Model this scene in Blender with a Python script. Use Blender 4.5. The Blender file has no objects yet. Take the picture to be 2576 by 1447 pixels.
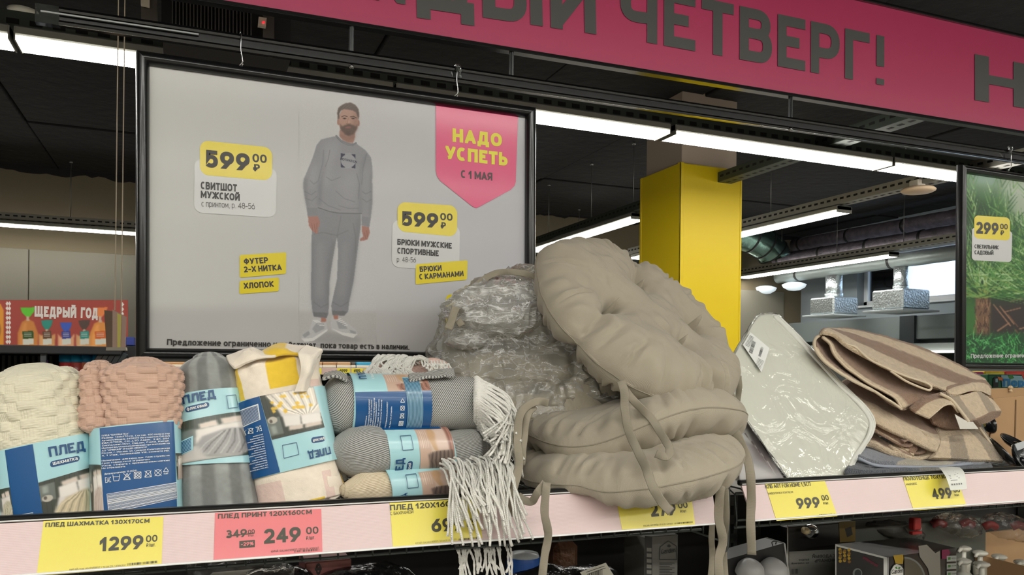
import bpy, math, random
import numpy as np
from math import sin, cos, pi, radians
S = bpy.context.scene
COL = S.collection
random.seed(7)
RNG = np.random.default_rng(7)
V = lambda *a: np.array(a if len(a) > 1 else a[0], dtype=float)
def nrm(v):
    v = np.asarray(v, float)
    return v / (np.linalg.norm(v) + 1e-12)

# ------------------------------------------------------------------ camera
F_PX, CX, CY, IW = 1972.0, 1288.0, 914.0, 2576.0
YAW, RHO, EYE = radians(22.3), 0.0116, 1.5
E = V(0, 0, EYE)
R0, F0, U0 = V(cos(YAW), -sin(YAW), 0), V(sin(YAW), cos(YAW), 0), V(0, 0, 1)
CR = cos(RHO) * R0 + sin(RHO) * U0
CU = cos(RHO) * U0 - sin(RHO) * R0
cam = bpy.data.cameras.new('camera')
cam.sensor_width = 36.0
cam.lens = F_PX / IW * 36.0
cam.shift_y = (CY - 723.5) / IW
cam.clip_start, cam.clip_end = 0.05, 200
camo = bpy.data.objects.new('camera', cam)
COL.objects.link(camo)
from mathutils import Matrix, Vector
camo.matrix_world = Matrix(((CR[0], CU[0], -F0[0], E[0]), (CR[1], CU[1], -F0[1], E[1]), (CR[2], CU[2], -F0[2], E[2]), (0, 0, 0, 1)))
S.camera = camo

# ------------------------------------------------------------------ world, lamps, exposure
S.view_settings.view_transform = 'Standard'
S.view_settings.look = 'None'
S.view_settings.gamma = 1
S.view_settings.use_curve_mapping = False
S.view_settings.exposure = 0.0
S.cycles.use_denoising = True
S.cycles.max_bounces = 8
S.cycles.transparent_max_bounces = 12
w = bpy.data.worlds.new('daylight'); w.use_nodes = True
w.node_tree.nodes['Background'].inputs[0].default_value = (0.62, 0.80, 1.0, 1)
w.node_tree.nodes['Background'].inputs[1].default_value = 3.0
S.world = w
LAMP = 27.0          # radiance of the lamp diffusers
LZ = EYE + 1.30     # height of the lamp rows

# ------------------------------------------------------------------ helpers
def ray(px, py):
    return F0 + CR * ((px - CX) / F_PX) + CU * ((CY - py) / F_PX)
def PY(px, py, Y):
    r = ray(px, py); return E + r * (Y / r[1])
def PX(px, py, X):
    r = ray(px, py); return E + r * (X / r[0])
def PZ(px, py, z):
    r = ray(px, py); return E + r * ((z - EYE) / r[2])
class Plane:
    def __init__(s, p, n): s.p, s.n = V(p), nrm(n)
    def at(s, px, py, off=0.0):
        r = ray(px, py); t = np.dot(s.p - E, s.n) / np.dot(r, s.n)
        return E + r * t + s.n * off
def srgb(c):
    c = np.asarray(c, float) / 255.0
    return np.where(c <= 0.04045, c / 12.92, ((c + 0.055) / 1.055) ** 2.4)
def hash3(i, j, k, s):
    n = (i * 374761393 + j * 668265263 + k * 2147483647 + s * 974634777) & 0x7fffffff
    n = ((n ^ (n >> 13)) * 1274126177) & 0x7fffffff
    return ((n ^ (n >> 16)) & 0xffff) / 65535.0 * 2 - 1
def noise(P, sc, seed=0):
    P = np.asarray(P, float) * sc
    I = np.floor(P).astype(np.int64); f = P - I; f = f * f * (3 - 2 * f)
    r = 0
    for a in (0, 1):
        for b in (0, 1):
            for c in (0, 1):
                wt = (f[..., 0] if a else 1 - f[..., 0]) * (f[..., 1] if b else 1 - f[..., 1]) * (f[..., 2] if c else 1 - f[..., 2])
                r = r + wt * hash3(I[..., 0] + a, I[..., 1] + b, I[..., 2] + c, seed)
    return r
def fbm(P, sc, seed=0, o=3):
    r, a = 0, 1.0
    for k in range(o):
        r = r + a * noise(P, sc * 2 ** k, seed + k * 17); a *= .5
    return r

class MB:
    """collects geometry, links it as one mesh object"""
    def __init__(s): s.v, s.f, s.m, s.uv, s.c, s.n = [], [], [], [], [], 0
    def add(s, verts, faces, mat=0, uv=None, col=None):
        verts = np.asarray(verts, float).reshape(-1, 3); k = len(verts)
        s.v.append(verts)
        s.uv.append(np.zeros((k, 2)) if uv is None else np.asarray(uv, float).reshape(-1, 2))
        s.c.append(np.ones((k, 3)) * .5 if col is None else np.broadcast_to(np.asarray(col, float).reshape(-1, 3), (k, 3)))
        s.f.extend([tuple(int(i) + s.n for i in q) for q in faces]); s.m.extend([mat] * len(faces)); s.n += k
        return s
    def grid(s, P, uv=None, col=None, mat=0, cu=False, cv=False, flip=False):
        n, m = P.shape[:2]
        I = np.arange(n * m).reshape(n, m)
        A = I if cu is False else np.vstack([I, I[:1]])
        A = A if cv is False else np.hstack([A, A[:, :1]])
        q = np.stack([A[:-1, :-1], A[1:, :-1], A[1:, 1:], A[:-1, 1:]], -1).reshape(-1, 4)
        if flip: q = q[:, ::-1]
        s.add(P, q, mat, uv, col); return s
    def box(s, c, h, R=None, mat=0, bev=0.0):
        c = V(c); h = V(h)
        R = np.eye(3) if R is None else np.asarray(R, float)
        if bev <= 0:
            vs = [c + R.T @ (h * V(x, y, z)) for x in (-1, 1) for y in (-1, 1) for z in (-1, 1)]
            s.add(vs, [(0, 1, 3, 2), (4, 6, 7, 5), (0, 4, 5, 1), (2, 3, 7, 6), (0, 2, 6, 4), (1, 5, 7, 3)], mat)
            return s
        # chamfered box
        b = min(bev, min(h) * .9); vs = []; idx = {}
        for x in (-1, 1):
            for y in (-1, 1):
                for z in (-1, 1):
                    for ax in range(3):
                        hh = h - b; hh = hh.copy(); hh[ax] = h[ax]
                        idx[(x, y, z, ax)] = len(vs); vs.append(c + R.T @ (hh * V(x, y, z)))
        fs = []
        for ax in range(3):
            o1, o2 = [(1, 2), (2, 0), (0, 1)][ax]
            for sg in (-1, 1):
                q = []
                for a_, b_ in ((-1, -1), (1, -1), (1, 1), (-1, 1)):
                    t = [0, 0, 0]; t[ax] = sg; t[o1] = a_; t[o2] = b_; q.append(idx[(*t, ax)])
                fs.append(q if sg > 0 else q[::-1])
            for a_ in (-1, 1):
                for b_ in (-1, 1):
                    t0 = [0, 0, 0]; t1 = [0, 0, 0]; t0[ax] = -1; t1[ax] = 1
                    t0[o1] = t1[o1] = a_; t0[o2] = t1[o2] = b_
                    q = [idx[(*t0, o1)], idx[(*t1, o1)], idx[(*t1, o2)], idx[(*t0, o2)]]
                    fs.append(q if a_ * b_ > 0 else q[::-1])
        for x in (-1, 1):
            for y in (-1, 1):
                for z in (-1, 1):
                    q = [idx[(x, y, z, a)] for a in range(3)]
                    fs.append(q if x * y * z > 0 else q[::-1])
        s.add(vs, fs, mat); return s
    def span(s, a, b, mat=0, bev=0.0):
        a, b = V(a), V(b); return s.box((a + b) / 2, np.abs(b - a) / 2, None, mat, bev)
    def tube(s, P, r, k=8, mat=0, cap=True, up=None, flat=1.0):
        P = np.asarray(P, float); n = len(P); r = np.broadcast_to(np.asarray(r, float), (n,))
        T = np.gradient(P, axis=0); T /= np.linalg.norm(T, axis=1)[:, None] + 1e-12
        a = V(0, 0, 1) if up is None else V(up)
        if abs(np.dot(a, T[0])) > .95: a = V(1, 0, 0)
        rings = []
        N = nrm(a - np.dot(a, T[0]) * T[0])
        L = np.concatenate([[0], np.cumsum(np.linalg.norm(np.diff(P, axis=0), axis=1))])
        for i in range(n):
            N = nrm(N - np.dot(N, T[i]) * T[i]); B = np.cross(T[i], N)
            th = np.arange(k) * 2 * pi / k
            rings.append(P[i] + r[i] * (np.cos(th)[:, None] * N + np.sin(th)[:, None] * B * flat))
        G = np.array(rings)
        uv = np.stack(np.broadcast_arrays(np.arange(k)[None, :] / k * 2 * pi * r.mean(), L[:, None]), -1)
        s.grid(G, uv, None, mat, False, True)
        if cap:
            b = s.n - n * k
            s.f.append(tuple(range(b, b + k))); s.m.append(mat)
            s.f.append(tuple(range(b + (n - 1) * k, b + n * k))[::-1]); s.m.append(mat)
        return s
    def lathe(s, prof, c, ax=(0, 0, 1), k=24, mat=0):
        ax = nrm(ax); x = nrm(np.cross(ax, V(0, 1, 0) if abs(ax[1]) < .9 else V(1, 0, 0))); y = np.cross(ax, x)
        th = np.arange(k) * 2 * pi / k
        G = np.array([[V(c) + ax * z + r * (cos(t) * x + sin(t) * y) for t in th] for r, z in prof])
        s.grid(G, None, None, mat, False, True); return s
    def poly(s, pts, mat=0): s.add(pts, [tuple(range(len(pts)))], mat); return s
    def prism(s, pts, dirv, mat=0):
        pts = [V(p) for p in pts]; n = len(pts); d = V(dirv)
        vs = pts + [p + d for p in pts]
        s.add(vs, [tuple(range(n))[::-1], tuple(range(n, 2 * n))] + [(i, (i + 1) % n, n + (i + 1) % n, n + i) for i in range(n)], mat); return s
    def build(s, name, mats, parent=None, smooth=False, loc=None):
        vv = np.concatenate(s.v); me = bpy.data.meshes.new(name)
        o = bpy.data.objects.new(name, me); COL.objects.link(o)
        if parent is not None:
            o.parent = parent; base = V(*wloc(parent))
        else:
            base = V(loc) if loc is not None else V((vv[:, 0].min() + vv[:, 0].max()) / 2, (vv[:, 1].min() + vv[:, 1].max()) / 2, vv[:, 2].min())
            o.location = base
        me.from_pydata((vv - base).tolist(), [], s.f)
        me.update()
        if not isinstance(mats, (list, tuple)): mats = [mats]
        for m in mats: me.materials.append(m)
        me.polygons.foreach_set('material_index', s.m)
        me.polygons.foreach_set('use_smooth', [bool(smooth)] * len(s.f))
        li = np.zeros(len(me.loops), np.int32); me.loops.foreach_get('vertex_index', li)
        uvl = me.uv_layers.new(name='UVMap')
        uvl.data.foreach_set('uv', np.concatenate(s.uv)[li].astype(np.float32).ravel())
        cc = np.concatenate(s.c); cc = np.hstack([cc, np.ones((len(cc), 1))])
        ca = me.color_attributes.new('Col', 'FLOAT_COLOR', 'POINT')
        ca.data.foreach_set('color', cc.astype(np.float32).ravel())
        me.update()
        return o
def wloc(o):
    l = V(o.location)
    while o.parent is not None:
        o = o.parent; l = l + V(o.location)
    return l
def tag(o, label=None, cat=None, group=None, kind=None):
    if label: o['label'] = label
    if cat: o['category'] = cat
    if group: o['group'] = group
    if kind: o['kind'] = kind
    return o
def thing(name, label, cat, loc, group=None):
    o = bpy.data.objects.new(name, None); COL.objects.link(o); o.location = V(loc); o.empty_display_size = .05
    return tag(o, label, cat, group)
def struct(mb, name, mats, smooth=False):
    return tag(mb.build(name, mats, None, smooth), kind='structure')

# ------------------------------------------------------------------ materials
_mc = {}
def M(name, rgb=(128, 128, 128), rough=.6, metal=0, bump=None, coat=0, emit=0, alpha=None, vcol=False, var=0, spec=None, sheen=0):
    key = (name,)
    if key in _mc: return _mc[key]
    m = bpy.data.materials.new(name); m.use_nodes = True
    nt = m.node_tree; b = nt.nodes['Principled BSDF']; L = nt.links.new
    c = srgb(rgb)
    b.inputs['Base Color'].default_value = (*c, 1); b.inputs['Roughness'].default_value = rough
    b.inputs['Metallic'].default_value = metal
    if spec is not None: b.inputs['Specular IOR Level'].default_value = spec
    if coat: b.inputs['Coat Weight'].default_value = coat; b.inputs['Coat Roughness'].default_value = .12
    if sheen: b.inputs['Sheen Weight'].default_value = sheen
    if emit:
        b.inputs['Emission Color'].default_value = (*c, 1); b.inputs['Emission Strength'].default_value = emit
    src = None
    if vcol:
        a = nt.nodes.new('ShaderNodeVertexColor'); a.layer_name = 'Col'; src = a.outputs[0]
        L(src, b.inputs['Base Color'])
    if var:
        tc = nt.nodes.new('ShaderNodeTexCoord'); nz = nt.nodes.new('ShaderNodeTexNoise'); nz.inputs['Scale'].default_value = var[0]; nz.inputs['Detail'].default_value = 4
        L(tc.outputs['Object'], nz.inputs['Vector'])
        mx = nt.nodes.new('ShaderNodeMixRGB'); mx.blend_type = 'MULTIPLY'; mx.inputs[0].default_value = 1
        rp = nt.nodes.new('ShaderNodeValToRGB'); rp.color_ramp.elements[0].position = .3; rp.color_ramp.elements[1].position = .7
        lo = 1 - var[1]; rp.color_ramp.elements[0].color = (lo, lo, lo, 1); rp.color_ramp.elements[1].color = (1, 1, 1, 1)
        L(nz.outputs[0], rp.inputs[0]); L(rp.outputs[0], mx.inputs[2])
        if src is not None: L(src, mx.inputs[1])
        else: mx.inputs[1].default_value = (*c, 1)
        L(mx.outputs[0], b.inputs['Base Color'])
    if bump:
        bm = nt.nodes.new('ShaderNodeBump'); bm.inputs['Strength'].default_value = bump[2]; bm.inputs['Distance'].default_value = bump[3] if len(bump) > 3 else .001
        tc = nt.nodes.new('ShaderNodeTexCoord')
        if bump[0] == 'noise':
            t = nt.nodes.new('ShaderNodeTexNoise'); t.inputs['Scale'].default_value = bump[1]; t.inputs['Detail'].default_value = 3
            L(tc.outputs['Object'], t.inputs['Vector']); L(t.outputs[0], bm.inputs['Height'])
        elif bump[0] in ('ribs', 'ribsx', 'diag'):
            t = nt.nodes.new('ShaderNodeTexWave'); t.inputs['Scale'].default_value = 2 * pi / (20 * bump[1]); t.bands_direction = {'ribs': 'Y', 'ribsx': 'X', 'diag': 'DIAGONAL'}[bump[0]]
            t.inputs['Distortion'].default_value = .6; t.inputs['Detail'].default_value = 1
            L(tc.outputs['UV'], t.inputs['Vector']); L(t.outputs[1], bm.inputs['Height'])
        elif bump[0] == 'weave':
            ts = []
            for d in 'XY':
                t = nt.nodes.new('ShaderNodeTexWave'); t.inputs['Scale'].default_value = 2 * pi / (20 * bump[1]); t.bands_direction = d
                t.inputs['Distortion'].default_value = 1.0; L(tc.outputs['UV'], t.inputs['Vector']); ts.append(t)
            a = nt.nodes.new('ShaderNodeMath'); a.operation = 'MULTIPLY'; L(ts[0].outputs[1], a.inputs[0]); L(ts[1].outputs[1], a.inputs[1]); L(a.outputs[0], bm.inputs['Height'])
        L(bm.outputs[0], b.inputs['Normal'])
    _mc[key] = m; return m
def flat(rgb, rough=.45, coat=0):
    return M('print_%02x%02x%02x_%d' % (*[int(c) for c in rgb], int(rough * 100)), rgb, rough, coat=coat)
def twill(name, ca, cb, period, ang, rough=.85):
    m = M(name, ca, rough); nt = m.node_tree; L = nt.links.new; b = nt.nodes['Principled BSDF']
    tc = nt.nodes.new('ShaderNodeTexCoord'); mp = nt.nodes.new('ShaderNodeMapping'); mp.inputs['Rotation'].default_value = (0, 0, ang)
    wv = nt.nodes.new('ShaderNodeTexWave'); wv.inputs['Scale'].default_value = 2 * pi / (20 * period); wv.inputs['Distortion'].default_value = .9; wv.inputs['Detail'].default_value = 2; wv.inputs['Detail Scale'].default_value = 2.5
    L(tc.outputs['UV'], mp.inputs[0]); L(mp.outputs[0], wv.inputs['Vector'])
    rp = nt.nodes.new('ShaderNodeValToRGB'); rp.color_ramp.elements[0].color = (*srgb(cb), 1); rp.color_ramp.elements[1].color = (*srgb(ca), 1)
    rp.color_ramp.elements[0].position = .25; rp.color_ramp.elements[1].position = .6
    L(wv.outputs[1], rp.inputs[0]); L(rp.outputs[0], b.inputs['Base Color'])
    bm = nt.nodes.new('ShaderNodeBump'); bm.inputs['Strength'].default_value = .35; bm.inputs['Distance'].default_value = .001
    L(wv.outputs[1], bm.inputs['Height']); L(bm.outputs[0], b.inputs['Normal'])
    return m
def film(name, tint=(235, 238, 235), white=.10, rough=.12, gl=.9, bump=(60, .5), dist=.004, lines=None):
    """thin clear plastic film: mostly see-through, glossy, slightly milky"""
    if (name,) in _mc: return _mc[(name,)]
    m = bpy.data.materials.new(name); m.use_nodes = True; nt = m.node_tree; nt.nodes.clear(); L = nt.links.new
    o = nt.nodes.new('ShaderNodeOutputMaterial'); tr = nt.nodes.new('ShaderNodeBsdfTransparent'); tr.inputs[0].default_value = (*srgb(tint), 1)
    g = nt.nodes.new('ShaderNodeBsdfGlossy'); g.inputs['Roughness'].default_value = rough; g.inputs[0].default_value = (gl, gl, gl, 1)
    d = nt.nodes.new('ShaderNodeBsdfDiffuse'); d.inputs[0].default_value = (.8, .8, .78, 1)
    f = nt.nodes.new('ShaderNodeFresnel'); f.inputs[0].default_value = 1.5
    nz = nt.nodes.new('ShaderNodeTexNoise'); nz.inputs['Scale'].default_value = bump[0]; nz.inputs['Detail'].default_value = 4; nz.inputs['Distortion'].default_value = 1.2
    tc = nt.nodes.new('ShaderNodeTexCoord'); L(tc.outputs['Object'], nz.inputs['Vector'])
    bm = nt.nodes.new('ShaderNodeBump'); bm.inputs['Strength'].default_value = bump[1]; bm.inputs['Distance'].default_value = dist
    L(nz.outputs[0], bm.inputs['Height'])
    for n_ in (g, f, d): L(bm.outputs[0], n_.inputs['Normal'])
    m1 = nt.nodes.new('ShaderNodeMixShader'); m1.inputs[0].default_value = white
    if lines:   # crease highlights painted white on the film: thin ridges of two stretched noises
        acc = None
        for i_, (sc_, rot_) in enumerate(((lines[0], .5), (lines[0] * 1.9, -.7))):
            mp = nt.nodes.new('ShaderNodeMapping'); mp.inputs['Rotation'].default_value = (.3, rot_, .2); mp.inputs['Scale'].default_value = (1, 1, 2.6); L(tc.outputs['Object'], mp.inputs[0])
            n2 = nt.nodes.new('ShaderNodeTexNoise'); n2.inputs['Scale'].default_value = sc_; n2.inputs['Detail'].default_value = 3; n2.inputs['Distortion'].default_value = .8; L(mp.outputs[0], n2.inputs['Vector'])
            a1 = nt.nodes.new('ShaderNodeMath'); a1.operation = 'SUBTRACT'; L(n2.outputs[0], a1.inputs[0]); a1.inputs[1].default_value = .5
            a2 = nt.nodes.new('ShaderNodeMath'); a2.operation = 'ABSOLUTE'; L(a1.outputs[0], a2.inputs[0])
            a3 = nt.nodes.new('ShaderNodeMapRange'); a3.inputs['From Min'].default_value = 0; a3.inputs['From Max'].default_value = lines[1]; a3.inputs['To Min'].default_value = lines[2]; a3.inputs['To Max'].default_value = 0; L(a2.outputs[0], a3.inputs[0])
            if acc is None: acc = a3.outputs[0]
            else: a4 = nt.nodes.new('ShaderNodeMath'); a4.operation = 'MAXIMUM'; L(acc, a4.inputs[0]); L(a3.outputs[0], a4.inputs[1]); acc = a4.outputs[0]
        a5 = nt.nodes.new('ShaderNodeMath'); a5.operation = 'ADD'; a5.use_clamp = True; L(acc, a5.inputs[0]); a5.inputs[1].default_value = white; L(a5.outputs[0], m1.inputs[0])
    m2 = nt.nodes.new('ShaderNodeMixShader'); L(f.outputs[0], m2.inputs[0])
    L(tr.outputs[0], m1.inputs[1]); L(d.outputs[0], m1.inputs[2]); L(m1.outputs[0], m2.inputs[1]); L(g.outputs[0], m2.inputs[2]); L(m2.outputs[0], o.inputs[0])
    _mc[(name,)] = m; return m

# ------------------------------------------------------------------ stroke lettering
def A(cx, cy, rx, ry, a, b): return ('a', cx, cy, rx, ry, a, b)
_O = [[A(.5, .5, .5, .5, 90, 450)]]
G_ = {
 'А': (.72, [[(0, 0), (.5, 1), (1, 0)], [(.2, .27), (.8, .27)]]),
 'Б': (.62, [[(.92, 1), (0, 1), (0, 0), (.6, 0), A(.6, .29, .4, .29, -90, 90), (0, .58)]]),
 'В': (.64, [[(0, 0), (0, 1), (.55, 1), A(.55, .77, .38, .23, 90, -90), (0, .54)], [(0, 0), (.6, 0), A(.6, .27, .4, .27, -90, 90), (0, .54)]]),
 'Г': (.54, [[(0, 0), (0, 1), (1, 1)]]),
 'Д': (.78, [[(0, -.2), (0, 0), (1, 0), (1, -.2)], [(.14, 0), (.28, 1), (.84, 1), (.84, 0)]]),
 'Е': (.56, [[(1, 1), (0, 1), (0, 0), (1, 0)], [(0, .52), (.92, .52)]]),
 'Ж': (1.0, [[(.5, 0), (.5, 1)], [(0, 1), (.46, .5), (0, 0)], [(1, 1), (.54, .5), (1, 0)]]),
 'З': (.6, [[A(.45, .76, .45, .24, 145, -90), (.25, .52)], [(.25, .54), A(.45, .27, .52, .27, 90, -145)]]),
 'И': (.7, [[(0, 0), (0, 1)], [(0, 0), (1, 1)], [(1, 0), (1, 1)]]),
 'К': (.66, [[(0, 0), (0, 1)], [(1, 1), (.1, .52), (1, 0)]]),
 'Л': (.7, [[(0, 0), (.12, .06), (.26, 1), (1, 1), (1, 0)]]),
 'М': (.86, [[(0, 0), (0, 1)], [(0, 1), (.5, .22), (1, 1)], [(1, 1), (1, 0)]]),
 'Н': (.68, [[(0, 0), (0, 1)], [(1, 0), (1, 1)], [(0, .5), (1, .5)]]),
 'О': (.76, _O), 'П': (.68, [[(0, 0), (0, 1), (1, 1), (1, 0)]]),
 'Р': (.62, [[(0, 0), (0, 1), (.5, 1), A(.5, .7, .5, .3, 90, -90), (0, .4)]]),
 'С': (.64, [[A(.55, .5, .55, .5, 55, 305)]]),
 'Т': (.6, [[(0, 1), (1, 1)], [(.5, 0), (.5, .98)]]),
 'У': (.66, [[(0, 1), (.5, .32)], [(1, 1), (.42, .06), (.1, .02)]]),
 'Ф': (.8, [[(.5, 0), (.5, 1)], [A(.5, .53, .5, .32, 90, 450)]]),
 'Х': (.68, [[(0, 0), (1, 1)], [(0, 1), (1, 0)]]),
 'Ц': (.74, [[(0, 1), (0, 0), (.9, 0)], [(.82, 1), (.82, 0), (1, 0), (1, -.2)]]),
 'Ч': (.64, [[(0, 1), (0, .65), A(.4, .65, .4, .25, 180, 270), (1, .42)], [(1, 0), (1, 1)]]),
 'Ш': (.98, [[(0, 1), (0, 0), (1, 0), (1, 1)], [(.5, 0), (.5, 1)]]),
 'Щ': (1.04, [[(0, 1), (0, 0), (1, 0), (1, -.2)], [(.45, 0), (.45, 1)], [(.9, 0), (.9, 1)]]),
 'Ы': (.88, [[(0, 1), (0, 0), (.38, 0), A(.38, .29, .28, .29, -90, 90), (0, .58)], [(1, 0), (1, 1)]]),
 'Ь': (.6, [[(0, 1), (0, 0), (.5, 0), A(.5, .29, .5, .29, -90, 90), (0, .58)]]),
 'Э': (.64, [[A(.45, .5, .55, .5, 125, -125)], [(.4, .5), (.95, .5)]]),
 'Ю': (1.0, [[(0, 0), (0, 1)], [(0, .5), (.3, .5)], [A(.65, .5, .35, .5, 90, 450)]]),
 'Я': (.64, [[(1, 0), (1, 1), (.5, 1), A(.5, .7, .5, .3, 90, 270), (1, .4)], [(.55, .4), (0, 0)]]),
 '0': (.64, _O), '1': (.42, [[(.0, .74), (.75, 1), (.75, 0)]]),
 '2': (.6, [[A(.5, .7, .48, .3, 170, -35), (0, 0), (1, 0)]]),
 '3': (.6, [[A(.47, .75, .44, .25, 150, -90), (.3, .5)], [(.3, .54), A(.47, .28, .52, .28, 90, -150)]]),
 '4': (.66, [[(.72, 0), (.72, 1), (.02, .27), (1, .27)]]),
 '5': (.6, [[(.9, 1), (.14, 1), (.08, .52), A(.45, .33, .53, .33, 120, -140)]]),
 '6': (.64, [[A(.5, .33, .5, .33, 90, 450)], [(.72, 1), (.04, .42)]]),
 '7': (.58, [[(0, 1), (1, 1), (.3, 0)]]),
 '8': (.62, [[A(.5, .76, .42, .24, 90, 450)], [A(.5, .27, .5, .27, 90, 450)]]),
 '9': (.64, [[A(.5, .67, .5, .33, 90, 450)], [(.28, 0), (.96, .58)]]),
 '₽': (.66, [[(.2, 0), (.2, 1), (.6, 1), A(.6, .72, .4, .28, 90, -90), (0, .44)], [(0, .22), (.65, .22)]]),
 '.': (.2, [[(.5, 0), (.5, .03)]]), ',': (.2, [[(.6, .04), (.3, -.14)]]), '!': (.22, [[(.5, 1), (.5, .34)], [(.5, 0), (.5, .03)]]),
 '-': (.4, [[(0, .42), (1, .42)]]), '/': (.4, [[(0, -.05), (1, 1)]]), ' ': (.32, []), '%': (.9, [[A(.2, .75, .2, .22, 90, 450)], [A(.8, .22, .2, .22, 90, 450)], [(.15, 0), (.85, 1)]]),
 '"': (.3, [[(.1, 1), (.1, .75)], [(.9, 1), (.9, .75)]]), ':': (.2, [[(.5, 0), (.5, .03)], [(.5, .6), (.5, .63)]]), '(': (.3, [[A(1, .5, .9, .6, 120, 240)]]), ')': (.3, [[A(0, .5, .9, .6, 60, -60)]]),
 'D': (.68, [[(.5, 0), (0, 0), (0, 1), (.45, 1), A(.45, .5, .55, .5, 90, -90), (.3, 0)]]), 'F': (.54, [[(0, 0), (0, 1), (1, 1)], [(0, .5), (.85, .5)]]), 'G': (.7, [[A(.55, .5, .55, .5, 50, 340), (.6, .42)]]),
 'I': (.16, [[(.5, 0), (.5, 1)]]), 'L': (.54, [[(0, 1), (0, 0), (1, 0)]]), 'N': (.7, [[(0, 0), (0, 1)], [(0, 1), (1, 0)], [(1, 0), (1, 1)]]),
 'R': (.64, [[(0, 0), (0, 1), (.5, 1), A(.5, .72, .45, .28, 90, -90), (0, .44)], [(.5, .44), (1, 0)]]), 'S': (.6, [[A(.5, .75, .45, .25, 30, 270), A(.5, .25, .48, .25, 90, -150)]]),
 'U': (.68, [[(0, 1), (0, .4), A(.5, .4, .5, .4, 180, 360), (1, 1)]]), 'V': (.68, [[(0, 1), (.5, 0), (1, 1)]]), 'Z': (.6, [[(0, 1), (1, 1), (0, 0), (1, 0)]]), 'Y': (.64, [[(0, 1), (.5, .45), (1, 1)], [(.5, .45), (.5, 0)]]),
}
for a_, b_ in zip('ABEKMHOPCTX', 'АВЕКМНОРСТХ'): G_[a_] = G_[b_]
G_['Й'] = (G_['И'][0], G_['И'][1] + [[A(.5, 1.32, .24, .14, 180, 360)]])
XH = .74
def _low(c, wd=.86):
    W, st = G_[c]
    return (W * wd * .86, [[(p[0], p[1] * XH) if p[0] != 'a' else A(p[1], p[2] * XH, p[3], p[4] * XH, p[5], p[6]) for p in s_] for s_ in st])
LOW = {}
for l_, u_ in zip('вгджзийклмнопстхцчшщыьэюя', 'ВГДЖЗИЙКЛМНОПСТХЦЧШЩЫЬЭЮЯ'): LOW[l_] = _low(u_)
LOW['а'] = LOW['a'] = (.5, [[(1, 0), (1, .45), A(.5, .5, .5, .24, 0, 150)], [(1, .42), (.45, .42), A(.45, .21, .45, .21, 90, 270), (1, .06)]])
LOW['е'] = LOW['e'] = (.54, [[(.03, .38), (1, .4), A(.5, .37, .5, .37, 8, 320)]])
LOW['р'] = LOW['p'] = (.54, [[(0, -.28), (0, .74)], [A(.5, .37, .5, .37, 90, 450)]])
LOW['у'] = LOW['y'] = (.52, [[(0, .74), (.5, .04)], [(1, .74), (.4, -.24), (.05, -.26)]])
LOW['б'] = (.56, [[A(.5, .35, .5, .35, 90, 450)], [(0, .35), (.08, .8), (.9, 1)]])
LOW['ф'] = (.75, [[(.5, -.26), (.5, 1)], [A(.5, .37, .5, .37, 90, 450)]])
LOW['d'] = (.54, [[(1, 0), (1, 1)], [A(.5, .37, .5, .37, 90, 450)]]); LOW['n'] = (.5, [[(0, 0), (0, .74)], [(0, .4), A(.5, .4, .5, .34, 180, 0), (1, 0)]]); LOW['r'] = (.36, [[(0, 0), (0, .74)], [(0, .4), A(.6, .4, .6, .34, 180, 60)]])
LOW['o'] = LOW['о']; LOW['c'] = LOW['с']; LOW['x'] = LOW['х']
def _path(st):
    out = []
    for p in st:
        if p[0] == 'a':
            _, cx, cy, rx, ry, a, b = p
            k = max(5, int(abs(b - a) / 14))
            for i in range(k + 1):
                t = radians(a + (b - a) * i / k); c_, s_ = cos(t), sin(t); e = 2 / 2.35
                out.append((cx + rx * math.copysign(abs(c_) ** e, c_), cy + ry * math.copysign(abs(s_) ** e, s_)))
        else: out.append((p[0], p[1]))
    r = [out[0]]
    for p in out[1:]:
        if abs(p[0] - r[-1][0]) + abs(p[1] - r[-1][1]) > 1e-4: r.append(p)
    return r
def _clip(poly, ax, lim, keep_less):
    out = []
    for i in range(len(poly)):
        a, b = poly[i], poly[(i + 1) % len(poly)]
        ia = (a[ax] <= lim) if keep_less else (a[ax] >= lim); ib = (b[ax] <= lim) if keep_less else (b[ax] >= lim)
        if ia: out.append(a)
        if ia != ib:
            t = (lim - a[ax]) / (b[ax] - a[ax]); out.append((a[0] + t * (b[0] - a[0]), a[1] + t * (b[1] - a[1])))
    return out
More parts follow.
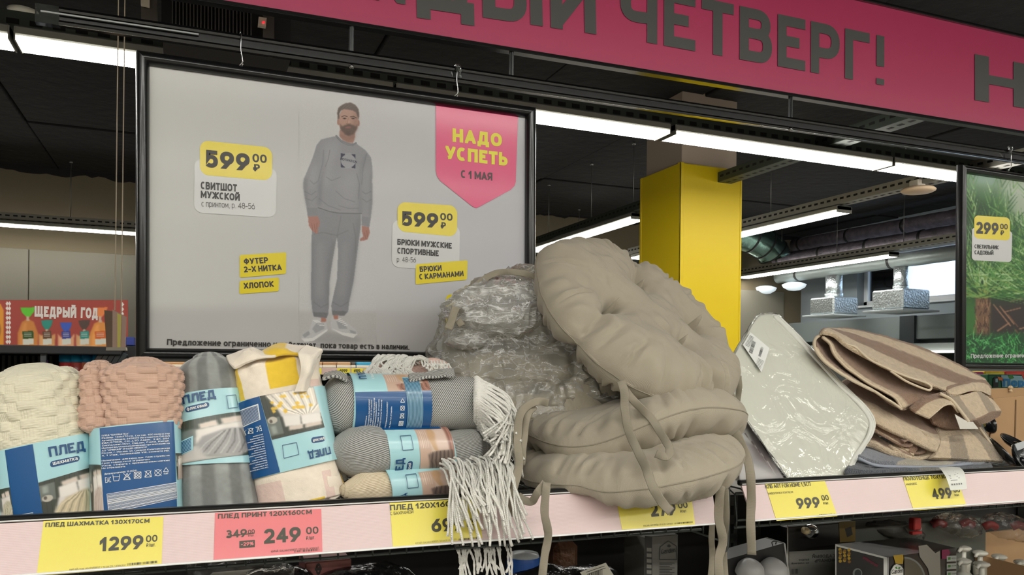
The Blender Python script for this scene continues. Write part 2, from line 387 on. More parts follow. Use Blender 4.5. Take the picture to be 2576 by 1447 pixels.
def glyph(ch, wt):
    W, strokes = LOW.get(ch) or G_.get(ch) or (_low(ch.upper()) if ch.upper() in G_ else G_['И'])
    W = max(W, wt * 1.02) + wt * .35
    res = []; hy = XH if ch in LOW else 1.0
    for k, st in enumerate(strokes):
        P = [np.array([wt / 2 + x * (W - wt), wt / 2 + y * (1 - wt)]) for x, y in _path(st)]
        raw = _path(st)
        n = len(P)
        closed = np.linalg.norm(P[0] - P[-1]) < 1e-3
        ymin, ymax = min(0, min(p[1] for p in raw) * 1.0), max(1.0 if hy == 1 else XH, max(p[1] for p in raw))
        ylo = wt / 2 + ymin * (1 - wt) - wt / 2 if ymin < 0 else 0
        yhi = wt / 2 + ymax * (1 - wt) + wt / 2
        if not closed:
            for e, q in ((0, 1), (-1, -2)):
                x, y = raw[e]
                if abs(y - ymin) < 1e-3 or abs(y - ymax) < 1e-3 or abs(y - 1) < 1e-3 or (ch in LOW and abs(y - XH) < 1e-3) or abs(y) < 1e-3 or x in (0, 1):
                    d = P[e] - P[q]; P[e] = P[e] + d / (np.linalg.norm(d) + 1e-9) * wt * (.5 if abs(d[0]) < 1e-6 or abs(d[1]) < 1e-6 else 1.0)
        off = []
        for i in range(n):
            if closed: a, b = P[(i - 1) % (n - 1)], P[(i + 1) % (n - 1)] if i < n - 1 else P[1]
            else: a, b = P[max(i - 1, 0)], P[min(i + 1, n - 1)]
            d1 = P[i] - a; d2 = b - P[i]
            if np.linalg.norm(d1) < 1e-9: d1 = d2
            if np.linalg.norm(d2) < 1e-9: d2 = d1
            d1 = d1 / np.linalg.norm(d1); d2 = d2 / np.linalg.norm(d2)
            n1 = np.array([-d1[1], d1[0]]); n2 = np.array([-d2[1], d2[0]]); m = n1 + n2
            l = np.linalg.norm(m); m = n1 if l < 1e-6 else m / l
            off.append(m * min(wt / 2 / max(np.dot(m, n1), .2), wt * 1.6))
        for i in range(n - 1):
            q = [tuple(P[i] - off[i]), tuple(P[i + 1] - off[i + 1]), tuple(P[i + 1] + off[i + 1]), tuple(P[i] + off[i])]
            q = _clip(q, 1, yhi, True)
            if len(q) > 2: q = _clip(q, 1, ylo, False)
            if len(q) > 2: q = _clip(q, 0, W, True)
            if len(q) > 2: q = _clip(q, 0, 0, False)
            if len(q) > 2: res.append((q, k))
    return W, res
def layout(text, wt, gap=.1):
    x, out = 0, []
    for ch in text:
        W, q = glyph(ch, wt)
        if ch == ' ': x += .3; continue
        out += [([(a + x, b) for a, b in p], k) for p, k in q]
        x += W + gap
    return x - gap, out
def ltext(mb, text, fmap, x0, y0, width, height, wt=.16, mat=0, gap=.1, lift=0.0):
    """text in a 2-D frame; fmap(x, y, off) -> world"""
    W, qs = layout(text, wt, gap); sx, sy = width / W, height
    for i_, (q, k) in enumerate(qs):
        mb.poly([fmap(x0 + a * sx, y0 + b * sy, lift + k * 1.5e-5 + (i_ % 40) * 2.5e-6) for a, b in q], mat)
def ptext(mb, text, plane, a, b, hpx, wt=.16, mat=0, gap=.1, lift=.0006):
    """text on a plane: baseline from photo pixel a to b, cap height hpx"""
    P0, P1 = plane.at(*a), plane.at(*b); d = nrm(P1 - P0); up = nrm(np.cross(d, plane.n) if np.cross(d, plane.n)[2] > 0 else -np.cross(d, plane.n))
    h = np.linalg.norm(plane.at(a[0], a[1] - hpx) - P0)
    ltext(mb, text, lambda x, y, o: P0 + d * x + up * y + plane.n * o, 0, 0, np.linalg.norm(P1 - P0), h, wt, mat, gap, lift)
def rrect(x0, y0, x1, y1, r, k=6):
    out = []
    for cx, cy, a in ((x1 - r, y1 - r, 0), (x0 + r, y1 - r, 90), (x0 + r, y0 + r, 180), (x1 - r, y0 + r, 270)):
        out += [(cx + r * cos(radians(a + 90 * i / k)), cy + r * sin(radians(a + 90 * i / k))) for i in range(k + 1)]
    return out
def ppoly(mb, plane, pts, mat=0, lift=.0004):
    P = [plane.at(x, y) + plane.n * lift for x, y in pts]
    a = sum(np.cross(P[i] - P[0], P[(i + 1) % len(P)] - P[0]) for i in range(len(P)))
    if np.dot(a, plane.n) < 0: P = P[::-1]
    mb.poly(P, mat)
def quadpts(c4, pts):
    """unit-square points -> photo pixels inside a quad (tl, tr, br, bl)"""
    tl, tr, br, bl = [np.array(p, float) for p in c4]
    return [tuple(tl * (1 - x) * y + tr * x * y + br * x * (1 - y) + bl * (1 - x) * (1 - y)) for x, y in pts]

# ------------------------------------------------------------------ painter for printed pictures (vertex colours on a fine grid)
class Pic:
    def __init__(s, x0, y0, x1, y1, step, base):
        s.xs = np.arange(x0, x1 + step * .5, step); s.ys = np.arange(y0, y1 + step * .5, step); s.st = step
        s.X, s.Y = np.meshgrid(s.xs, s.ys); s.C = np.zeros(s.X.shape + (3,)) + np.array(base, float)
    def _blur(s, m, sg):
        sg = sg / s.st
        if sg < .35: return m
        r = int(sg * 2.5) + 1; k = np.exp(-.5 * (np.arange(-r, r + 1) / sg) ** 2); k /= k.sum()
        m = np.apply_along_axis(lambda v: np.convolve(np.pad(v, r, 'edge'), k, 'valid'), 0, m)
        return np.apply_along_axis(lambda v: np.convolve(np.pad(v, r, 'edge'), k, 'valid'), 1, m)
    def _mask(s, pts):
        m = np.zeros(s.X.shape, bool); n = len(pts)
        for i in range(n):
            (xa, ya), (xb, yb) = pts[i], pts[(i + 1) % n]
            if ya == yb: continue
            c = ((ya > s.Y) != (yb > s.Y)) & (s.X < (xb - xa) * (s.Y - ya) / (yb - ya) + xa); m ^= c
        return m.astype(float)
    def put(s, m, col, al=1.0):
        m = (m * al)[..., None]; s.C = s.C * (1 - m) + np.array(col, float) * m; return s
    def poly(s, pts, col, soft=.8, al=1.0): return s.put(s._blur(s._mask(pts), soft), col, al)
    def ell(s, cx, cy, rx, ry, col, soft=.8, al=1.0, rot=0):
        c_, s_ = cos(rot), sin(rot); dx, dy = s.X - cx, s.Y - cy
        q = np.sqrt(((dx * c_ + dy * s_) / rx) ** 2 + ((-dx * s_ + dy * c_) / ry) ** 2)
        return s.put(np.clip((1 - q) * min(rx, ry) / max(soft, .3) + .5, 0, 1), col, al)
    def line(s, pts, wd, col, soft=.6, al=1.0):
        D = np.full(s.X.shape, 1e9); W = np.zeros(s.X.shape)
        for i in range(len(pts) - 1):
            (xa, ya), (xb, yb) = pts[i], pts[i + 1]; dx, dy = xb - xa, yb - ya
            t = np.clip(((s.X - xa) * dx + (s.Y - ya) * dy) / (dx * dx + dy * dy + 1e-9), 0, 1)
            D = np.minimum(D, np.hypot(s.X - xa - t * dx, s.Y - ya - t * dy))
        return s.put(np.clip((wd / 2 - D) / max(soft, .3) + .5, 0, 1), col, al)
    def lineL(s, a, b, wd, col, soft=.6, al=1.0, taper=True):
        x0, x1 = sorted((a[0], b[0])); y0, y1 = sorted((a[1], b[1])); pd = wd + 2 * soft
        i0, i1 = np.searchsorted(s.xs, (x0 - pd, x1 + pd)); j0, j1 = np.searchsorted(s.ys, (y0 - pd, y1 + pd))
        if i1 <= i0 or j1 <= j0: return s
        X, Y = s.X[j0:j1, i0:i1], s.Y[j0:j1, i0:i1]; dx, dy = b[0] - a[0], b[1] - a[1]
        t = np.clip(((X - a[0]) * dx + (Y - a[1]) * dy) / (dx * dx + dy * dy + 1e-9), 0, 1)
        D = np.hypot(X - a[0] - t * dx, Y - a[1] - t * dy)
        m = (np.clip((wd / 2 * ((1.1 - t) if taper else 1) - D) / soft + .5, 0, 1) * al)[..., None]
        s.C[j0:j1, i0:i1] = s.C[j0:j1, i0:i1] * (1 - m) + np.array(col, float) * m; return s
    def grad(s, f): s.C = s.C + f(s.X, s.Y)[..., None]; return s
    def grain(s, a, seed=1):
        s.C = s.C + np.random.default_rng(seed).normal(0, a, s.X.shape)[..., None]; return s
    def mesh(s, fmap, mb, mat=0):
        P = fmap(s.X, s.Y); mb.grid(P, None, srgb(np.clip(s.C, 0, 255)).reshape(-1, 3), mat, flip=False)
        return mb
def planemap(plane, lift):
    def f(X, Y):
        r = F0 + CR * ((X - CX) / F_PX)[..., None] + CU * ((CY - Y) / F_PX)[..., None]
        t = np.dot(plane.p - E, plane.n) / (r @ plane.n)
        return E + r * t[..., None] + plane.n * lift
    return f
def project(P):
    d = P - E; z = d @ F0; return CX + F_PX * (d @ CR) / z, CY - F_PX * (d @ CU) / z
def pic_sheet(mb, pic, corners, n, m, lift):
    """printed sheet inside four world corners (tl,tr,br,bl), coloured from a painted picture"""
    u, v = np.meshgrid(np.linspace(0, 1, n), np.linspace(0, 1, m)); u, v = u[..., None], v[..., None]
    P = corners[0] * (1 - u) * (1 - v) + corners[1] * u * (1 - v) + corners[2] * u * v + corners[3] * (1 - u) * v
    x, y = project(P); i = np.clip((x - pic.xs[0]) / pic.st, 0, len(pic.xs) - 1.001); j = np.clip((y - pic.ys[0]) / pic.st, 0, len(pic.ys) - 1.001)
    i0, j0 = i.astype(int), j.astype(int); fi, fj = (i - i0)[..., None], (j - j0)[..., None]; C = pic.C
    c = C[j0, i0] * (1 - fi) * (1 - fj) + C[j0, i0 + 1] * fi * (1 - fj) + C[j0 + 1, i0] * (1 - fi) * fj + C[j0 + 1, i0 + 1] * fi * fj
    mb.grid(P + V(0, -lift, 0), None, srgb(np.clip(c, 0, 255)).reshape(-1, 3)); return mb
def cr_spline(P, k):
    """Catmull-Rom through points, k samples per span"""
    P = np.asarray(P, float); n = len(P); Q = np.vstack([2 * P[0] - P[1], P, 2 * P[-1] - P[-2]]); out = []
    for i in range(n - 1):
        p0, p1, p2, p3 = Q[i:i + 4]
        t = np.linspace(0, 1, k, endpoint=False)[:, None]
        out.append(.5 * (2 * p1 + (p2 - p0) * t + (2 * p0 - 5 * p1 + 4 * p2 - p3) * t ** 2 + (3 * p1 - p0 - 3 * p2 + p3) * t ** 3))
    out.append(P[-1:]); return np.vstack(out)
def surf(rows, ku, kv):
    """bicubic surface through a control grid (rows x cols x 3)"""
    A_ = np.array([cr_spline(r, kv) for r in rows])
    return np.stack([cr_spline(A_[:, j], ku) for j in range(A_.shape[1])], 1)
def gnormals(P):
    du = np.gradient(P, axis=0); dv = np.gradient(P, axis=1); n = np.cross(du, dv)
    return n / (np.linalg.norm(n, axis=-1, keepdims=True) + 1e-12)
def guv(P):
    a = np.cumsum(np.concatenate([np.zeros((1, P.shape[1])), np.linalg.norm(np.diff(P, axis=0), axis=-1)]), 0)
    b = np.cumsum(np.concatenate([np.zeros((P.shape[0], 1)), np.linalg.norm(np.diff(P, axis=1), axis=-1)], 1), 1)
    return np.stack([b, a], -1)
def shell(mb, P, th, mat=0, col=None, disp=None, seed=0):
    """closed sheet of thickness th around surface P, rounded rim"""
    N = gnormals(P); N = -N if np.mean(N @ (E - P.mean((0, 1)))) < 0 else N
    uv = guv(P)
    d = disp(P, uv)[..., None] if disp is not None else 0
    n, m = P.shape[:2]
    ring = lambda A_: np.concatenate([A_[0, :-1], A_[:-1, -1], A_[-1, :0:-1], A_[:0:-1, 0]])
    T, B = P + N * (th / 2 + d), P - N * th / 2
    aa = np.linspace(0, 1, n)[:, None] * np.ones((1, m)); bb_ = np.linspace(0, 1, m)[None, :] * np.ones((n, 1))
    C_ = None if col is None else col(aa, bb_, P)
    mb.grid(T, uv, None if C_ is None else C_.reshape(-1, 3), mat)
    mb.grid(B, uv, None if C_ is None else C_.reshape(-1, 3), mat, flip=True)
    rt, rb, rc = ring(T), ring(B), ring(P)
    cen = P.mean((0, 1)); o = rc - cen; o = o / np.linalg.norm(o, axis=-1, keepdims=True) * th * .45
    G = np.stack([rt, (rt + rb) / 2 + o, rb], 0)
    u3 = np.stack([ring(uv)] * 3, 0); c3 = None if C_ is None else np.stack([ring(C_)] * 3, 0).reshape(-1, 3)
    mb.grid(G, u3, c3, mat, False, True)
    return mb
def ribbon(mb, pts, wd, th=.0014, mat=0, k=10, tw=None, side=None):
    """flat woven tape through points (world)"""
    P = cr_spline(pts, k); n = len(P); T = np.gradient(P, axis=0); T /= np.linalg.norm(T, axis=1)[:, None]
    L = np.concatenate([[0], np.cumsum(np.linalg.norm(np.diff(P, axis=0), axis=1))])
    rings = []
    for i in range(n):
        vd = nrm(E - P[i]); s_ = nrm(np.cross(T[i], vd)); f_ = np.cross(s_, T[i])
        a = tw(i / (n - 1)) if tw else .35 * sin(i * .35)
        s2 = s_ * cos(a) + f_ * sin(a); f2 = f_ * cos(a) - s_ * sin(a); w_ = wd / 2
        rings.append([P[i] + s2 * w_ * x + f2 * th * y for x, y in ((-1, 0), (-.85, 1), (0, .6), (.85, 1), (1, 0), (.85, -1), (0, -.6), (-.85, -1))])
    G = np.array(rings); uv = np.stack(np.broadcast_arrays(np.array([-1, -.85, 0, .85, 1, .85, 0, -.85])[None] * wd / 2, L[:, None]), -1)
    mb.grid(G, uv, None, mat, False, True)
    b = mb.n - n * 8
    mb.f.append(tuple(range(b, b + 8))); mb.m.append(mat); mb.f.append(tuple(range(b + n * 8 - 8, b + n * 8))[::-1]); mb.m.append(mat)
    return mb

# ================================================================== ROOM
YB, XR, XL, YF, ZC = 9.5, 8.7, -7.0, -5.0, EYE + 2.0
m_ceil = M('black_ceiling_paint', (22, 21, 22), .9, bump=('noise', 9, .6, .02), var=(3, .35))
m_floor = M('floor_tile_grey', (165, 162, 155), .35, var=(2, .12))
m_wall = M('wall_beige', (108, 98, 78), .85, bump=('noise', 40, .2))
m_wallr = M('wall_blue_grey', (150, 160, 165), .8)
mb = MB(); mb.span((XL, YF, -.1), (XR, YB, 0)); struct(mb, 'floor', m_floor)
mb = MB()
gx = np.linspace(XL, XR, 120); gy = np.linspace(YF, YB, 110)
mb.span((XL, YF, ZC + .03), (XR, YB, ZC + .15)); ceil = struct(mb, 'ceiling', m_ceil)
# ceiling boards, each a slab with an open joint
k = 0
first = None
for i, x in enumerate(np.arange(-2.5, XR - .1, 1.2)):
    for j, y in enumerate(np.arange(.5, YB - .1, 1.8)):
        x1, y1 = min(x + 1.185, XR - .01), min(y + 1.785, YB - .01)
        b = MB(); b.span((x, y, ZC - .012 * ((i * 3 + j) % 2)), (x1, y1, ZC + .03), 0, .006); b.build('ceiling_board', m_ceil, ceil)
mb = MB(); mb.span((XL, YB, 0), (XR, YB + .1, ZC + .1)); wb = struct(mb, 'wall_back', m_wall)
# ragged black paint edge along the top of the beige wall
xs = np.linspace(XL, XR, 260)
zz = ZC - .05 + .03 * noise(np.stack([xs, xs * 0, xs * 0], -1), 3, 5) + .015 * noise(np.stack([xs, xs * 0, xs * 0], -1), 14, 8)
b = MB(); b.grid(np.stack([np.stack([xs, xs * 0 + YB - .002, zz], -1), np.stack([xs, xs * 0 + YB - .002, xs * 0 + ZC + .02], -1)], 0)); b.build('paint_edge', m_ceil, wb)
m_wall2 = M('wall_panel_grey', (112, 109, 97), .8)
for i, x in enumerate(np.arange(-6.53, 8, 1.24)):
    b = MB(); b.span((x + .004, YB - .03, .02), (x + 1.236, YB, EYE + 1.13), 0, .004); b.build('wall_panel', m_wall2, wb)
mb = MB(); mb.span((XL - .1, YF, 0), (XL, YB, ZC + .1)); struct(mb, 'wall_left', m_wall)
mb = MB(); mb.span((XL, YF - .1, 0), (XR, YF, ZC + .1)); struct(mb, 'wall_front', m_wall)
# right wall with a high window
w0, w1, wz0, wz1 = 4.9, 8.4, EYE + .86, EYE + 1.62
mb = MB()
for a, b_ in (((XR, YF, 0), (XR + .3, w0, ZC + .1)), ((XR, w1, 0), (XR + .3, YB, ZC + .1)), ((XR, w0, 0), (XR + .3, w1, wz0)), ((XR, w0, wz1), (XR + .3, w1, ZC + .1))): mb.span(a, b_)
wr = struct(mb, 'wall_right', m_wallr)
m_frame = M('white_window_plastic', (225, 230, 232), .4)
wt = thing('window_1', None, None, (XR + .15, (w0 + w1) / 2, wz0)); tag(wt, kind='structure')
b = MB()
for y0, y1 in ((w0, w0 + .07), (w1 - .07, w1), (6.42, 6.50)): b.span((XR + .12, y0, wz0), (XR + .2, y1, wz1), 0, .008)
b.span((XR + .12, w0, wz0), (XR + .2, w1, wz0 + .07), 0, .008); b.span((XR + .12, w0, wz1 - .07), (XR + .2, w1, wz1), 0, .008)
b.build('window_frame', m_frame, wt)
for y0, y1 in ((w0 + .07, 6.42), (6.5, w1 - .07)):
    b = MB(); b.span((XR + .155, y0, wz0 + .07), (XR + .165, y1, wz1 - .07)); b.build('pane', film('window_glass', (250, 252, 255), 0.02, .02, .5, (2, 0)), wt)
b = MB(); b.span((XR - .05, w0 - .05, wz0 - .03), (XR + .13, w1 + .05, wz0), 0, .006); b.build('window_sill', m_frame, wt)
# lower ledge / bulkhead on the right wall
b = MB(); b.span((XR - .25, 2.0, EYE + .36), (XR, YB, EYE + .66), 0, .01); b.build('bulkhead', M('bulkhead_grey', (120, 128, 128), .6), wr)
b = MB(); b.span((XR - .3, 2.0, EYE + .06), (XR, YB, EYE + .30), 0, .01); b.build('bulkhead', M('bulkhead_dark', (95, 108, 105), .6), wr)
b = MB(); b.span((XR - .29, 7.2, EYE + .30), (XR - .2, 7.42, EYE + .66)); b.build('bracket', M('bracket_dark', (40, 48, 50), .5), wr)
# cabinet wall below (back of the chiller row) with its light strip
t = thing('chiller_cabinet', 'tall grey chiller cabinet row with a thin white light strip, under the high window', 'cabinet', (8.2, 5.5, 0))
b = MB(); b.span((7.95, 2.2, 0), (8.38, 9.2, EYE + .05), 0, .01); b.build('body', M('chiller_grey', (88, 92, 90), .5), t)
b = MB(); b.span((7.90, 2.2, EYE + .17), (8.38, 9.2, EYE + .29), 0, .01); b.build('canopy', M('chiller_top', (130, 138, 136), .5), t)
b = MB(); b.span((7.86, 2.3, EYE + .175), (7.90, 9.1, EYE + .20)); b.build('light_strip', M('strip_glow', (255, 250, 240), .5, emit=4), t)
b = MB()
for y in (2.3, 4.6, 6.9, 9.1): b.span((7.95, y - .02, EYE + .05), (8.3, y + .02, EYE + .17))
b.build('post', M('chiller_grey'), t)

# ------------------------------------------------------------------ yellow column
YC = 4.8
xa = PY(1710, 600, YC)[0]; xb = PY(1863, 600, YC)[0]; dp = xb - xa
ztop = PY(1712, 409, YC)[2]
t = thing('column', None, None, ((xa + xb) / 2, YC + dp / 2, 0)); tag(t, kind='structure')
b = MB(); b.span((xa + .03, YC + .03, 0), (xb - .02, YC + dp - .03, ZC + .02), 0, .004); b.build('shaft', M('column_beige', (168, 152, 135), .7, bump=('noise', 30, .1)), t)
m_yel = M('yellow_cladding', (224, 194, 0), .5)
b = MB(); b.span((xa, YC, 0), (xb, YC + .012, ztop), 0, .004); b.build('cladding_panel', m_yel, t)
b = MB(); b.span((xa, YC + .013, 0), (xa + .012, YC + dp, ztop), 0, .003); b.build('cladding_panel', m_yel, t)
b = MB(); b.span((xb - .012, YC + .013, 0), (xb, YC + dp, ztop), 0, .003); b.build('cladding_panel', m_yel, t)
b = MB(); b.span((xa - .006, YC - .004, 0), (xa + .03, YC + .004, ztop + .004), 0, .002); b.span((xa - .006, YC - .004, 0), (xa + .004, YC + .03, ztop + .004), 0, .002)
b.span((xb - .01, YC - .004, 0), (xb + .006, YC + .02, ztop), 0, .002); b.span((xa - .004, YC + dp - .02, 0), (xa + .01, YC + dp + .006, ztop), 0, .002); b.build('corner_trim', m_yel, t)

# ------------------------------------------------------------------ lamps
m_lit = M('lamp_diffuser', (255, 252, 244), .5, emit=LAMP)
m_case = M('lamp_case', (150, 150, 140), .45, metal=.3)
m_tray = M('strut_channel', (70, 78, 70), .5, metal=.4)
m_trayl = M('strut_channel_light', (150, 148, 138), .5, metal=.4)
m_wire = M('suspension_wire', (150, 150, 145), .4, metal=.8)
def lamp(x0, x1, y, along, label, group, wd=.15, vis=True):
    """linear luminaire: case, diffuser, end caps; along 'x' or 'y' (x0..x1 run along it, y is the fixed coordinate)"""
    def bx(m_, a0, a1, c0, c1, z0, z1, bev=0):
        if along == 'x': m_.span((a0, c0, z0), (a1, c1, z1), 0, bev)
        else: m_.span((c0, a0, z0), (c1, a1, z1), 0, bev)
    loc = ((x0 + x1) / 2, y, LZ) if along == 'x' else (y, (x0 + x1) / 2, LZ)
    t = thing('linear_lamp', label, 'lamp', loc, group)
    b = MB(); bx(b, x0, x1, y - wd / 2 - .008, y + wd / 2 + .008, LZ + .006, LZ + .045, .006); b.build('lamp_case', m_case, t)
    b = MB(); bx(b, x0 + .006, x1 - .006, y - wd / 2, y + wd / 2, LZ - .012, LZ + .006, .005); b.build('diffuser', m_lit, t)
    for e in (x0, x1 - .006):
        b = MB(); bx(b, e, e + .006, y - wd / 2 - .006, y + wd / 2 + .006, LZ - .014, LZ + .04); b.build('end_cap', m_case, t)
    return t
seg = [(-5.45, -3.87), (-3.86, -2.27), (-2.26, -.69), (-.675, .885), (.90, 2.455), (2.485, 4.12), (4.135, 5.75), (5.765, 7.3)]
lab = ['left of the frame', 'beyond the left edge', 'above the ceiling disc at the far left', 'running behind the left poster', 'behind the big poster top right corner', 'crossing in front of the yellow column', 'ending behind the palm poster', 'beyond the palm poster']
for (a, b_), l in zip(seg, lab): lamp(a, b_, 3.78, 'x', 'bright linear ceiling lamp of the near row, ' + l, 'lamps of the near row')
for yy, nm in ((-.45, 'row over the aisle'), (-2.1, 'added fill row behind the camera'), (-3.8, 'row across the aisle')):  # middle row is unseen, added as front fill for upright faces
    for k_, a in enumerate(np.arange(-5.6, 7, 1.6)): lamp(a, a + 1.58, yy, 'x', 'ceiling lamp of the %s, %s from the left wall' % (nm, ('first', 'second', 'third', 'fourth', 'fifth', 'sixth', 'seventh', 'eighth')[k_]), 'lamps over the aisle')
for a, b_, l in ((-5.2, -3.65, 'far beyond the left edge of the picture'), (-3.6, -2.08, 'over the left part of the bread sign'), (-2.05, -.52, 'ending at the frame of the big poster')): lamp(a, b_, 9.02, 'x', 'slim ceiling lamp of the far row, ' + l, 'lamps of the far row', .10)
lamp(3.9, 5.4, 9.0, 'x', 'far ceiling lamp low beside the left of the yellow column', None, .10)
lamp(6.0, 8.3, 3.66, 'y', 'lamp slanting down to the poster, left of the yellow column', 'lamps running into the depth')
lamp(5.0, 8.3, 5.03, 'y', 'upper slanting lamp right of the yellow column', 'lamps running into the depth')
lamp(6.73, 9.4, 7.53, 'y', 'lower slanting lamp right of the yellow column, under the dark ducts', 'lamps running into the depth')

def tray(p0, p1, h, wd, label, mat, holes=24, flip=False):
    """perforated strut channel from p0 to p1 (top centre line)"""
    p0, p1 = V(p0), V(p1); t = thing('cable_tray', label, 'cable tray', (p0 + p1) / 2, 'cable trays under the ceiling')
    d = nrm(p1 - p0); L_ = np.linalg.norm(p1 - p0); s_ = nrm(np.cross(d, V(0, 0, 1))); Rm = np.array([d, s_, V(0, 0, 1)])
    b = MB(); c = (p0 + p1) / 2
    for sg in (-1, 1): b.box(c + s_ * sg * wd / 2 - V(0, 0, h / 2), (L_ / 2, .002, h / 2), Rm); b.box(c + s_ * sg * (wd / 2 - .008) , (L_ / 2, .008, .002), Rm)
    b.box(c - V(0, 0, h), (L_ / 2, wd / 2, .002), Rm); b.build('channel', mat, t)
    b = MB()
    for i in range(holes):
        q = p0 + d * L_ * (i + .5) / holes
        for sg in (-1, 1): b.box(q + s_ * sg * (wd / 2 + .0005) - V(0, 0, h * .45), (L_ / holes * .28, .0025, h * .12), Rm, 0, .001)
        b.box(q - V(0, 0, h + .0008), (L_ / holes * .25, wd * .1, .002), Rm)
    tag(b.build('slot', M('slot_dark', (12, 12, 12), .8), t), kind='stuff')
    return t
za = PY(1700, 291, 3.85)[2]
tray((-5.4, 3.88, za), (7.3, 3.88, za), za - LZ - .05, .12, 'dark perforated cable tray above the near row of lamps', m_tray, 150)
zt = LZ + .13
tray((3.66, 1.9, zt), (3.66, 8.4, zt), .07, .12, 'grey cable tray above the slanting lamp left of the column', m_tray, 90)
tray((5.03, 1.9, zt), (5.03, 8.4, zt), .07, .12, 'light perforated cable tray above the upper slanting lamp at right', m_trayl, 90)
tray((7.53, 2.5, zt), (7.53, 9.4, zt), .07, .12, 'cable tray above the lower slanting lamp at right', m_trayl, 90)
tray((-5.2, 9.04, LZ + .12), (-.5, 9.04, LZ + .12), .06, .1, 'perforated tray above the far lamp over the bread sign', m_trayl, 70)
tray((3.8, 9.0, LZ + .115), (5.5, 9.0, LZ + .115), .06, .1, 'short cable tray above the far lamp left of the column', m_tray, 26)
# suspension wires
ws = [(605, 0, 3.85), (178, 0, 9.04), (1544, 0, 3.85), (1388, 0, 6.5), (1480, 0, 5.9), (1454, 0, 7.6), (2137, 0, 3.9), (2135, 0, 3.7)]
def wires(pts, name='suspension_wire'):
    for i, (x, y, zlo, lab) in enumerate(pts):
        b = MB(); b.tube([(x, y, zlo), (x, y, ZC + .01)], .004, 6); b.lathe([(.0, 0), (.018, 0), (.018, .012), (.006, .02), (0, .02)], (x, y, ZC - .025), k=8)
        tag(b.build(name, m_wire, None, True), lab, 'wire', 'suspension wires')
wires([(PY(178, 500, 9.04)[0], 9.04, LZ + .1, 'thin wire holding the far lamp above the bread sign'), (3.66, 7.9, zt, 'wire of the slanting lamp nearest the big poster'), (3.66, 6.9, zt, 'middle wire of the slanting lamp left of the column'),
       (3.66, 6.1, zt, 'wire of the slanting lamp next to the yellow column'), (4.6, 9.0, LZ + .1, 'thin wire of the far lamp left of the column'), (5.03, 5.9, zt, 'wire above the upper slanting lamp, left one'), (5.03, 4.4, zt, 'wire above the ceiling disc tray'),
       (7.53, 8.6, zt, 'wire at the dark ducts, nearest the column'), (7.53, 7.6, zt, 'wire at the dark ducts, second from the column'), (7.53, 6.6, zt, 'wire at the dark ducts, third from the column'), (7.53, 5.6, zt, 'wire at the dark ducts beside the palm poster')])
# ------------------------------------------------------------------ ceiling fittings
t = thing('ceiling_access_point', 'flat beige disc hanging under the light cable tray', 'wifi disc', PX(2312, 478, 5.03))
c = PX(2310, 478, 4.98)
b = MB(); b.lathe([(0, -.018), (.1, -.018), (.118, -.008), (.12, .0), (.105, .014), (0, .016)], c, k=36); b.build('disc', M('beige_plastic', (205, 180, 150), .5), t, True)
b = MB(); b.span(c + V(-.05, -.04, .015), c + V(.03, .04, .07), 0, .005); b.build('bracket', M('bracket_beige', (190, 180, 165), .5), t)
c = PZ(58, 22, ZC)
t = thing('smoke_detector', 'white round smoke detector on the black ceiling, top left', 'detector', c)
b = MB(); b.lathe([(0, -.05), (.035, -.05), (.05, -.038), (.05, -.03), (.075, -.028), (.08, 0), (0, 0)], c - V(0, 0, .012), k=28); b.build('body', M('detector_white', (200, 196, 180), .5), t, True)
b = MB(); b.lathe([(.0, -.056), (.028, -.055), (.03, -.05)], c - V(0, 0, .012), k=20); b.build('sensor_cap', M('detector_grey', (150, 146, 135), .5), t, True)
# air unit with slatted grilles under the ceiling (top left)
t = thing('air_curtain', 'black ceiling air unit with slatted grille behind the pink banner', 'air unit', PY(560, 60, 3.3))
b = MB()
p = [PY(405, -60, 3.2), PY(405, 60, 3.2), PY(735, 140, 3.2), PY(735, -40, 3.2)]
b.prism([q + V(0, .05, 0) for q in p], (0, .35, 0)); b.build('housing', M('unit_dark', (30, 29, 28), .6), t)
mg = M('unit_slat', (62, 58, 52), .5)
for i in range(26):
    px = 432 + i * 9.0 + (30 if i > 22 else 0)
    b = MB(); y0 = -60 ; y1 = 62 + (px - 405) * .24
    b.prism([PY(px, y0, 3.2), PY(px + 3.2, y0, 3.2), PY(px + 3.2, y1 - 8, 3.2), PY(px, y1 - 8, 3.2)], (0, .04, 0)); b.build('slat', mg, t)
for (xa_, xb_) in ((355, 395), (662, 690)):
    b = MB(); b.prism([PY(xa_, -60, 3.18), PY(xb_, -60, 3.18), PY(xb_, 60 + (xb_ - 405) * .24, 3.18), PY(xa_, 60 + (xa_ - 405) * .24, 3.18)], (0, .08, 0))
    b.build('end_frame', M('unit_frame', (72, 66, 58), .5), t)
b = MB(); b.prism([PY(651, 42, 3.15), PY(671, 45, 3.15), PY(669, 67, 3.15), PY(649, 64, 3.15)], (0, .02, 0)); th = b.build('thermostat', M('thermostat_white', (205, 195, 175), .5), t)
b = MB(); b.prism([PY(660, 54, 3.145), PY(666, 53, 3.145), PY(666, 57, 3.145), PY(660, 58, 3.145)], (0, .006, 0)); b.build('indicator', M('red_led', (230, 40, 50), .4, emit=1.5), th)
b = MB(); b.prism([PY(354, -10, 3.15), PY(376, -6, 3.15), PY(376, 15, 3.15), PY(354, 10, 3.15)], (0, .02, 0)); b.build('thermostat', M('thermostat_white'), t)

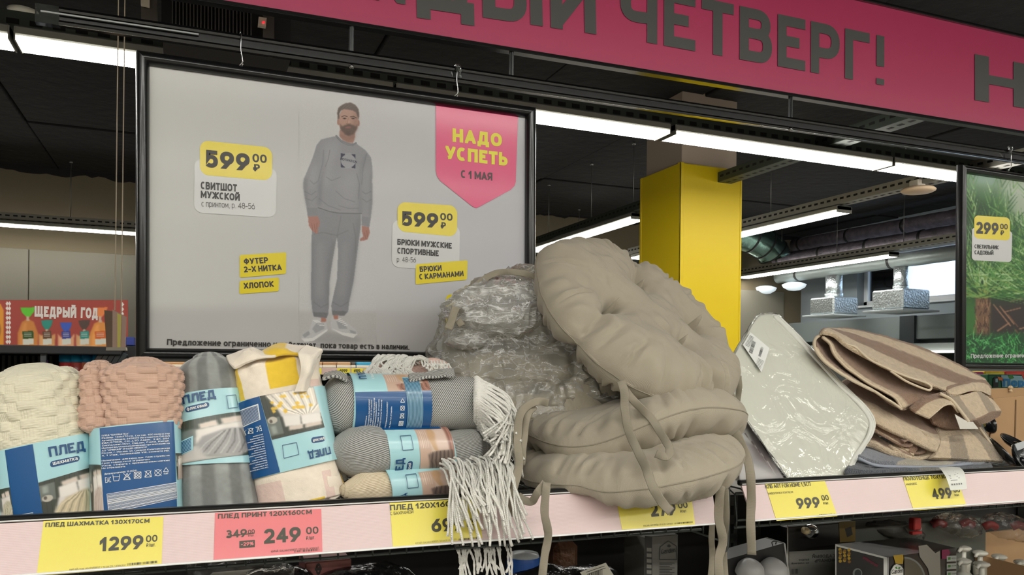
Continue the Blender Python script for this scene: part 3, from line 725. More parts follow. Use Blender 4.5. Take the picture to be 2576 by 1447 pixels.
# ------------------------------------------------------------------ ducts
m_duct = M('dark_duct_wrap', (150, 140, 152), .4, metal=.4, bump=('noise', 25, .9, .01), var=(12, .45))
m_foil = M('aluminium_foil', (190, 198, 200), .28, metal=.9, bump=('noise', 45, .8, .01))
m_pale = M('pale_duct', (150, 160, 158), .45, metal=.4, bump=('noise', 20, .5, .01))
def duct(name, label, p0, p1, r, mat, band=.5):
    p0, p1 = V(p0), V(p1); n = 60; P = np.array([p0 + (p1 - p0) * i / n for i in range(n + 1)])
    t = thing(name, label, 'duct', (p0 + p1) / 2, 'ventilation ducts')
    b = MB(); b.tube(P, r * (1 + .02 * np.sin(np.arange(n + 1) * 2.1) + .012 * RNG.normal(size=n + 1)), 20, flat=1); b.build('pipe', mat, t, True)
    L_ = np.linalg.norm(p1 - p0); d = (p1 - p0) / L_
    for s_ in np.arange(band * .6, L_, band):
        b = MB(); b.tube([p0 + d * s_, p0 + d * (s_ + .035)], r * 1.06, 20); b.build('clamp', M('duct_clamp', (60, 62, 62), .4, metal=.6), t, True)
    return t
duct('duct', 'upper dark wrapped duct under the black ceiling', (8.2, 3.0, EYE + 1.73), (8.2, 9.1, EYE + 1.78), .092, m_duct, .9)
duct('duct', 'lower dark wrapped duct just above the slanting lamp', (7.95, 3.0, EYE + 1.50), (7.95, 9.2, EYE + 1.56), .088, m_duct, .8)
duct('duct', 'pale ribbed duct feeding the two foil boxes', (8.0, 3.0, EYE + 1.31), (8.0, 9.2, EYE + 1.31), .09, m_pale, 1.6)
c = PY(1925, 614, 8.9)
t = thing('duct_elbow', 'big silver-green duct elbow beside the yellow column', 'duct', c, 'ventilation ducts')
ang = np.linspace(0, 1.5, 14)
P = [c + V(-.9 + .9 * sin(a) * 1.1, -.1, .12 + .35 * (cos(a) - 1)) for a in ang]
b = MB(); b.tube(P, .22, 24); b.build('bend', M('silver_green_duct', (120, 150, 140), .25, metal=.9, bump=('noise', 9, .5, .01)), t, True)
for i in range(2, 14, 3):
    b = MB(); b.tube([P[i], P[i] + (P[i] - P[i - 1]) * .25], .228, 24); b.build('seam', M('duct_clamp'), t, True)
for nm, (px, pt, pb, bt, bb, pw, bw, yy) in {'left foil box with pale pipe, seen under the slanting lamps': (2097, 680, 758, 752, 795, 40, 113, 6.5), 'right foil box with pale pipe in front of the bright window': (2265, 655, 733, 733, 783, 34, 132, 5.7)}.items():
    r = ray(px, bb); X_ = 7.95; c = PX(px, bb, X_); d_ = np.dot(c - E, F0)
    t = thing('air_diffuser', nm, 'air vent', c, 'foil wrapped air diffusers')
    hw = bw / F_PX * d_ / 2 * .72; hh = (bb - bt) / F_PX * d_ / 2
    b = MB(); b.box(c + V(0, 0, hh + .01), (hw, hw, hh), None, 0, .02); b.build('foil_box', m_foil, t)
    b = MB(); b.box(c - V(0, 0, .005), (hw * 1.3, hw * 1.3, .012), None, 0, .004); b.build('diffuser_plate', M('diffuser_plate_grey', (150, 158, 160), .5), t)
    b = MB(); b.tube([c + V(0, 0, 2 * hh), c + V(0, 0, EYE + 1.225 - c[2])], pw / F_PX * d_ / 2, 18); b.build('pipe', m_foil, t, True)
    b = MB(); b.tube([c + V(0, 0, 2 * hh + .02), c + V(0, 0, 2 * hh + .07)], pw / F_PX * d_ / 2 * 1.1, 18); b.build('clamp', m_foil, t, True)
# round opal lamps under pale duct
for px, py, l in ((1925, 700, 'round opal lamp shade under the pale duct, nearer the column'), (1998, 695, 'round opal lamp shade under the pale duct, farther from the column')):
    c = PX(px, py, 8.0); c[2] = EYE + 1.175; b = MB(); b.lathe([(0, -.09), (.08, -.08), (.15, -.04), (.17, 0), (.1, .03), (0, .04)], c, k=24)
    tag(b.build('dome_lamp', M('opal_glow', (225, 238, 245), .3, emit=.6), None, True), l, 'lamp', 'round opal lamps')

# ================================================================== GONDOLA: posters, banner, rails
YP = 1.74
PP_ = Plane((0, YP, 0), (0, -1, 0))
m_blk = M('black_frame_metal', (20, 21, 22), .32, metal=.3, coat=.4)
m_gls = M('gloss_black_plastic', (9, 9, 10), .12, coat=1.0)
m_chr = M('chrome_hook', (190, 190, 190), .2, metal=1)
m_clear = film('clear_acrylic', (235, 240, 238), .02, .05, .9, (5, 0))

def frame(t, tl, tr, br, bl, wd, yy):
    """snap frame: four mitred bars of convex profile; corners are world points (outer)"""
    c = (tl + tr + br + bl) / 4; pts = [tl, tr, br, bl]
    prof = [(0, 0), (.002, .013), (.006, .018), (.013, .021), (.020, .017), (.0245, .010), (.026, .004), (.026, 0)]
    for i in range(4):
        a, b_ = pts[i], pts[(i + 1) % 4]; d = nrm(b_ - a); inn = nrm(np.cross(d, V(0, 1, 0)))
        if np.dot(c - a, inn) < 0: inn = -inn
        G = []
        for q, h in prof:
            q2 = q * wd / .026
            G.append([a + inn * q2 + d * q2 + V(0, -h, 0), b_ + inn * q2 - d * q2 + V(0, -h, 0)])
        G = np.array(G); mb_ = MB(); mb_.grid(G)
        back = np.array([[a + V(0, .004, 0), b_ + V(0, .004, 0)], [a + inn * wd + d * wd + V(0, .004, 0), b_ + inn * wd - d * wd + V(0, .004, 0)]])
        mb_.grid(np.array([G[0], back[0]])); mb_.grid(back); mb_.grid(np.array([back[1], G[-1]]))
        mb_.build('frame_bar', m_blk, t, True)

# ---- big poster with the man
tl, tr, bl = PY(341, 129, YP), PY(1345, 273, YP), PY(341, 907, YP)
br = tr + (bl - tl)
pt = thing('poster', 'big framed advertising poster of a man in a grey sweatsuit, hanging over the throws', 'poster', (tl + br) / 2)
frame(pt, tl, tr, br, bl, .0255, YP)
b = MB(); b.span((tl[0] + .01, YP + .004, bl[2] + .01), (tr[0] - .01, YP + .012, tr[2] - .01)); b.build('backing_board', M('board_grey', (90, 90, 90), .7), pt)
# printed sheet: studio picture painted on a fine grid (flat print)
inner = [(372, 165), (1322, 296), (1322, 915), (372, 880)]
T_ = lambda pts: [(740 + x / 2.2257, 230 + y / 2.2257) for x, y in pts]
bg = Pic(360, 150, 1334, 930, 9, (198, 198, 193))
bg.grad(lambda X, Y: -(X - 360) / 974 * 12)
bg.C[..., 2] += (bg.X - 360) / 974 * 10
bg.poly([(340, 772), (760, 780), (1200, 790), (1360, 795), (1360, 960), (340, 960)], (172, 170, 168), 10, .7)
bg.poly([(600, 790), (1100, 795), (1250, 960), (450, 960)], (186, 184, 182), 30, .6)
mp = MB(); ins = V(.02, 0, 0); inz = V(0, 0, .02)
pic_sheet(mp, bg, [tl + ins - inz, tr - ins - inz, br - ins + inz, bl + ins + inz], 150, 110, -.0005)
sheet = mp.build('printed_sheet', M('poster_paper', (200, 200, 200), .5, vcol=True, coat=.12), pt)
man = Pic(752, 252, 946, 868, 1.15, (0, 0, 0))
man.C = np.stack([198 - (man.X - 360) / 974 * 12, 198 - (man.X - 360) / 974 * 12, 193 - (man.X - 360) / 974 * 2], -1)
fl = np.clip((man.Y - 776) / 14, 0, 1)[..., None]; man.C = man.C * (1 - fl) + np.array((179, 177, 175)) * fl
P_ = lambda pts, col, so=.8, al=1.: man.poly(T_(pts), col, so, al)
L_ = lambda pts, wd, col, so=1., al=.5: man.line(T_(pts), wd / 2.2257, col, so, al)
EL = lambda cx, cy, rx, ry, col, so=.8, al=1., rot=0: man.ell(740 + cx / 2.2257, 230 + cy / 2.2257, rx / 2.2257, ry / 2.2257, col, so, al, rot)
# floor shadow, shoes
P_([(60, 1400), (190, 1345), (360, 1380), (380, 1400), (200, 1420)], (140, 138, 138), 5, .6)
for sh in ([(38, 1382), (44, 1360), (85, 1332), (105, 1272), (150, 1272), (178, 1290), (187, 1332), (150, 1368), (105, 1395), (60, 1402)], [(204, 1302), (210, 1258), (250, 1268), (300, 1298), (345, 1335), (356, 1360), (330, 1380), (270, 1362), (208, 1338)]): P_(sh, (186, 186, 186), 1)
P_([(40, 1384), (100, 1382), (187, 1330), (187, 1340), (108, 1397), (60, 1403)], (214, 213, 210), .6)
P_([(205, 1325), (270, 1350), (354, 1360), (332, 1381), (268, 1364)], (212, 211, 208), .6)
P_([(100, 1330), (130, 1290), (165, 1300), (170, 1330), (120, 1355)], (150, 150, 152), 1, .8); P_([(235, 1285), (280, 1300), (300, 1330), (250, 1330)], (148, 148, 150), 1, .8)
P_([(45, 1365), (80, 1340), (90, 1360), (60, 1380)], (140, 140, 142), 1, .7); P_([(310, 1335), (345, 1345), (345, 1360), (315, 1352)], (140, 140, 142), 1, .7)
for i in range(5): L_([(105 + i * 9, 1296 + i * 7 - 14), (135 + i * 8, 1300 + i * 7 - 18)], 3, (235, 235, 232), .6, .8); L_([(240 + i * 10, 1280 + i * 8), (262 + i * 9, 1272 + i * 9)], 3, (235, 235, 232), .6, .8)
P_([(150, 1262), (176, 1262), (180, 1290), (152, 1292)], (168, 112, 95), 1); P_([(220, 1250), (244, 1250), (246, 1278), (222, 1275)], (168, 112, 95), 1)
# trousers
pants = [(133, 655), (200, 676), (374, 684), (372, 760), (358, 860), (333, 1060), (308, 1180), (302, 1235), (280, 1256), (214, 1252), (207, 1200), (240, 1050), (246, 900), (240, 818), (232, 850), (214, 950), (198, 1060), (194, 1200), (192, 1245), (182, 1270), (110, 1262), (103, 1240), (94, 1150), (96, 1000), (97, 850), (99, 780), (130, 740)]
P_(pants, (129, 129, 134), .8)
P_([(232, 850), (214, 950), (198, 1060), (194, 1200), (180, 1245), (175, 1100), (190, 950), (215, 830)], (112, 112, 116), 4, .55)
P_([(374, 700), (358, 860), (333, 1060), (308, 1180), (290, 1220), (312, 1060), (335, 870), (350, 720)], (110, 110, 114), 5, .6)
P_([(97, 850), (94, 1150), (103, 1240), (115, 1240), (112, 1000), (115, 830)], (118, 118, 122), 4, .5)
P_([(130, 850), (160, 850), (160, 1150), (128, 1150)], (152, 152, 156), 7, .55); P_([(275, 850), (300, 850), (275, 1150), (250, 1150)], (150, 150, 154), 7, .55)
for l in ([(240, 818), (250, 760), (262, 700)], [(205, 800), (240, 806), (300, 780)], [(110, 1180), (150, 1210), (190, 1190)], [(215, 1180), (260, 1205), (300, 1180)], [(112, 800), (160, 790), (210, 800)], [(330, 740), (345, 820), (342, 900)]): L_(l, 5, (104, 104, 108), 2.5, .5)
P_([(106, 1236), (188, 1240), (181, 1269), (112, 1261)], (104, 103, 106), 1, .8); P_([(212, 1228), (296, 1232), (280, 1257), (216, 1252)], (104, 103, 106), 1, .8)
# hands
P_([(77, 699), (131, 696), (143, 728), (141, 758), (132, 764), (134, 790), (124, 798), (110, 788), (98, 778), (82, 752)], (163, 112, 100), .8)
P_([(380, 752), (418, 758), (424, 790), (412, 828), (398, 834), (370, 838), (368, 828), (386, 812), (379, 785)], (160, 110, 98), .8)
for l in ([(98, 740), (104, 780)], [(112, 742), (118, 790)], [(128, 735), (126, 770)], [(392, 790), (402, 826)], [(406, 780), (410, 815)]): L_(l, 3, (120, 75, 66), .8, .7)
# sweatshirt
sw = [(236, 250), (180, 262), (150, 270), (126, 300), (104, 370), (88, 410), (54, 490), (50, 530), (58, 590), (70, 650), (76, 700), (137, 697), (134, 655), (200, 676), (250, 682), (376, 684), (378, 750), (420, 760), (429, 705), (438, 620), (436, 500), (438, 425), (430, 370), (400, 330), (345, 290), (320, 300), (285, 292), (252, 272)]
P_(sw, (138, 138, 143), .8)
P_([(165, 330), (158, 430), (134, 520), (130, 640), (150, 640), (158, 540), (182, 420)], (112, 112, 117), 4, .6)
P_([(408, 350), (380, 450), (374, 560), (378, 684), (362, 684), (358, 560), (368, 440), (395, 350)], (112, 112, 117), 4, .6)
P_([(54, 490), (50, 530), (58, 590), (70, 650), (84, 650), (74, 560), (78, 480)], (118, 118, 122), 3, .6)
P_([(438, 425), (436, 500), (438, 620), (428, 700), (416, 700), (424, 600), (422, 480)], (118, 118, 122), 3, .6)
P_([(160, 290), (230, 270), (260, 300), (240, 360), (200, 420), (190, 520), (170, 560), (165, 420)], (158, 158, 163), 8, .6)
P_([(300, 450), (350, 460), (345, 640), (260, 640), (250, 520)], (154, 154, 159), 12, .5)
P_([(100, 420), (125, 400), (120, 500), (95, 560), (85, 520)], (156, 156, 161), 6, .6)
for l in ([(180, 480), (210, 500), (260, 480)], [(140, 600), (190, 640), (260, 665)], [(60, 560), (95, 580), (122, 560)], [(64, 600), (100, 612), (126, 590)], [(90, 500), (110, 520), (130, 505)], [(380, 560), (400, 575), (430, 560)], [(380, 600), (405, 620), (434, 605)], [(200, 330), (190, 380), (175, 420)], [(350, 460), (365, 520), (360, 600)], [(235, 560), (280, 600), (340, 620)], [(165, 330), (160, 400), (135, 500)], [(405, 350), (385, 430), (378, 520)], [(250, 640), (300, 655), (360, 655)]): L_(l, 5, (110, 110, 115), 2.2, .55)
L_([(134, 652), (200, 674), (250, 682), (376, 684)], 6, (92, 92, 97), 1.2, .8)
P_([(68, 650), (133, 652), (137, 698), (77, 701)], (124, 124, 129), 1, .8); P_([(380, 700), (429, 706), (420, 761), (377, 750)], (124, 124, 129), 1, .8)
# neck, collar
P_([(255, 215), (252, 250), (270, 272), (300, 288), (330, 290), (338, 270), (343, 215)], (160, 122, 108), .8)
P_([(258, 235), (300, 262), (342, 235), (340, 262), (300, 275), (260, 255)], (118, 84, 72), 4, .6)
L_([(236, 250), (262, 276), (300, 293), (330, 297), (346, 290)], 11, (118, 118, 123), .8, .9); L_([(238, 260), (264, 286), (300, 302), (330, 305)], 2.5, (96, 96, 100), .6, .7)
# head
EL(304, 165, 55, 78, (172, 134, 118), .8); P_([(248, 160), (358, 160), (354, 205), (336, 238), (312, 250), (290, 248), (266, 225), (252, 190)], (172, 134, 118), .8)
EL(247, 172, 7, 17, (160, 118, 102), .7); EL(361, 178, 6, 17, (150, 108, 92), .7)
P_([(330, 110), (358, 120), (356, 205), (338, 235), (325, 200), (335, 150)], (138, 102, 88), 4, .6)
P_([(256, 178), (260, 215), (285, 244), (308, 251), (335, 240), (352, 208), (356, 180), (346, 196), (334, 190), (306, 181), (280, 190), (268, 196)], (92, 72, 62), 1.6, .95)
EL(303, 202, 18, 5, (150, 96, 90), .8, .9); L_([(286, 201), (320, 202)], 2, (80, 48, 44), .5, .8)
P_([(290, 225), (316, 226), (310, 246), (296, 245)], (74, 56, 48), 2, .6)
for x, r in ((282, -.05), (330, .06)): EL(x, 152, 11, 4.5, (95, 66, 56), .8, .9); EL(x, 152, 5, 3.5, (35, 26, 24), .5, .95)
L_([(266, 143), (280, 136), (297, 141)], 5, (66, 48, 40), .6, .9); L_([(315, 143), (332, 140), (348, 149)], 5, (62, 45, 38), .6, .9)
L_([(303, 150), (298, 176)], 4, (140, 98, 84), 1, .6); L_([(292, 181), (304, 184), (316, 181)], 3, (120, 78, 66), .8, .8); EL(306, 170, 6, 9, (190, 152, 136), 2, .6)
P_([(244, 158), (241, 120), (246, 95), (264, 78), (288, 66), (316, 63), (342, 76), (360, 100), (364, 130), (360, 160), (354, 140), (346, 118), (330, 108), (300, 102), (278, 98), (262, 108), (254, 124), (252, 152)], (84, 66, 56), 1)
for i in range(9): L_([(252 + i * 8, 108 - i * 2), (280 + i * 9, 72 + i * 2)], 2.4, (112, 90, 76) if i % 2 else (58, 44, 38), .7, .6)
# chest print
P_([(262, 348), (344, 352), (343, 431), (261, 425)], (38, 38, 62), .5, .9); EL(303, 390, 41, 37, (150, 150, 155), .5); P_([(285, 345), (322, 345), (322, 432), (285, 432)], (150, 150, 155), .6, .95)
man.C[(man.C.max(-1) - man.C.min(-1)) < 8] *= 1.0; man.grain(2.0)
mm = MB(); man.mesh(planemap(PP_, .0004), mm, 0); mm.build('printed_figure', M('poster_paper'), pt, False)
# flat print: badges and lettering
Y_, W_, K_, MG = flat((226, 206, 10), .3, .3), flat((204, 205, 204), .3, .3), flat((40, 36, 22), .35), flat((214, 34, 104), .3, .3)
K2 = flat((45, 42, 40), .35); YT = flat((226, 214, 30), .35); DK = flat((60, 16, 30), .35); NV = flat((34, 34, 58), .4); GYT = flat((84, 82, 80), .4)
mats = [Y_, W_, K_, MG, K2, YT, DK, NV, GYT]
mb = MB()
def badge(plane, q4, r, mat, lift, asp=1.0):
    """rounded quad: tl,tr,br,bl photo pixels"""
    w_ = math.hypot(q4[1][0] - q4[0][0], q4[1][1] - q4[0][1]); h_ = math.hypot(q4[3][0] - q4[0][0], q4[3][1] - q4[0][1])
    pts = [(x / w_, y / h_) for x, y in rrect(0, 0, w_, h_, r)]
    ppoly(mb, plane, quadpts(q4, pts), mat, lift)
badge(PP_, [(489, 398), (697, 424), (694, 548), (488, 535)], 22, 1, .0008)
badge(PP_, [(503, 353), (685, 372), (684, 455), (503, 440)], 22, 0, .0012)
T = lambda s, a, b_, h, wt=.16, m=2, gap=.1: ptext(mb, s, PP_, a, b_, h, wt, m, gap, .0016)
T('599', (515, 421), (628, 431), 44, .24, 2, .1); T('00', (635, 408), (671, 411), 21, .2); T('₽', (637, 431), (654, 432), 18, .2)
T('СВИТШОТ', (505, 476), (596, 483), 19, .23, 4); T('МУЖСКОЙ', (505, 498), (603, 506), 18, .23, 4); T('с принтом, р. 48-56', (507, 520), (641, 527), 15, .1, 8)
badge(PP_, [(987, 552), (1157, 568), (1155, 684), (985, 672)], 20, 1, .0008)
badge(PP_, [(1000, 508), (1150, 518), (1149, 596), (1000, 582)], 20, 0, .0012)
T('599', (1009, 568), (1102, 574), 37, .24, 2, .1); T('00', (1107, 554), (1138, 556), 18, .2); T('₽', (1108, 575), (1121, 576), 16, .2)
T('БРЮКИ МУЖСКИЕ', (999, 616), (1136, 626), 15, .23, 4); T('СПОРТИВНЫЕ', (999, 638), (1103, 645), 15, .23, 4); T('р. 48-56', (998, 659), (1046, 661), 13, .1, 8)
badge(PP_, [(1046, 665), (1176, 655), (1174, 704), (1045, 716)], 4, 0, .0012); T('БРЮКИ', (1056, 685), (1111, 681), 14, .23, 4); T('С КАРМАНАМИ', (1055, 704), (1166, 695), 14, .23, 4)
badge(PP_, [(603, 642), (720, 635), (719, 689), (603, 699)], 4, 0, .0012); T('ФУТЕР', (614, 666), (675, 662), 15, .23, 4); T('2-Х НИТКА', (614, 686), (709, 680), 15, .23, 4)
badge(PP_, [(603, 707), (702, 698), (701, 733), (602, 740)], 4, 0, .0012); T('ХЛОПОК', (614, 727), (689, 722), 15, .23, 4)
ppoly(mb, PP_, [(1096, 263), (1303, 292), (1297, 458), (1294, 468), (1284, 478), (1205, 521), (1197, 524), (1188, 520), (1108, 456), (1099, 444), (1096, 430)], 3, .001)
T('НАДО', (1138, 357), (1262, 370), 34, .26, 5, .12); T('УСПЕТЬ', (1120, 401), (1276, 418), 34, .26, 5, .1); T('С 1 МАЯ', (1159, 448), (1238, 455), 20, .22, 6, .08)
badge(PP_, [(1122, 740), (1260, 752), (1258, 882), (1118, 878)], 12, 0, .0012)
for i, s_ in enumerate(('СЛЕДИ', 'ЗА Н', 'ПРО', 'ТЕ')): T(s_, (1134, 762 + i * 10.5), (1134 + 7 * len(s_), 762.6 + i * 10.5), 8, .18, 4)
badge(PP_, [(1130, 806), (1192, 810), (1190, 867), (1130, 864)], 3, 1, .0016)
T('Предложение ограниченно и действует, пока товар есть в наличии.', (420, 868), (1030, 880), 15, .19, 4, .1)
ptext(mb, 'MOTIVATION', PP_, (740 + 258 / 2.2257, 230 + 384 / 2.2257), (740 + 350 / 2.2257, 230 + 403 / 2.2257), 6, .16, 7, .1, .001)
mb.build('print', mats, pt)
# ---- palm poster on the right
tl, bl = PY(2409, 415, YP - .02), PY(2407, 930, YP - .02)
tr = tl + V(.87, 0, 0); br = bl + V(.87, 0, 0); PQ = Plane((0, YP - .02, 0), (0, -1, 0))
qt = thing('poster', 'framed poster of a palm on green grass, at the right edge', 'poster', (tl + br) / 2)
frame(qt, tl, tr, br, bl, .0235, YP)
b = MB(); b.span((tl[0] + .01, YP - .016, bl[2] + .01), (tr[0] - .01, YP - .008, tr[2] - .01)); b.build('backing_board', M('board_grey'), qt)
pal = Pic(2420, 432, 2856, 945, 2.0, (50, 104, 40))
rs = np.random.default_rng(3)
pal.poly([(2500, 430), (2900, 470), (2900, 540), (2560, 600), (2530, 500)], (176, 186, 168), 14, .9)
pal.poly([(2426, 430), (2520, 440), (2500, 470), (2440, 460)], (150, 176, 168), 8, .8)
for i in range(160):
    x, y = rs.uniform(2420, 2860), rs.uniform(560, 760); pal.ell(x, y, rs.uniform(4, 14), rs.uniform(4, 12), (rs.uniform(25, 80), rs.uniform(90, 150), rs.uniform(15, 50)), 3, .5)
pal.poly([(2490, 750), (2900, 740), (2900, 850), (2490, 840)], (44, 34, 30), 4)
for i in range(46):
    x, y = rs.uniform(2490, 2860), rs.uniform(742, 838); a = rs.choice([-.6, .5, -.25, .9]); l = rs.uniform(30, 70)
    pal.lineL((x, y), (x + l * cos(a), y + l * sin(a)), rs.uniform(2.5, 4.5), (150, 112, 84) if i % 3 else (110, 76, 54), 1, .9, False)
def fronds(cx, cy, n, a0, a1, ln):
    for i in range(n):
        a = a0 + (a1 - a0) * i / (n - 1); st = (cx + rs.normal(0, 6), cy); prev = st; L0 = ln * rs.uniform(.7, 1.1)
        for k_ in range(1, 9):
            q = k_ / 8; cur = (st[0] + L0 * q * cos(a), st[1] - L0 * q * sin(a) + 60 * q * q * abs(cos(a)))
            pal.lineL(prev, cur, 2.4, (92, 128, 50), .8, .9, False)
            for sg in (-1, 1):
                for u_ in (0, .5):
                    ll = 42 * (1.1 - abs(q - .5)); aa = a + sg * .75; bx, by = prev[0] + (cur[0] - prev[0]) * u_, prev[1] + (cur[1] - prev[1]) * u_
                    pal.lineL((bx, by), (bx + ll * cos(aa), by - ll * sin(aa) + 6), 2.6, [(60, 116, 44), (92, 146, 66), (30, 76, 30), (140, 178, 110)][rs.integers(4)], .8, .85)
            prev = cur
pal.poly([(2420, 480), (2560, 560), (2560, 760), (2420, 760)], (24, 58, 24), 12, .85); pal.poly([(2560, 620), (2900, 600), (2900, 750), (2560, 750)], (30, 78, 30), 14, .8)
for cx_ in (2472, 2690):
    for i in range(26):
        a = .15 + 2.85 * i / 25; L0 = rs.uniform(230, 340); S0 = (cx_ + rs.normal(0, 8), 750)
        for k_ in range(13):
            q = .12 + .88 * k_ / 12; bx, by = S0[0] + L0 * q * cos(a), S0[1] - L0 * q * sin(a) + 50 * q * q * abs(cos(a))
            for sg in (-1, 1):
                aa = a + sg * .38; ll = rs.uniform(50, 84) * (1.15 - q * .6)
                pal.lineL((bx, by), (bx + ll * cos(aa), by - ll * sin(aa)), 3.6, [(70, 128, 52), (110, 160, 84), (34, 84, 34), (160, 192, 136), (52, 106, 44)][rs.integers(5)], .9, .9)
        pal.lineL(S0, (S0[0] + L0 * cos(a), S0[1] - L0 * sin(a)), 3, (128, 150, 70), .8, .8)
pal.poly([(2452, 752), (2492, 752), (2488, 850), (2456, 850)], (112, 82, 58), 1.5)
for i in range(70): x, y = rs.uniform(2450, 2492), rs.uniform(750, 845); pal.lineL((x, y), (x + rs.uniform(-4, 4), y + 9), 2.2, [(70, 46, 32), (150, 118, 84), (52, 34, 26)][i % 3], .7, .85, False)
pal.poly([(2420, 845), (2900, 822), (2900, 960), (2420, 960)], (20, 66, 30), 5)
for i in range(900):
    x, y = rs.uniform(2415, 2860), rs.uniform(850, 950); a = rs.uniform(.2, 2.9); l = rs.uniform(14, 34)
    pal.lineL((x, y), (x + l * cos(a) , y - l * sin(a)), 2.3, [(30, 110, 48), (60, 156, 70), (112, 196, 116), (14, 66, 30)][rs.integers(4)], .7, .9)
pm = MB(); pic_sheet(pm, pal, [tl + ins - inz, tr - ins - inz, br - ins + inz, bl + ins + inz], 420, 330, .001); pm.build('printed_sheet', M('poster_paper'), qt)
mb = MB()
badge(PQ, [(2444, 572), (2545, 582), (2543, 660), (2443, 655)], 9, 1, .002)
badge(PQ, [(2449, 542), (2539, 548), (2539, 606), (2449, 600)], 11, 0, .0024)
def T2(s, a, b_, h, wt=.16, m=2, gap=.1): ptext(mb, s, PQ, a, b_, h, wt, m, gap, .003)
T2('299', (2454, 588), (2510, 591), 30, .24); T2('00', (2514, 577), (2533, 578), 14, .2); T2('₽', (2515, 592), (2524, 592), 12, .2)
T2('СВЕТИЛЬНИК', (2450, 625), (2510, 628), 10, .18, 4); T2('САДОВЫЙ', (2450, 640), (2497, 642), 10, .18, 4)
T2('Предложение ограниченно и действует, пока товар есть в наличии.', (2440, 901), (2810, 897), 10.5, .17, 1)
mb.build('print', mats, qt)

# ---- pink banner
B0, B1 = PY(700, 28, YP), PY(2576, 333, YP); sl = (B1[2] - B0[2]) / (B1[0] - B0[0])
bx0, bx1 = -.55, 3.7
bz = lambda x: B0[2] + sl * (x - B0[0])
bh = PY(2576, 98, YP)[2] - B1[2]
dB = nrm(V(1, 0, sl)); nB = V(0, -1, 0); upB = nrm(np.cross(dB, nB)); upB = upB if upB[2] > 0 else -upB
q = lambda x, h, y=0: V(x, YP + y, bz(x)) + upB * h
t = thing('banner', 'long pink banner with dark grey capital letters over the posters', 'banner', q(1.5, 0))
b = MB(); b.prism([q(bx0, 0), q(bx1, 0), q(bx1, bh), q(bx0, bh)], (0, .006, 0)); b.build('panel', M('banner_pink', (180, 52, 94), .35, coat=.3), t)
for hh, nm in ((-.008, 'lower_profile'), (bh, 'upper_profile')):
    b = MB(); b.prism([q(bx0, hh, -.008), q(bx1, hh, -.008), q(bx1, hh + .009, -.008), q(bx0, hh + .009, -.008)], (0, .022, 0))
    b.prism([q(bx0, hh + .002, -.011), q(bx1, hh + .002, -.011), q(bx1, hh + .006, -.011), q(bx0, hh + .006, -.011)], (0, .004, 0)); b.build(nm, m_gls, t)
PB = Plane((0, YP - .0012, 0), (0, -1, 0))
ch = np.linalg.norm(PY(2170, 84, YP) - PY(2150, 200, YP)) * 1.02
GR = flat((72, 72, 68), .5)
def banner_text(s, pxa, pya, pxb, pyb, wt=.2):
    a, b_ = PB.at(pxa, pya), PB.at(pxb, pyb); d = nrm(b_ - a); u_ = V(-d[2], 0, d[0])
    mb = MB(); ltext(mb, s, lambda x, y, o: a + d * x + u_ * y + nB * o, 0, 0, np.linalg.norm(b_ - a), ch, wt, 0, .13, .001); mb.build('lettering', [GR], t)
banner_text('ЧЕТВЕРГ!', 1560, 95, 2228, 216)
banner_text('ДЫЙ', 1048, 39 - 20, 1500, 87)
banner_text('КАЖ', 560, -62, 1020, 12)
banner_text('НОВИНКИ', 2452, 252, 3300, 392)
# rods between banner and rail
rail0, rail1 = PY(700, 125, YP), PY(2576, 400, YP); srl = (rail1[2] - rail0[2]) / (rail1[0] - rail0[0]); rz = lambda x: rail0[2] + srl * (x - rail0[0])
for i, (px, yA, yB) in enumerate(((885, 58, 150), (1288, 120, 205), (1990, 235, 310))):
    x = PY(px, yA, YP)[0]; b = MB(); b.span((x - .005, YP - .002, rz(x) - .005), (x + .005, YP + .006, bz(x) + .003), 0, .001); b.span((x - .0015, YP - .005, rz(x) - .005), (x + .0015, YP - .002, bz(x)))
    tag(b.build('banner_rod', M('rod_grey', (70, 72, 72), .25, metal=.7), None), ['flat upright rod above the head of the man on the poster', 'flat upright rod above the pink flag of the poster', 'flat upright rod between banner and rail, right of the yellow column'][i], 'rod', 'rods holding the banner')
# hanging rail above the posters: glossy black profile with clear end
rx0, rx1 = PY(150, 50, YP)[0], 3.6
t = thing('hanging_rail', 'long glossy black rail the posters hang from, under the pink banner', 'rail', V((rx0 + rx1) / 2, YP, rz(1.2)))
def railbar(x0, x1, prof, mat, nm):
    G = np.array([[V(x, YP + a, rz(x) + z) for x in (x0, x1)] for a, z in prof]); b = MB(); b.grid(G, None, None, 0, True, False)
    k_ = len(prof); b.f.append(tuple(range(0, 2 * k_, 2))); b.m.append(0); b.f.append(tuple(range(1, 2 * k_, 2))[::-1]); b.m.append(0)
    return b.build(nm, mat, t, False)
railbar(rx0, rx1, [(-.006, .016), (.008, .016), (.008, -.016), (-.006, -.016)], m_gls, 'profile')
railbar(rx0, rx1, [(-.013, .012), (-.011, .017), (-.006, .017), (-.006, .009), (-.011, .008)], m_gls, 'upper_lip')
railbar(rx0, rx1, [(-.013, -.013), (-.011, -.009), (-.006, -.009), (-.006, -.017), (-.011, -.018)], m_gls, 'lower_lip')
cx0 = PY(90, 30, YP)[0]
railbar(cx0, rx0, [(-.009, .018), (.008, .018), (.008, -.018), (-.009, -.018)], m_clear, 'clear_end')
railbar(cx0 + .01, rx0 + .25, [(-.014, .004), (-.009, .004), (-.009, .001), (-.014, .001)], M('rail_edge_grey', (120, 122, 120), .3, metal=.5), 'edge_strip')
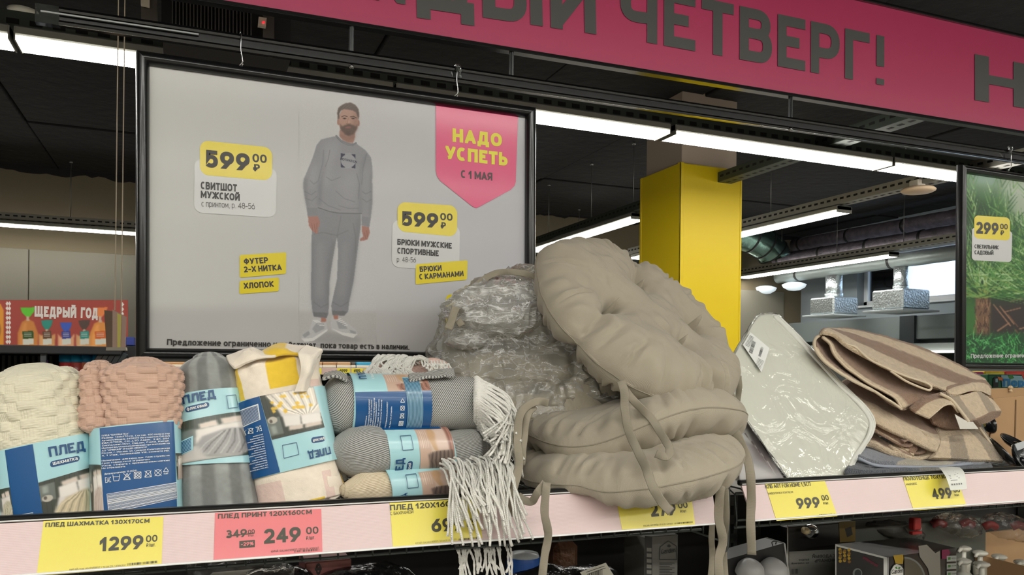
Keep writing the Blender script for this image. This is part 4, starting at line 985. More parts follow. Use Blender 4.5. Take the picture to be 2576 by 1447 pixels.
for i, (px, yA, yB, l) in enumerate(((605, 82, 165, 'wire hook at the left of the big poster'), (1143, 202, 240, 'wire hook at the right of the big poster'), (2530, 375, 425, 'wire hook holding the palm poster'))):
    x = PY(px, yA, YP)[0]; zt_, zb_ = rz(x) + .022, PY(px, yB, YP)[2] - .008
    b = MB(); b.tube(cr_spline([V(x, YP + .004, zt_ - .012), V(x, YP - .002, zt_), V(x + .001, YP - .017, zt_ - .006), V(x, YP - .018, (zt_ + zb_) / 2), V(x + .004, YP - .016, zb_ + .012), V(x - .003, YP - .012, zb_ + .002), V(x + .003, YP - .010, zb_), V(x + .004, YP - .012, zb_ + .01)], 6), .0012, 8)
    tag(b.build('poster_hook', m_chr, None, True), l, 'hook', 'hooks of the posters')
for i, (px, py, l) in enumerate(((884, 168, 'small round rivet below the left banner rod'), (1989, 325, 'small round rivet below the right banner rod'))):
    c = PY(px, py, YP - .014); b = MB(); b.lathe([(0, -.006), (.004, -.005), (.005, 0), (.004, .004), (0, .004)], c, (0, 1, 0), 14); tag(b.build('rivet', m_chr, None, True), l, 'rivet')
for i, (px, py, l) in enumerate(((1152, 178, 'crumpled clear clip on the rail over the big poster'), (2540, 378, 'clear clip on the rail over the palm poster'))):
    c = PY(px, py, YP - .02); b = MB(); b.tube(cr_spline([c + V(-.006, 0, .012), c + V(0, -.004, .008), c + V(.004, 0, -.004), c + V(.008, .002, -.014)], 5), [.004] * 4 + [.006] * 6 + [.003] * 6, 8); tag(b.build('rail_clip', m_clear, None, True), l, 'clip')

# ================================================================== SHELVES, PRICE RAILS, TAGS
Y0, Y1 = 1.2, 1.175
def railplane(tl, tr, bl, br):
    a, b_, c = PY(*tl, Y0), PY(*tr, Y0), PY(*bl, Y1); n = np.cross(b_ - a, c - a); n = nrm(n); n = n if n[1] < 0 else -n
    return Plane(a, n)
PL = railplane((-120, 1321), (1790, 1222), (-120, 1463), (1803, 1317.6))
PR = railplane((1865, 1220), (2576, 1183), (1895, 1312), (2576, 1268))
m_pink = M('price_strip_pink', (212, 188, 186), .3, coat=.4, bump=('ribs', .0022, .12))
m_wirec = M('shelf_wire_grey', (74, 78, 76), .4, metal=.5)
m_lip = M('shelf_lip_black', (26, 27, 27), .35, metal=.2)
m_clearp = M('clear_strip_edge', (225, 225, 222), .15, coat=.6)
def shelf(label, pl, tl, tr, bl, br, ext_l=0, ext_r=0, zs=-.243):
    A0, A1, B0_, B1_ = PY(*tl, Y0), PY(*tr, Y0), pl.at(*bl), pl.at(*br)
    d = nrm(A1 - A0); A0 = A0 - d * ext_l; A1 = A1 + d * ext_r; B0_ = B0_ - d * ext_l; B1_ = B1_ + d * ext_r
    t = thing('wire_shelf', label, 'shelf', (A0 + A1) / 2)
    n = pl.n
    # pink holder strip
    nx = 60
    G = np.array([[A0 + (A1 - A0) * i / nx for i in range(nx + 1)], [B0_ + (B1_ - B0_) * i / nx for i in range(nx + 1)]])
    b = MB(); 
    for sgn, off in ((1, 0.0), (-1, -.003)): b.grid(G + n * off, guv(G))
    for i in (0, nx): b.add([G[0, i], G[1, i], G[1, i] - n * .003, G[0, i] - n * .003], [(0, 1, 2, 3)])
    b.build('price_strip', m_pink, t)
    dn = nrm(B0_ - A0)
    b = MB()
    for q0, w_ in ((B0_, .0016), (A0, .001)):
        b.box((q0 + q0 + (A1 - A0)) / 2 + n * .002 - dn * w_ / 2, (np.linalg.norm(A1 - A0) / 2, w_, .0015), np.array([d, dn, n]), 0, .0008)
    b.build('clear_edge', m_clearp, t)
    b = MB(); b.box((A0 + A1) / 2 + V(0, .004, .003), (np.linalg.norm(A1 - A0) / 2 + .003, .006, .005), np.array([d, V(0, 1, 0), np.cross(d, V(0, 1, 0))]), 0, .002); b.build('front_lip', m_lip, t)
    # wire deck
    sl_ = d[2] / d[0]; z_ = lambda x: A0[2] + (x - A0[0]) * sl_ - .018
    x0, x1 = A0[0] + .004, A1[0] - .004; yb = 1.70
    for y, dz, r in ((1.215, -.052, .0024), (1.225, -.068, .0026), (1.222, -.002, .0025), (1.30, 0, .0024), (1.40, 0, .0024), (1.50, 0, .0024), (1.60, 0, .0024), (yb, 0, .003)):
        b = MB(); b.tube([(x0, y, z_(x0) + dz), (x1, y, z_(x1) + dz)], r, 6); b.build('long_wire', m_wirec, t, True)
    k_ = int((x1 - x0) / .0265)
    for i in range(min(k_, 95) + 1):
        x = x0 + (x1 - x0) * i / min(k_, 95)
        b = MB(); b.tube([(x, yb, z_(x) + .003), (x, 1.24, z_(x) + .003), (x, 1.224, z_(x) - .004), (x, 1.217, z_(x) - .052), (x + .003, 1.224, z_(x) - .069)], .0017, 5); b.build('cross_wire', m_wirec, t, True)
    return t, z_
sL, zL = shelf('wire shelf with pink price strip carrying the throws and cushions', PL, (-120, 1321), (1790, 1222), (-120, 1463), (1803, 1317.6), 0, 0)
sR, zR = shelf('wire shelf with pink price strip carrying the towels, right of the gap', PR, (1865, 1220), (2576, 1183), (1895, 1312), (2576, 1268), 0, .8)
# uprights and back panel of the gondola
m_post = M('gondola_post_grey', (84, 86, 84), .45, metal=.3)
for x, l in ((PY(1842, 1300, 1.72)[0], 'grey slotted gondola upright in the gap between the two shelves'), (-.45, 'grey slotted gondola upright left of the throws'), (2.55, 'grey slotted gondola upright behind the towels')):
    t = thing('gondola_upright', l, 'shelf post', (x, 1.74, 0), 'gondola uprights')
    b = MB(); b.span((x - .02, 1.72, 0), (x + .02, 1.76, EYE - .13), 0, .003); b.build('post', m_post, t)
    b = MB()
    for z in np.arange(.6, 1.3, .05): b.span((x - .004, 1.7185, z), (x + .004, 1.721, z + .025))
    tag(b.build('slot', M('slot_dark'), t), kind='stuff')
t = thing('mesh_divider', 'wire mesh divider between the two shelves', 'divider', PY(1830, 1330, 1.22))
xg = (PY(1790, 1222, Y0)[0] + PY(1865, 1220, Y0)[0]) / 2
for y in np.arange(1.22, 1.7, .05):
    b = MB(); b.tube([(xg, y, EYE - .33), (xg, y, EYE - .19)], .0016, 6); b.build('mesh_wire', m_wirec, t, True)
for z in (-.33, -.285, -.24, -.19):
    b = MB(); b.tube([(xg, 1.215, EYE + z), (xg, 1.7, EYE + z)], .0022, 6); b.build('mesh_wire', m_wirec, t, True)
b = MB(); b.tube(cr_spline([(xg + .012, 1.21, EYE - .2), (xg + .012, 1.21, EYE - .33), (xg + .006, 1.215, EYE - .35), (xg - .006, 1.22, EYE - .345)], 6), .003, 8); b.build('hook_end', m_wirec, t, True)
m_back = M('gondola_back_dark', (34, 33, 32), .7)
b = MB(); b.span((-1.2, 1.765, .05), (3.6, 1.785, EYE - .21), 0, .003); tag(b.build('gondola_back_panel', m_back), 'dark back panel behind the lower shelf goods', 'panel')
# lower shelf
b = MB(); b.span((-1.2, 1.16, EYE - .77), (3.6, 1.765, EYE - .74), 0, .004); tag(b.build('lower_shelf', M('lower_shelf_grey', (70, 70, 68), .5)), 'lower gondola shelf under the wire shelves', 'shelf')
b = MB(); b.span((-1.2, 1.14, EYE - .80), (3.6, 1.16, EYE - .73), 0, .003); tag(b.build('lower_price_strip', m_pink), 'pink price strip of the lower shelf', 'price strip')
for z in (.35, .06):
    b = MB(); b.span((-1.2, 1.16, z), (3.6, 1.765, z + .03), 0, .004); tag(b.build('lower_shelf', M('lower_shelf_grey')), ('middle' if z > .2 else 'bottom') + ' steel shelf near the floor of the gondola', 'shelf')

# price tags
TY, TR, TK, TG = flat((226, 212, 84), .3, .4), flat((222, 114, 118), .3, .4), flat((58, 56, 40), .4), flat((120, 112, 80), .4)
def bars(mb_, pl, a, b_, h, n, seed, mat, lift=.0014):
    r_ = random.Random(seed); x = 0
    while x < 1:
        w_ = r_.choice((.6, 1, 1.6)) / n
        if x + w_ > 1: break
        pa = (a[0] + (b_[0] - a[0]) * x, a[1] + (b_[1] - a[1]) * x); pb = (a[0] + (b_[0] - a[0]) * (x + w_), a[1] + (b_[1] - a[1]) * (x + w_))
        ppoly(mb_, pl, [pa, pb, (pb[0], pb[1] - h), (pa[0], pa[1] - h)], mat, lift); x += w_ + r_.choice((.6, 1, 1.5)) / n
def ptag(label, pl, q4, paper, texts, group='price tags in the pink strips', extra=None):
    """q4 tl,tr,br,bl photo pixels; slightly curved paper insert"""
    t = thing('price_tag', label, 'price tag', pl.at(*q4[3]), group)
    c = [pl.at(*p) + pl.n * .0008 for p in q4]; b = MB(); b.add(c + [p - pl.n * .0006 for p in c], [(0, 1, 2, 3), (7, 6, 5, 4), (0, 4, 5, 1), (1, 5, 6, 2), (2, 6, 7, 3), (3, 7, 4, 0)])
    b.build('paper', paper, t)
    m_ = MB()
    for s, a, b_, h, wt, mi in texts: ptext(m_, s, pl, a, b_, h, wt, mi, .1, .0014)
    if extra: extra(m_)
    m_.build('print', [TK, TG, TR], t); return t
ptag('yellow price tag 1299 under the cream and pink waffle throws', PL, [(110, 1310), (411, 1300), (406, 1425), (92, 1450)], TY,
     [('ПЛЕД ШАХМАТКА 130Х170СМ', (114, 1327), (376, 1316), 11, .2, 0), ('1299', (250, 1388), (360, 1381), 35, .22, 0), ('00', (367, 1365), (396, 1363), 17, .18, 0), ('₽/шт.', (368, 1377), (392, 1375), 9, .16, 0), ('КИТАЙ / DALIAN EVEREST / 16.04.25 / 4384361', (175, 1437), (316, 1425), 5, .13, 1)],
     extra=lambda m_: bars(m_, PL, (320, 1424), (397, 1417), 6, 46, 1, 0))
ptag('red sale price tag 249 with struck-out 349 under the fleece throws', PL, [(541, 1291), (808, 1281), (811, 1392), (537, 1414)], TR,
     [('ПЛЕД ПРИНТ 120Х160СМ', (548, 1306), (784, 1294), 12, .2, 0), ('349', (568, 1355), (621, 1351), 20, .2, 0), ('00', (624, 1344), (641, 1342), 10, .16, 0), ('₽/шт.', (624, 1351), (640, 1350), 5, .15, 0),
      ('249', (664, 1369), (757, 1362), 37, .22, 0), ('00', (770, 1345), (801, 1343), 18, .18, 0), ('₽/шт.', (770, 1359), (793, 1357), 9, .16, 0), ('КИТАЙ / DALIAN EVEREST / 30.04.25 / 4384367', (682, 1391), (802, 1381), 5, .13, 0)],
     extra=lambda m_: (ppoly(m_, PL, [(602, 1362), (641, 1359), (641, 1377), (602, 1380)], 0, .0013), ptext(m_, '-29%', PL, (606, 1375), (638, 1372), 9, .2, 2, .1, .002), ppoly(m_, PL, [(570, 1349), (640, 1341), (640, 1343), (570, 1351)], 0, .0018), bars(m_, PL, (740, 1391), (803, 1386), 5, 40, 2, 0)))
ptag('yellow price tag 699 half covered by the white fringe', PL, [(980, 1262), (1200, 1253), (1213, 1354), (988, 1378)], TY,
     [('ПЛЕД 120Х160СМ', (981, 1285), (1163, 1273), 14, .2, 0), ('С БАХРАМОЙ', (982, 1297), (1040, 1292), 8, .12, 0), ('699', (1086, 1340), (1166, 1334), 33, .22, 0), ('00', (1172, 1318), (1199, 1316), 16, .18, 0), ('₽/шт.', (1174, 1327), (1195, 1325), 8, .16, 0), ('КИТАЙ / DALIAN EVEREST / 23.04.25 / 4384371', (1045, 1370), (1148, 1360), 4.5, .13, 1)],
     extra=lambda m_: bars(m_, PL, (1152, 1361), (1208, 1356), 5, 36, 3, 0))
ptag('yellow price tag 279 shaded under the lowest cushion', PL, [(1546, 1236), (1736, 1226), (1748, 1321), (1565, 1335)], TY,
     [('ПОДУШКА', (1552, 1252), (1640, 1247), 11, .2, 0), ('279', (1638, 1301), (1702, 1296), 33, .22, 0), ('00', (1706, 1280), (1730, 1278), 15, .18, 0), ('₽/шт.', (1711, 1291), (1728, 1289), 7, .16, 0), ('РОССИЯ / ОПТТРЕЙД / 29.03.25 / 4393421', (1618, 1326), (1692, 1320), 4, .13, 0)],
     extra=lambda m_: bars(m_, PL, (1696, 1320), (1742, 1316), 4, 32, 4, 0))
ptag('yellow price tag 999 under the white bedding pack', PR, [(1924, 1217), (2074, 1210), (2106, 1299), (1953, 1311)], TY,
     [('КПБ ART FOR HOME 1,5СП', (1926, 1230), (2039, 1223), 10, .18, 0), ('НАВОЛОЧКА 50Х70СМ', (1932, 1245), (1994, 1241), 5, .13, 0), ('999', (2006, 1281), (2064, 1277), 26, .22, 0), ('00', (2067, 1260), (2085, 1259), 13, .18, 0), ('₽/шт.', (2071, 1270), (2085, 1269), 6, .16, 0), ('РОССИЯ / ОПТТРЕЙД / 12.04.25', (2016, 1304), (2058, 1301), 3, .13, 1)],
     extra=lambda m_: bars(m_, PR, (2060, 1299), (2100, 1296), 4, 26, 5, 0))
ptag('yellow price tag 499 under the towels, partly behind the paper hang tag', PR, [(2270, 1200), (2404, 1193), (2431, 1274), (2298, 1285)], TY,
     [('ПОЛОТЕНЦЕ 70Х130СМ', (2273, 1210), (2394, 1203), 9, .18, 0), ('МАХРОВОЕ', (2279, 1222), (2306, 1220), 5, .13, 0), ('499', (2347, 1257), (2397, 1253), 25, .22, 0), ('00', (2399, 1240), (2415, 1239), 12, .18, 0), ('₽/шт.', (2401, 1249), (2413, 1248), 5, .16, 0)],
     extra=lambda m_: bars(m_, PR, (2390, 1276), (2426, 1273), 4, 24, 6, 0))

# ================================================================== BACKGROUND SHELVES
YG = 5.0
PG = Plane((0, YG, 0), (0, -1, 0))
t = thing('bread_sign', 'red sign with drawn bread loaves and white lettering, far left', 'sign', PY(160, 866, YG))
sg = Pic(-150, 755, 322, 872, 1.3, (150, 60, 48))
Q = lambda pts: [(x / 5.567, 740 + y / 5.567) for x, y in pts]
def loaf(cx, kn, bagc, lab_, w_=22, top=800, kc=None):
    sg.poly([(cx - w_, 872), (cx - w_ * 1.05, 840), (cx - w_ * .6, top + 8), (cx, top), (cx + w_ * .6, top + 8), (cx + w_ * 1.05, 840), (cx + w_, 872)], bagc, 1.5)
    sg.poly([(cx - w_ * .85, 872), (cx - w_ * .8, 845), (cx - w_ * .4, top + 12), (cx - w_ * .1, top + 10), (cx - w_ * .3, 872)], tuple(c + 26 for c in bagc), 2, .6)
    sg.poly([(cx - w_ * .75, kn - 18), (cx + w_ * .75, kn - 19), (cx + w_ * .6, kn - 6), (cx + 4, kn + 6), (cx - 4, kn + 6), (cx - w_ * .6, kn - 6)], kc, 1)
    sg.poly([(cx - 3, kn + 4), (cx + 3, kn + 4), (cx + 4, top + 6), (cx - 4, top + 6)], (190, 160, 140), 1)
    sg.poly([(cx - w_ * .55, 834), (cx + w_ * .55, 832), (cx + w_ * .6, 852), (cx - w_ * .5, 853)], lab_, .8); sg.poly([(cx - w_ * .5, 853), (cx + w_ * .6, 852), (cx + w_ * .6, 866), (cx - w_ * .5, 868)], (196, 196, 184), .8)
    for j in range(3): sg.lineL((cx - w_ * .35, 838 + j * 4), (cx + w_ * .35, 838 + j * 4), 1.6, (200, 196, 190), .8, .7, False)
for px in (18, 24): 
    for j in range(9): sg.poly([(px - 4, 764 + j * 12), (px, 758 + j * 12), (px + 4, 764 + j * 12), (px, 770 + j * 12)], (212, 204, 196), .5)
for j in range(9): sg.poly([(304, 766 + j * 12), (308, 760 + j * 12), (312, 766 + j * 12), (308, 772 + j * 12)], (212, 204, 196), .5)
loaf(118, 824, (196, 140, 84), (92, 62, 38), 20, 836, (36, 128, 112)); loaf(166, 830, (206, 150, 110), (52, 60, 130), 20, 842, (52, 82, 168)); loaf(212, 824, (190, 142, 96), (44, 128, 116), 20, 838, (76, 58, 50))
loaf(70, 792, (188, 118, 52), (44, 72, 22), 25, 802, (86, 176, 40)); loaf(252, 792, (204, 132, 60), (196, 92, 34), 25, 806, (212, 120, 60))
sg.poly([(-160, 750), (2, 765), (9, 780), (9, 875), (-160, 875)], (206, 136, 40), 1); sg.ell(-20, 830, 22, 30, (140, 86, 34), 5)
b = MB(); sg.mesh(planemap(PG, 0.0), b); b.build('printed_face', M('matt_print', (200, 200, 200), .6, vcol=True), t)
b = MB(); ptext(b, 'ЩЕДРЫЙ', PG, (87, 797), (192, 800), 27, .27, 0, .09, .002); ptext(b, 'ГОД', PG, (203, 800), (246, 802), 27, .27, 0, .09, .002); b.build('lettering', [flat((205, 196, 188), .6)], t)
b = MB(); c0, c1 = PG.at(-150, 872), PG.at(322, 770); b.span((c0[0], YG + .004, c0[2]), (c1[0], YG + .02, c1[2]), 0, .004); b.build('sign_board', M('sign_back', (120, 50, 44), .6), t)
# black bread shelving
t = thing('bread_rack', 'black shelving with slatted back panels under the bread sign', 'shelving', PY(100, 1000, YG))
mk = M('rack_black', (22, 23, 25), .5); ms_ = M('rack_slat_grey', (66, 70, 76), .5)
b = MB(); p0, p1 = PY(-160, 868, YG), PY(322, 890, YG); b.span((p0[0], YG - .5, p1[2] - .01), (p1[0], YG + .02, p0[2] - .0), 0, .005); b.build('top_deck', mk, t)
b = MB(); b.span((p0[0], YG + .03, 0), (p1[0], YG + .06, p0[2]), 0, .005); b.build('back_panel', M('rack_back', (30, 32, 34), .6), t)
for i in range(46):
    x = p0[0] + .02 + i * .028
    if x > PY(136, 900, YG)[0]: break
    b = MB(); b.span((x, YG - .02, p0[2] - .75), (x + .016, YG - .005, p0[2] - .05), 0, .002); b.build('slat', ms_, t)
for px in (141, 147, 300):
    x = PY(px, 900, YG)[0]; b = MB(); b.span((x - .008, YG - .45, 0), (x + .008, YG - .42, p0[2] - .02), 0, .002); b.build('post', M('rack_post', (92, 96, 100), .4, metal=.4), t)
b = MB(); b.span((p0[0], YG - .45, PY(100, 960, YG)[2] - .03), (p1[0], YG + .02, PY(100, 960, YG)[2]), 0, .004); b.build('shelf_deck', mk, t)
zsh = PY(100, 960, YG)[2]
def carton(name, label, cat, px0, px1, pyt, Y, depth, rgb, group=None, band=None, zb=None, rough=.5):
    a, b_ = PY(px0, pyt, Y), PY(px1, pyt, Y); z0 = zsh if zb is None else zb
    t_ = thing(name, label, cat, ((a[0] + b_[0]) / 2, Y, z0), group)
    m_ = MB(); m_.span((a[0], Y, z0), (b_[0] - .004, Y + depth, a[2]), 0, .004); m_.build('box', flat(rgb, rough), t_)
    if band is not None:
        m_ = MB(); m_.span((a[0] - .001, Y - .002, z0 + (a[2] - z0) * .15), (b_[0] - .003, Y, z0 + (a[2] - z0) * .55), 0, .0005); m_.build('label', flat(band, rough), t_)
    return t_
for i, (x, c1, c2) in enumerate(((157, (20, 150, 196), (196, 60, 60)), (183, (24, 160, 206), (190, 80, 70)), (209, (30, 140, 190), (210, 120, 90)), (236, (28, 150, 200), (70, 60, 60)))):
    c = PY(x + 11, 940, YG - .3); b = MB(); zt_ = PY(x, 893, YG - .3)[2]; t_ = thing('jar', ['blue-lidded jar beside the black rack post', 'blue-lidded jar, second from the rack post', 'blue-lidded jar, third from the rack post', 'blue-lidded jar next to the slanted dark packs'][i], 'jar', (c[0], c[1], zsh), 'blue-lidded jars on the bread rack')
    hh = zt_ - zsh; b.lathe([(0, 0), (.034, 0), (.036, .01), (.036, hh * .7), (.03, hh * .78)], (c[0], c[1], zsh), k=20); b.build('glass_body', flat(c2, .2), t_, True)
    b = MB(); b.lathe([(.033, hh * .74), (.038, hh * .76), (.038, hh), (0, hh)], (c[0], c[1], zsh), k=20); b.build('lid', flat(c1, .4), t_, True)
for i in range(5):
    c = PY(235 + i * 15, 925, YG - .42); Rm = np.array([V(cos(.5), 0, -sin(.5)), V(0, 1, 0), V(sin(.5), 0, cos(.5))]); b = MB(); b.box(c + V(0, 0, .0), (.014, .04, .085), Rm, 0, .004)
    tag(b.build('snack_pack', flat((54 - i * 3, 50, 52), .3)), ['dark pack leaning next to the blue-lidded jars', 'dark leaning pack, second from the jars', 'dark leaning pack in the middle of five', 'dark leaning pack, second from the red box', 'dark leaning pack beside the red box'][i], 'pack', 'dark packs leaning on the bread rack')
carton('box', 'small red box on the bread rack behind the dark packs', 'box', 262, 292, 893, YG - .25, .1, (190, 40, 70))
b = MB(); c = PY(115, 935, YG - .4); zt_ = PY(112, 906, YG - .4)[2]; b.lathe([(0, 0), (.03, 0), (.034, .05), (.03, (zt_ - zsh) * .7), (.012, (zt_ - zsh) * .85), (.01, zt_ - zsh), (0, zt_ - zsh)], (c[0], c[1], zsh), k=16); tag(b.build('bottle', flat((110, 66, 150), .3), None, True), 'purple bottle in front of the slatted rack', 'bottle')
carton('box', 'dark blue box with white marks beside the hanging pink tag', 'box', 316, 340, 848, YG - .3, .2, (40, 56, 130), zb=PY(330, 872, YG)[2])
b = MB(); b.span((PY(323, 880, YG)[0], YG - .35, 0), (PY(342, 880, YG)[0] + .04, YG - .02, PY(330, 873, YG)[2]), 0, .005); tag(b.build('side_rack', mk), 'black side rack carrying the dark blue box', 'shelving')
# hanging category tag on two strings
t = thing('hanging_tag', 'folded pink and yellow cardboard tag hanging on two strings', 'hanging tag', PY(300, 880, 3.0))
Yt = 3.0
for a, c_, nm in (([(262, 780), (283, 783), (282, 880), (268, 880)], (118, 96, 78), 'side_card'), ([(283, 782), (299, 792), (298, 880), (282, 881)], (126, 124, 110), 'grey_card'), ([(283, 779), (318, 797), (316, 879), (283, 874)], (196, 166, 148), 'front_card')):
    b = MB(); dy = {'side_card': .05, 'grey_card': .03, 'front_card': 0}[nm]; b.prism([PY(x, y, Yt + dy) for x, y in a], (0, .003, 0)); b.build(nm, flat(c_, .6), t)
b = MB(); b.prism([PY(x, y, Yt - .002) for x, y in ((295, 788), (305, 793), (303, 876), (295, 874))], (0, .002, 0)); b.build('yellow_stripe', flat((226, 214, 110), .5), t)
b = MB(); b.prism([PY(x, y, Yt - .012) for x, y in ((267, 874), (316, 874), (317, 882), (266, 882))], (0, .07, 0)); b.build('bottom_edge', flat((176, 168, 150), .5), t)
for px, py in ((289, 781), (305, 789)):
    p = PY(px, py, Yt); b = MB(); b.tube([p, V(p[0], p[1], ZC)], .0018, 6); b.build('string', flat((190, 176, 150), .6), t)
# goods seen under the big poster and further right
zsh2 = PY(860, 943, 4.4)[2] + .075; Yh = 4.4
t = thing('far_shelf', 'black shelf with yellow tags seen under the big poster', 'shelving', PY(870, 1000, Yh))
xa_, xb_ = PY(348, 940, Yh)[0], PY(1340, 940, Yh)[0]; zt_ = PY(860, 926, Yh)[2]; zb_ = PY(860, 943, Yh)[2]
b = MB(); b.span((xa_, Yh, zb_ - .01), (xb_, Yh + .5, zt_ - .005), 0, .003); b.build('deck', mk, t)
b = MB(); b.span((xa_, Yh - .006, zb_), (xb_, Yh, zt_), 0, .001); b.build('price_strip', flat((206, 178, 168), .5), t)
b = MB(); b.span((xa_, Yh + .5, .1), (xb_, Yh + .53, zt_ - .02), 0, .003); b.build('back_panel', M('rack_back'), t)
b = MB(); b.span((xa_, Yh + .05, zb_ - .3), (xb_, Yh + .5, zb_ - .28), 0, .003); b.build('deck', mk, t)
for i, (xa2, xb2) in enumerate(((787, 808), (848, 880), (884, 912), (915, 940), (560, 590), (1000, 1030), (1090, 1120))):
    a, b_ = PY(xa2, 935, Yh), PY(xb2, 935, Yh); bb = MB(); bb.span((a[0], Yh - .009, zb_ + .003), (b_[0], Yh - .006, zt_ - .002)); tt = bb.build('yellow_tag', flat((232, 218, 60), .5), t)
    bb = MB(); PT = Plane((0, Yh - .0095, 0), (0, -1, 0)); ptext(bb, '6999', PT, (xa2 + 6, 936), (xb2 - 6, 936), 7, .2, 0); bb.build('digits', [K_], tt)
for i, (x0, x1, c_, l) in enumerate(((782, 812, (196, 150, 104), 'tan carton beside the yellow fleece throw'), (812, 847, (186, 140, 96), 'second tan carton under the big poster'), (848, 884, (200, 160, 116), 'third tan carton under the big poster'), (884, 896, (90, 80, 70), 'narrow dark carton under the big poster'), (897, 950, (60, 160, 200), 'blue and white carton behind the pink throw'), (600, 690, (180, 140, 110), 'tan carton hidden behind the fleece rolls'), (396, 470, (190, 140, 90), 'carton peeking between frame and pink throw'))):
    carton('carton', l, 'carton', x0, x1, 911, Yh + .03, .2, c_, 'cartons on the far shelf', (235, 225, 205), zb=zt_ - .004)
# colourful goods below the palm poster (other side of the gondola)
Yr = 2.02; zr = PY(2500, 985, Yr)[2]
for i, (x0, x1, yt, c_, l) in enumerate(((2432, 2478, 936, (200, 60, 130), 'pink and violet box just under the palm poster'), (2478, 2530, 934, (236, 206, 40), 'yellow box just under the palm poster'), (2530, 2600, 934, (214, 60, 48), 'red box under the palm poster, at the edge'))):
    carton('game_box', l, 'box', x0, x1, yt, Yr + .12, .1, c_, None, (240, 230, 220), zb=zr - .12, rough=.4)
t = carton('puzzle_box', 'green box with toucans and blue lettering above the cardboard box', 'box', 2487, 2660, 942, Yr, .05, (30, 110, 70), zb=zr - .12)
Pz = Plane((0, Yr - .001, 0), (0, -1, 0)); b = MB()
ppoly(b, Pz, [(2518, 944), (2600, 947), (2600, 974), (2520, 974)], 1, .001); ptext(b, 'Порт', Pz, (2521, 973), (2590, 974), 20, .26, 0, .08, .002)
ppoly(b, Pz, [(2498, 952), (2506, 946), (2512, 952), (2510, 974), (2497, 975)], 2, .0015); ppoly(b, Pz, [(2508, 948), (2520, 950), (2524, 958), (2512, 957)], 3, .002); ppoly(b, Pz, [(2503, 953), (2509, 952), (2509, 962), (2503, 962)], 1, .002)
ppoly(b, Pz, [(2534, 945), (2545, 943), (2550, 951), (2540, 955)], 4, .002); ppoly(b, Pz, [(2566, 938), (2600, 940), (2600, 956), (2574, 955)], 5, .002)
b.build('print', [flat((30, 140, 210), .4), flat((160, 210, 225), .4), flat((20, 24, 24), .4), flat((236, 130, 60), .4), flat((70, 150, 60), .4), flat((214, 70, 50), .4)], t)

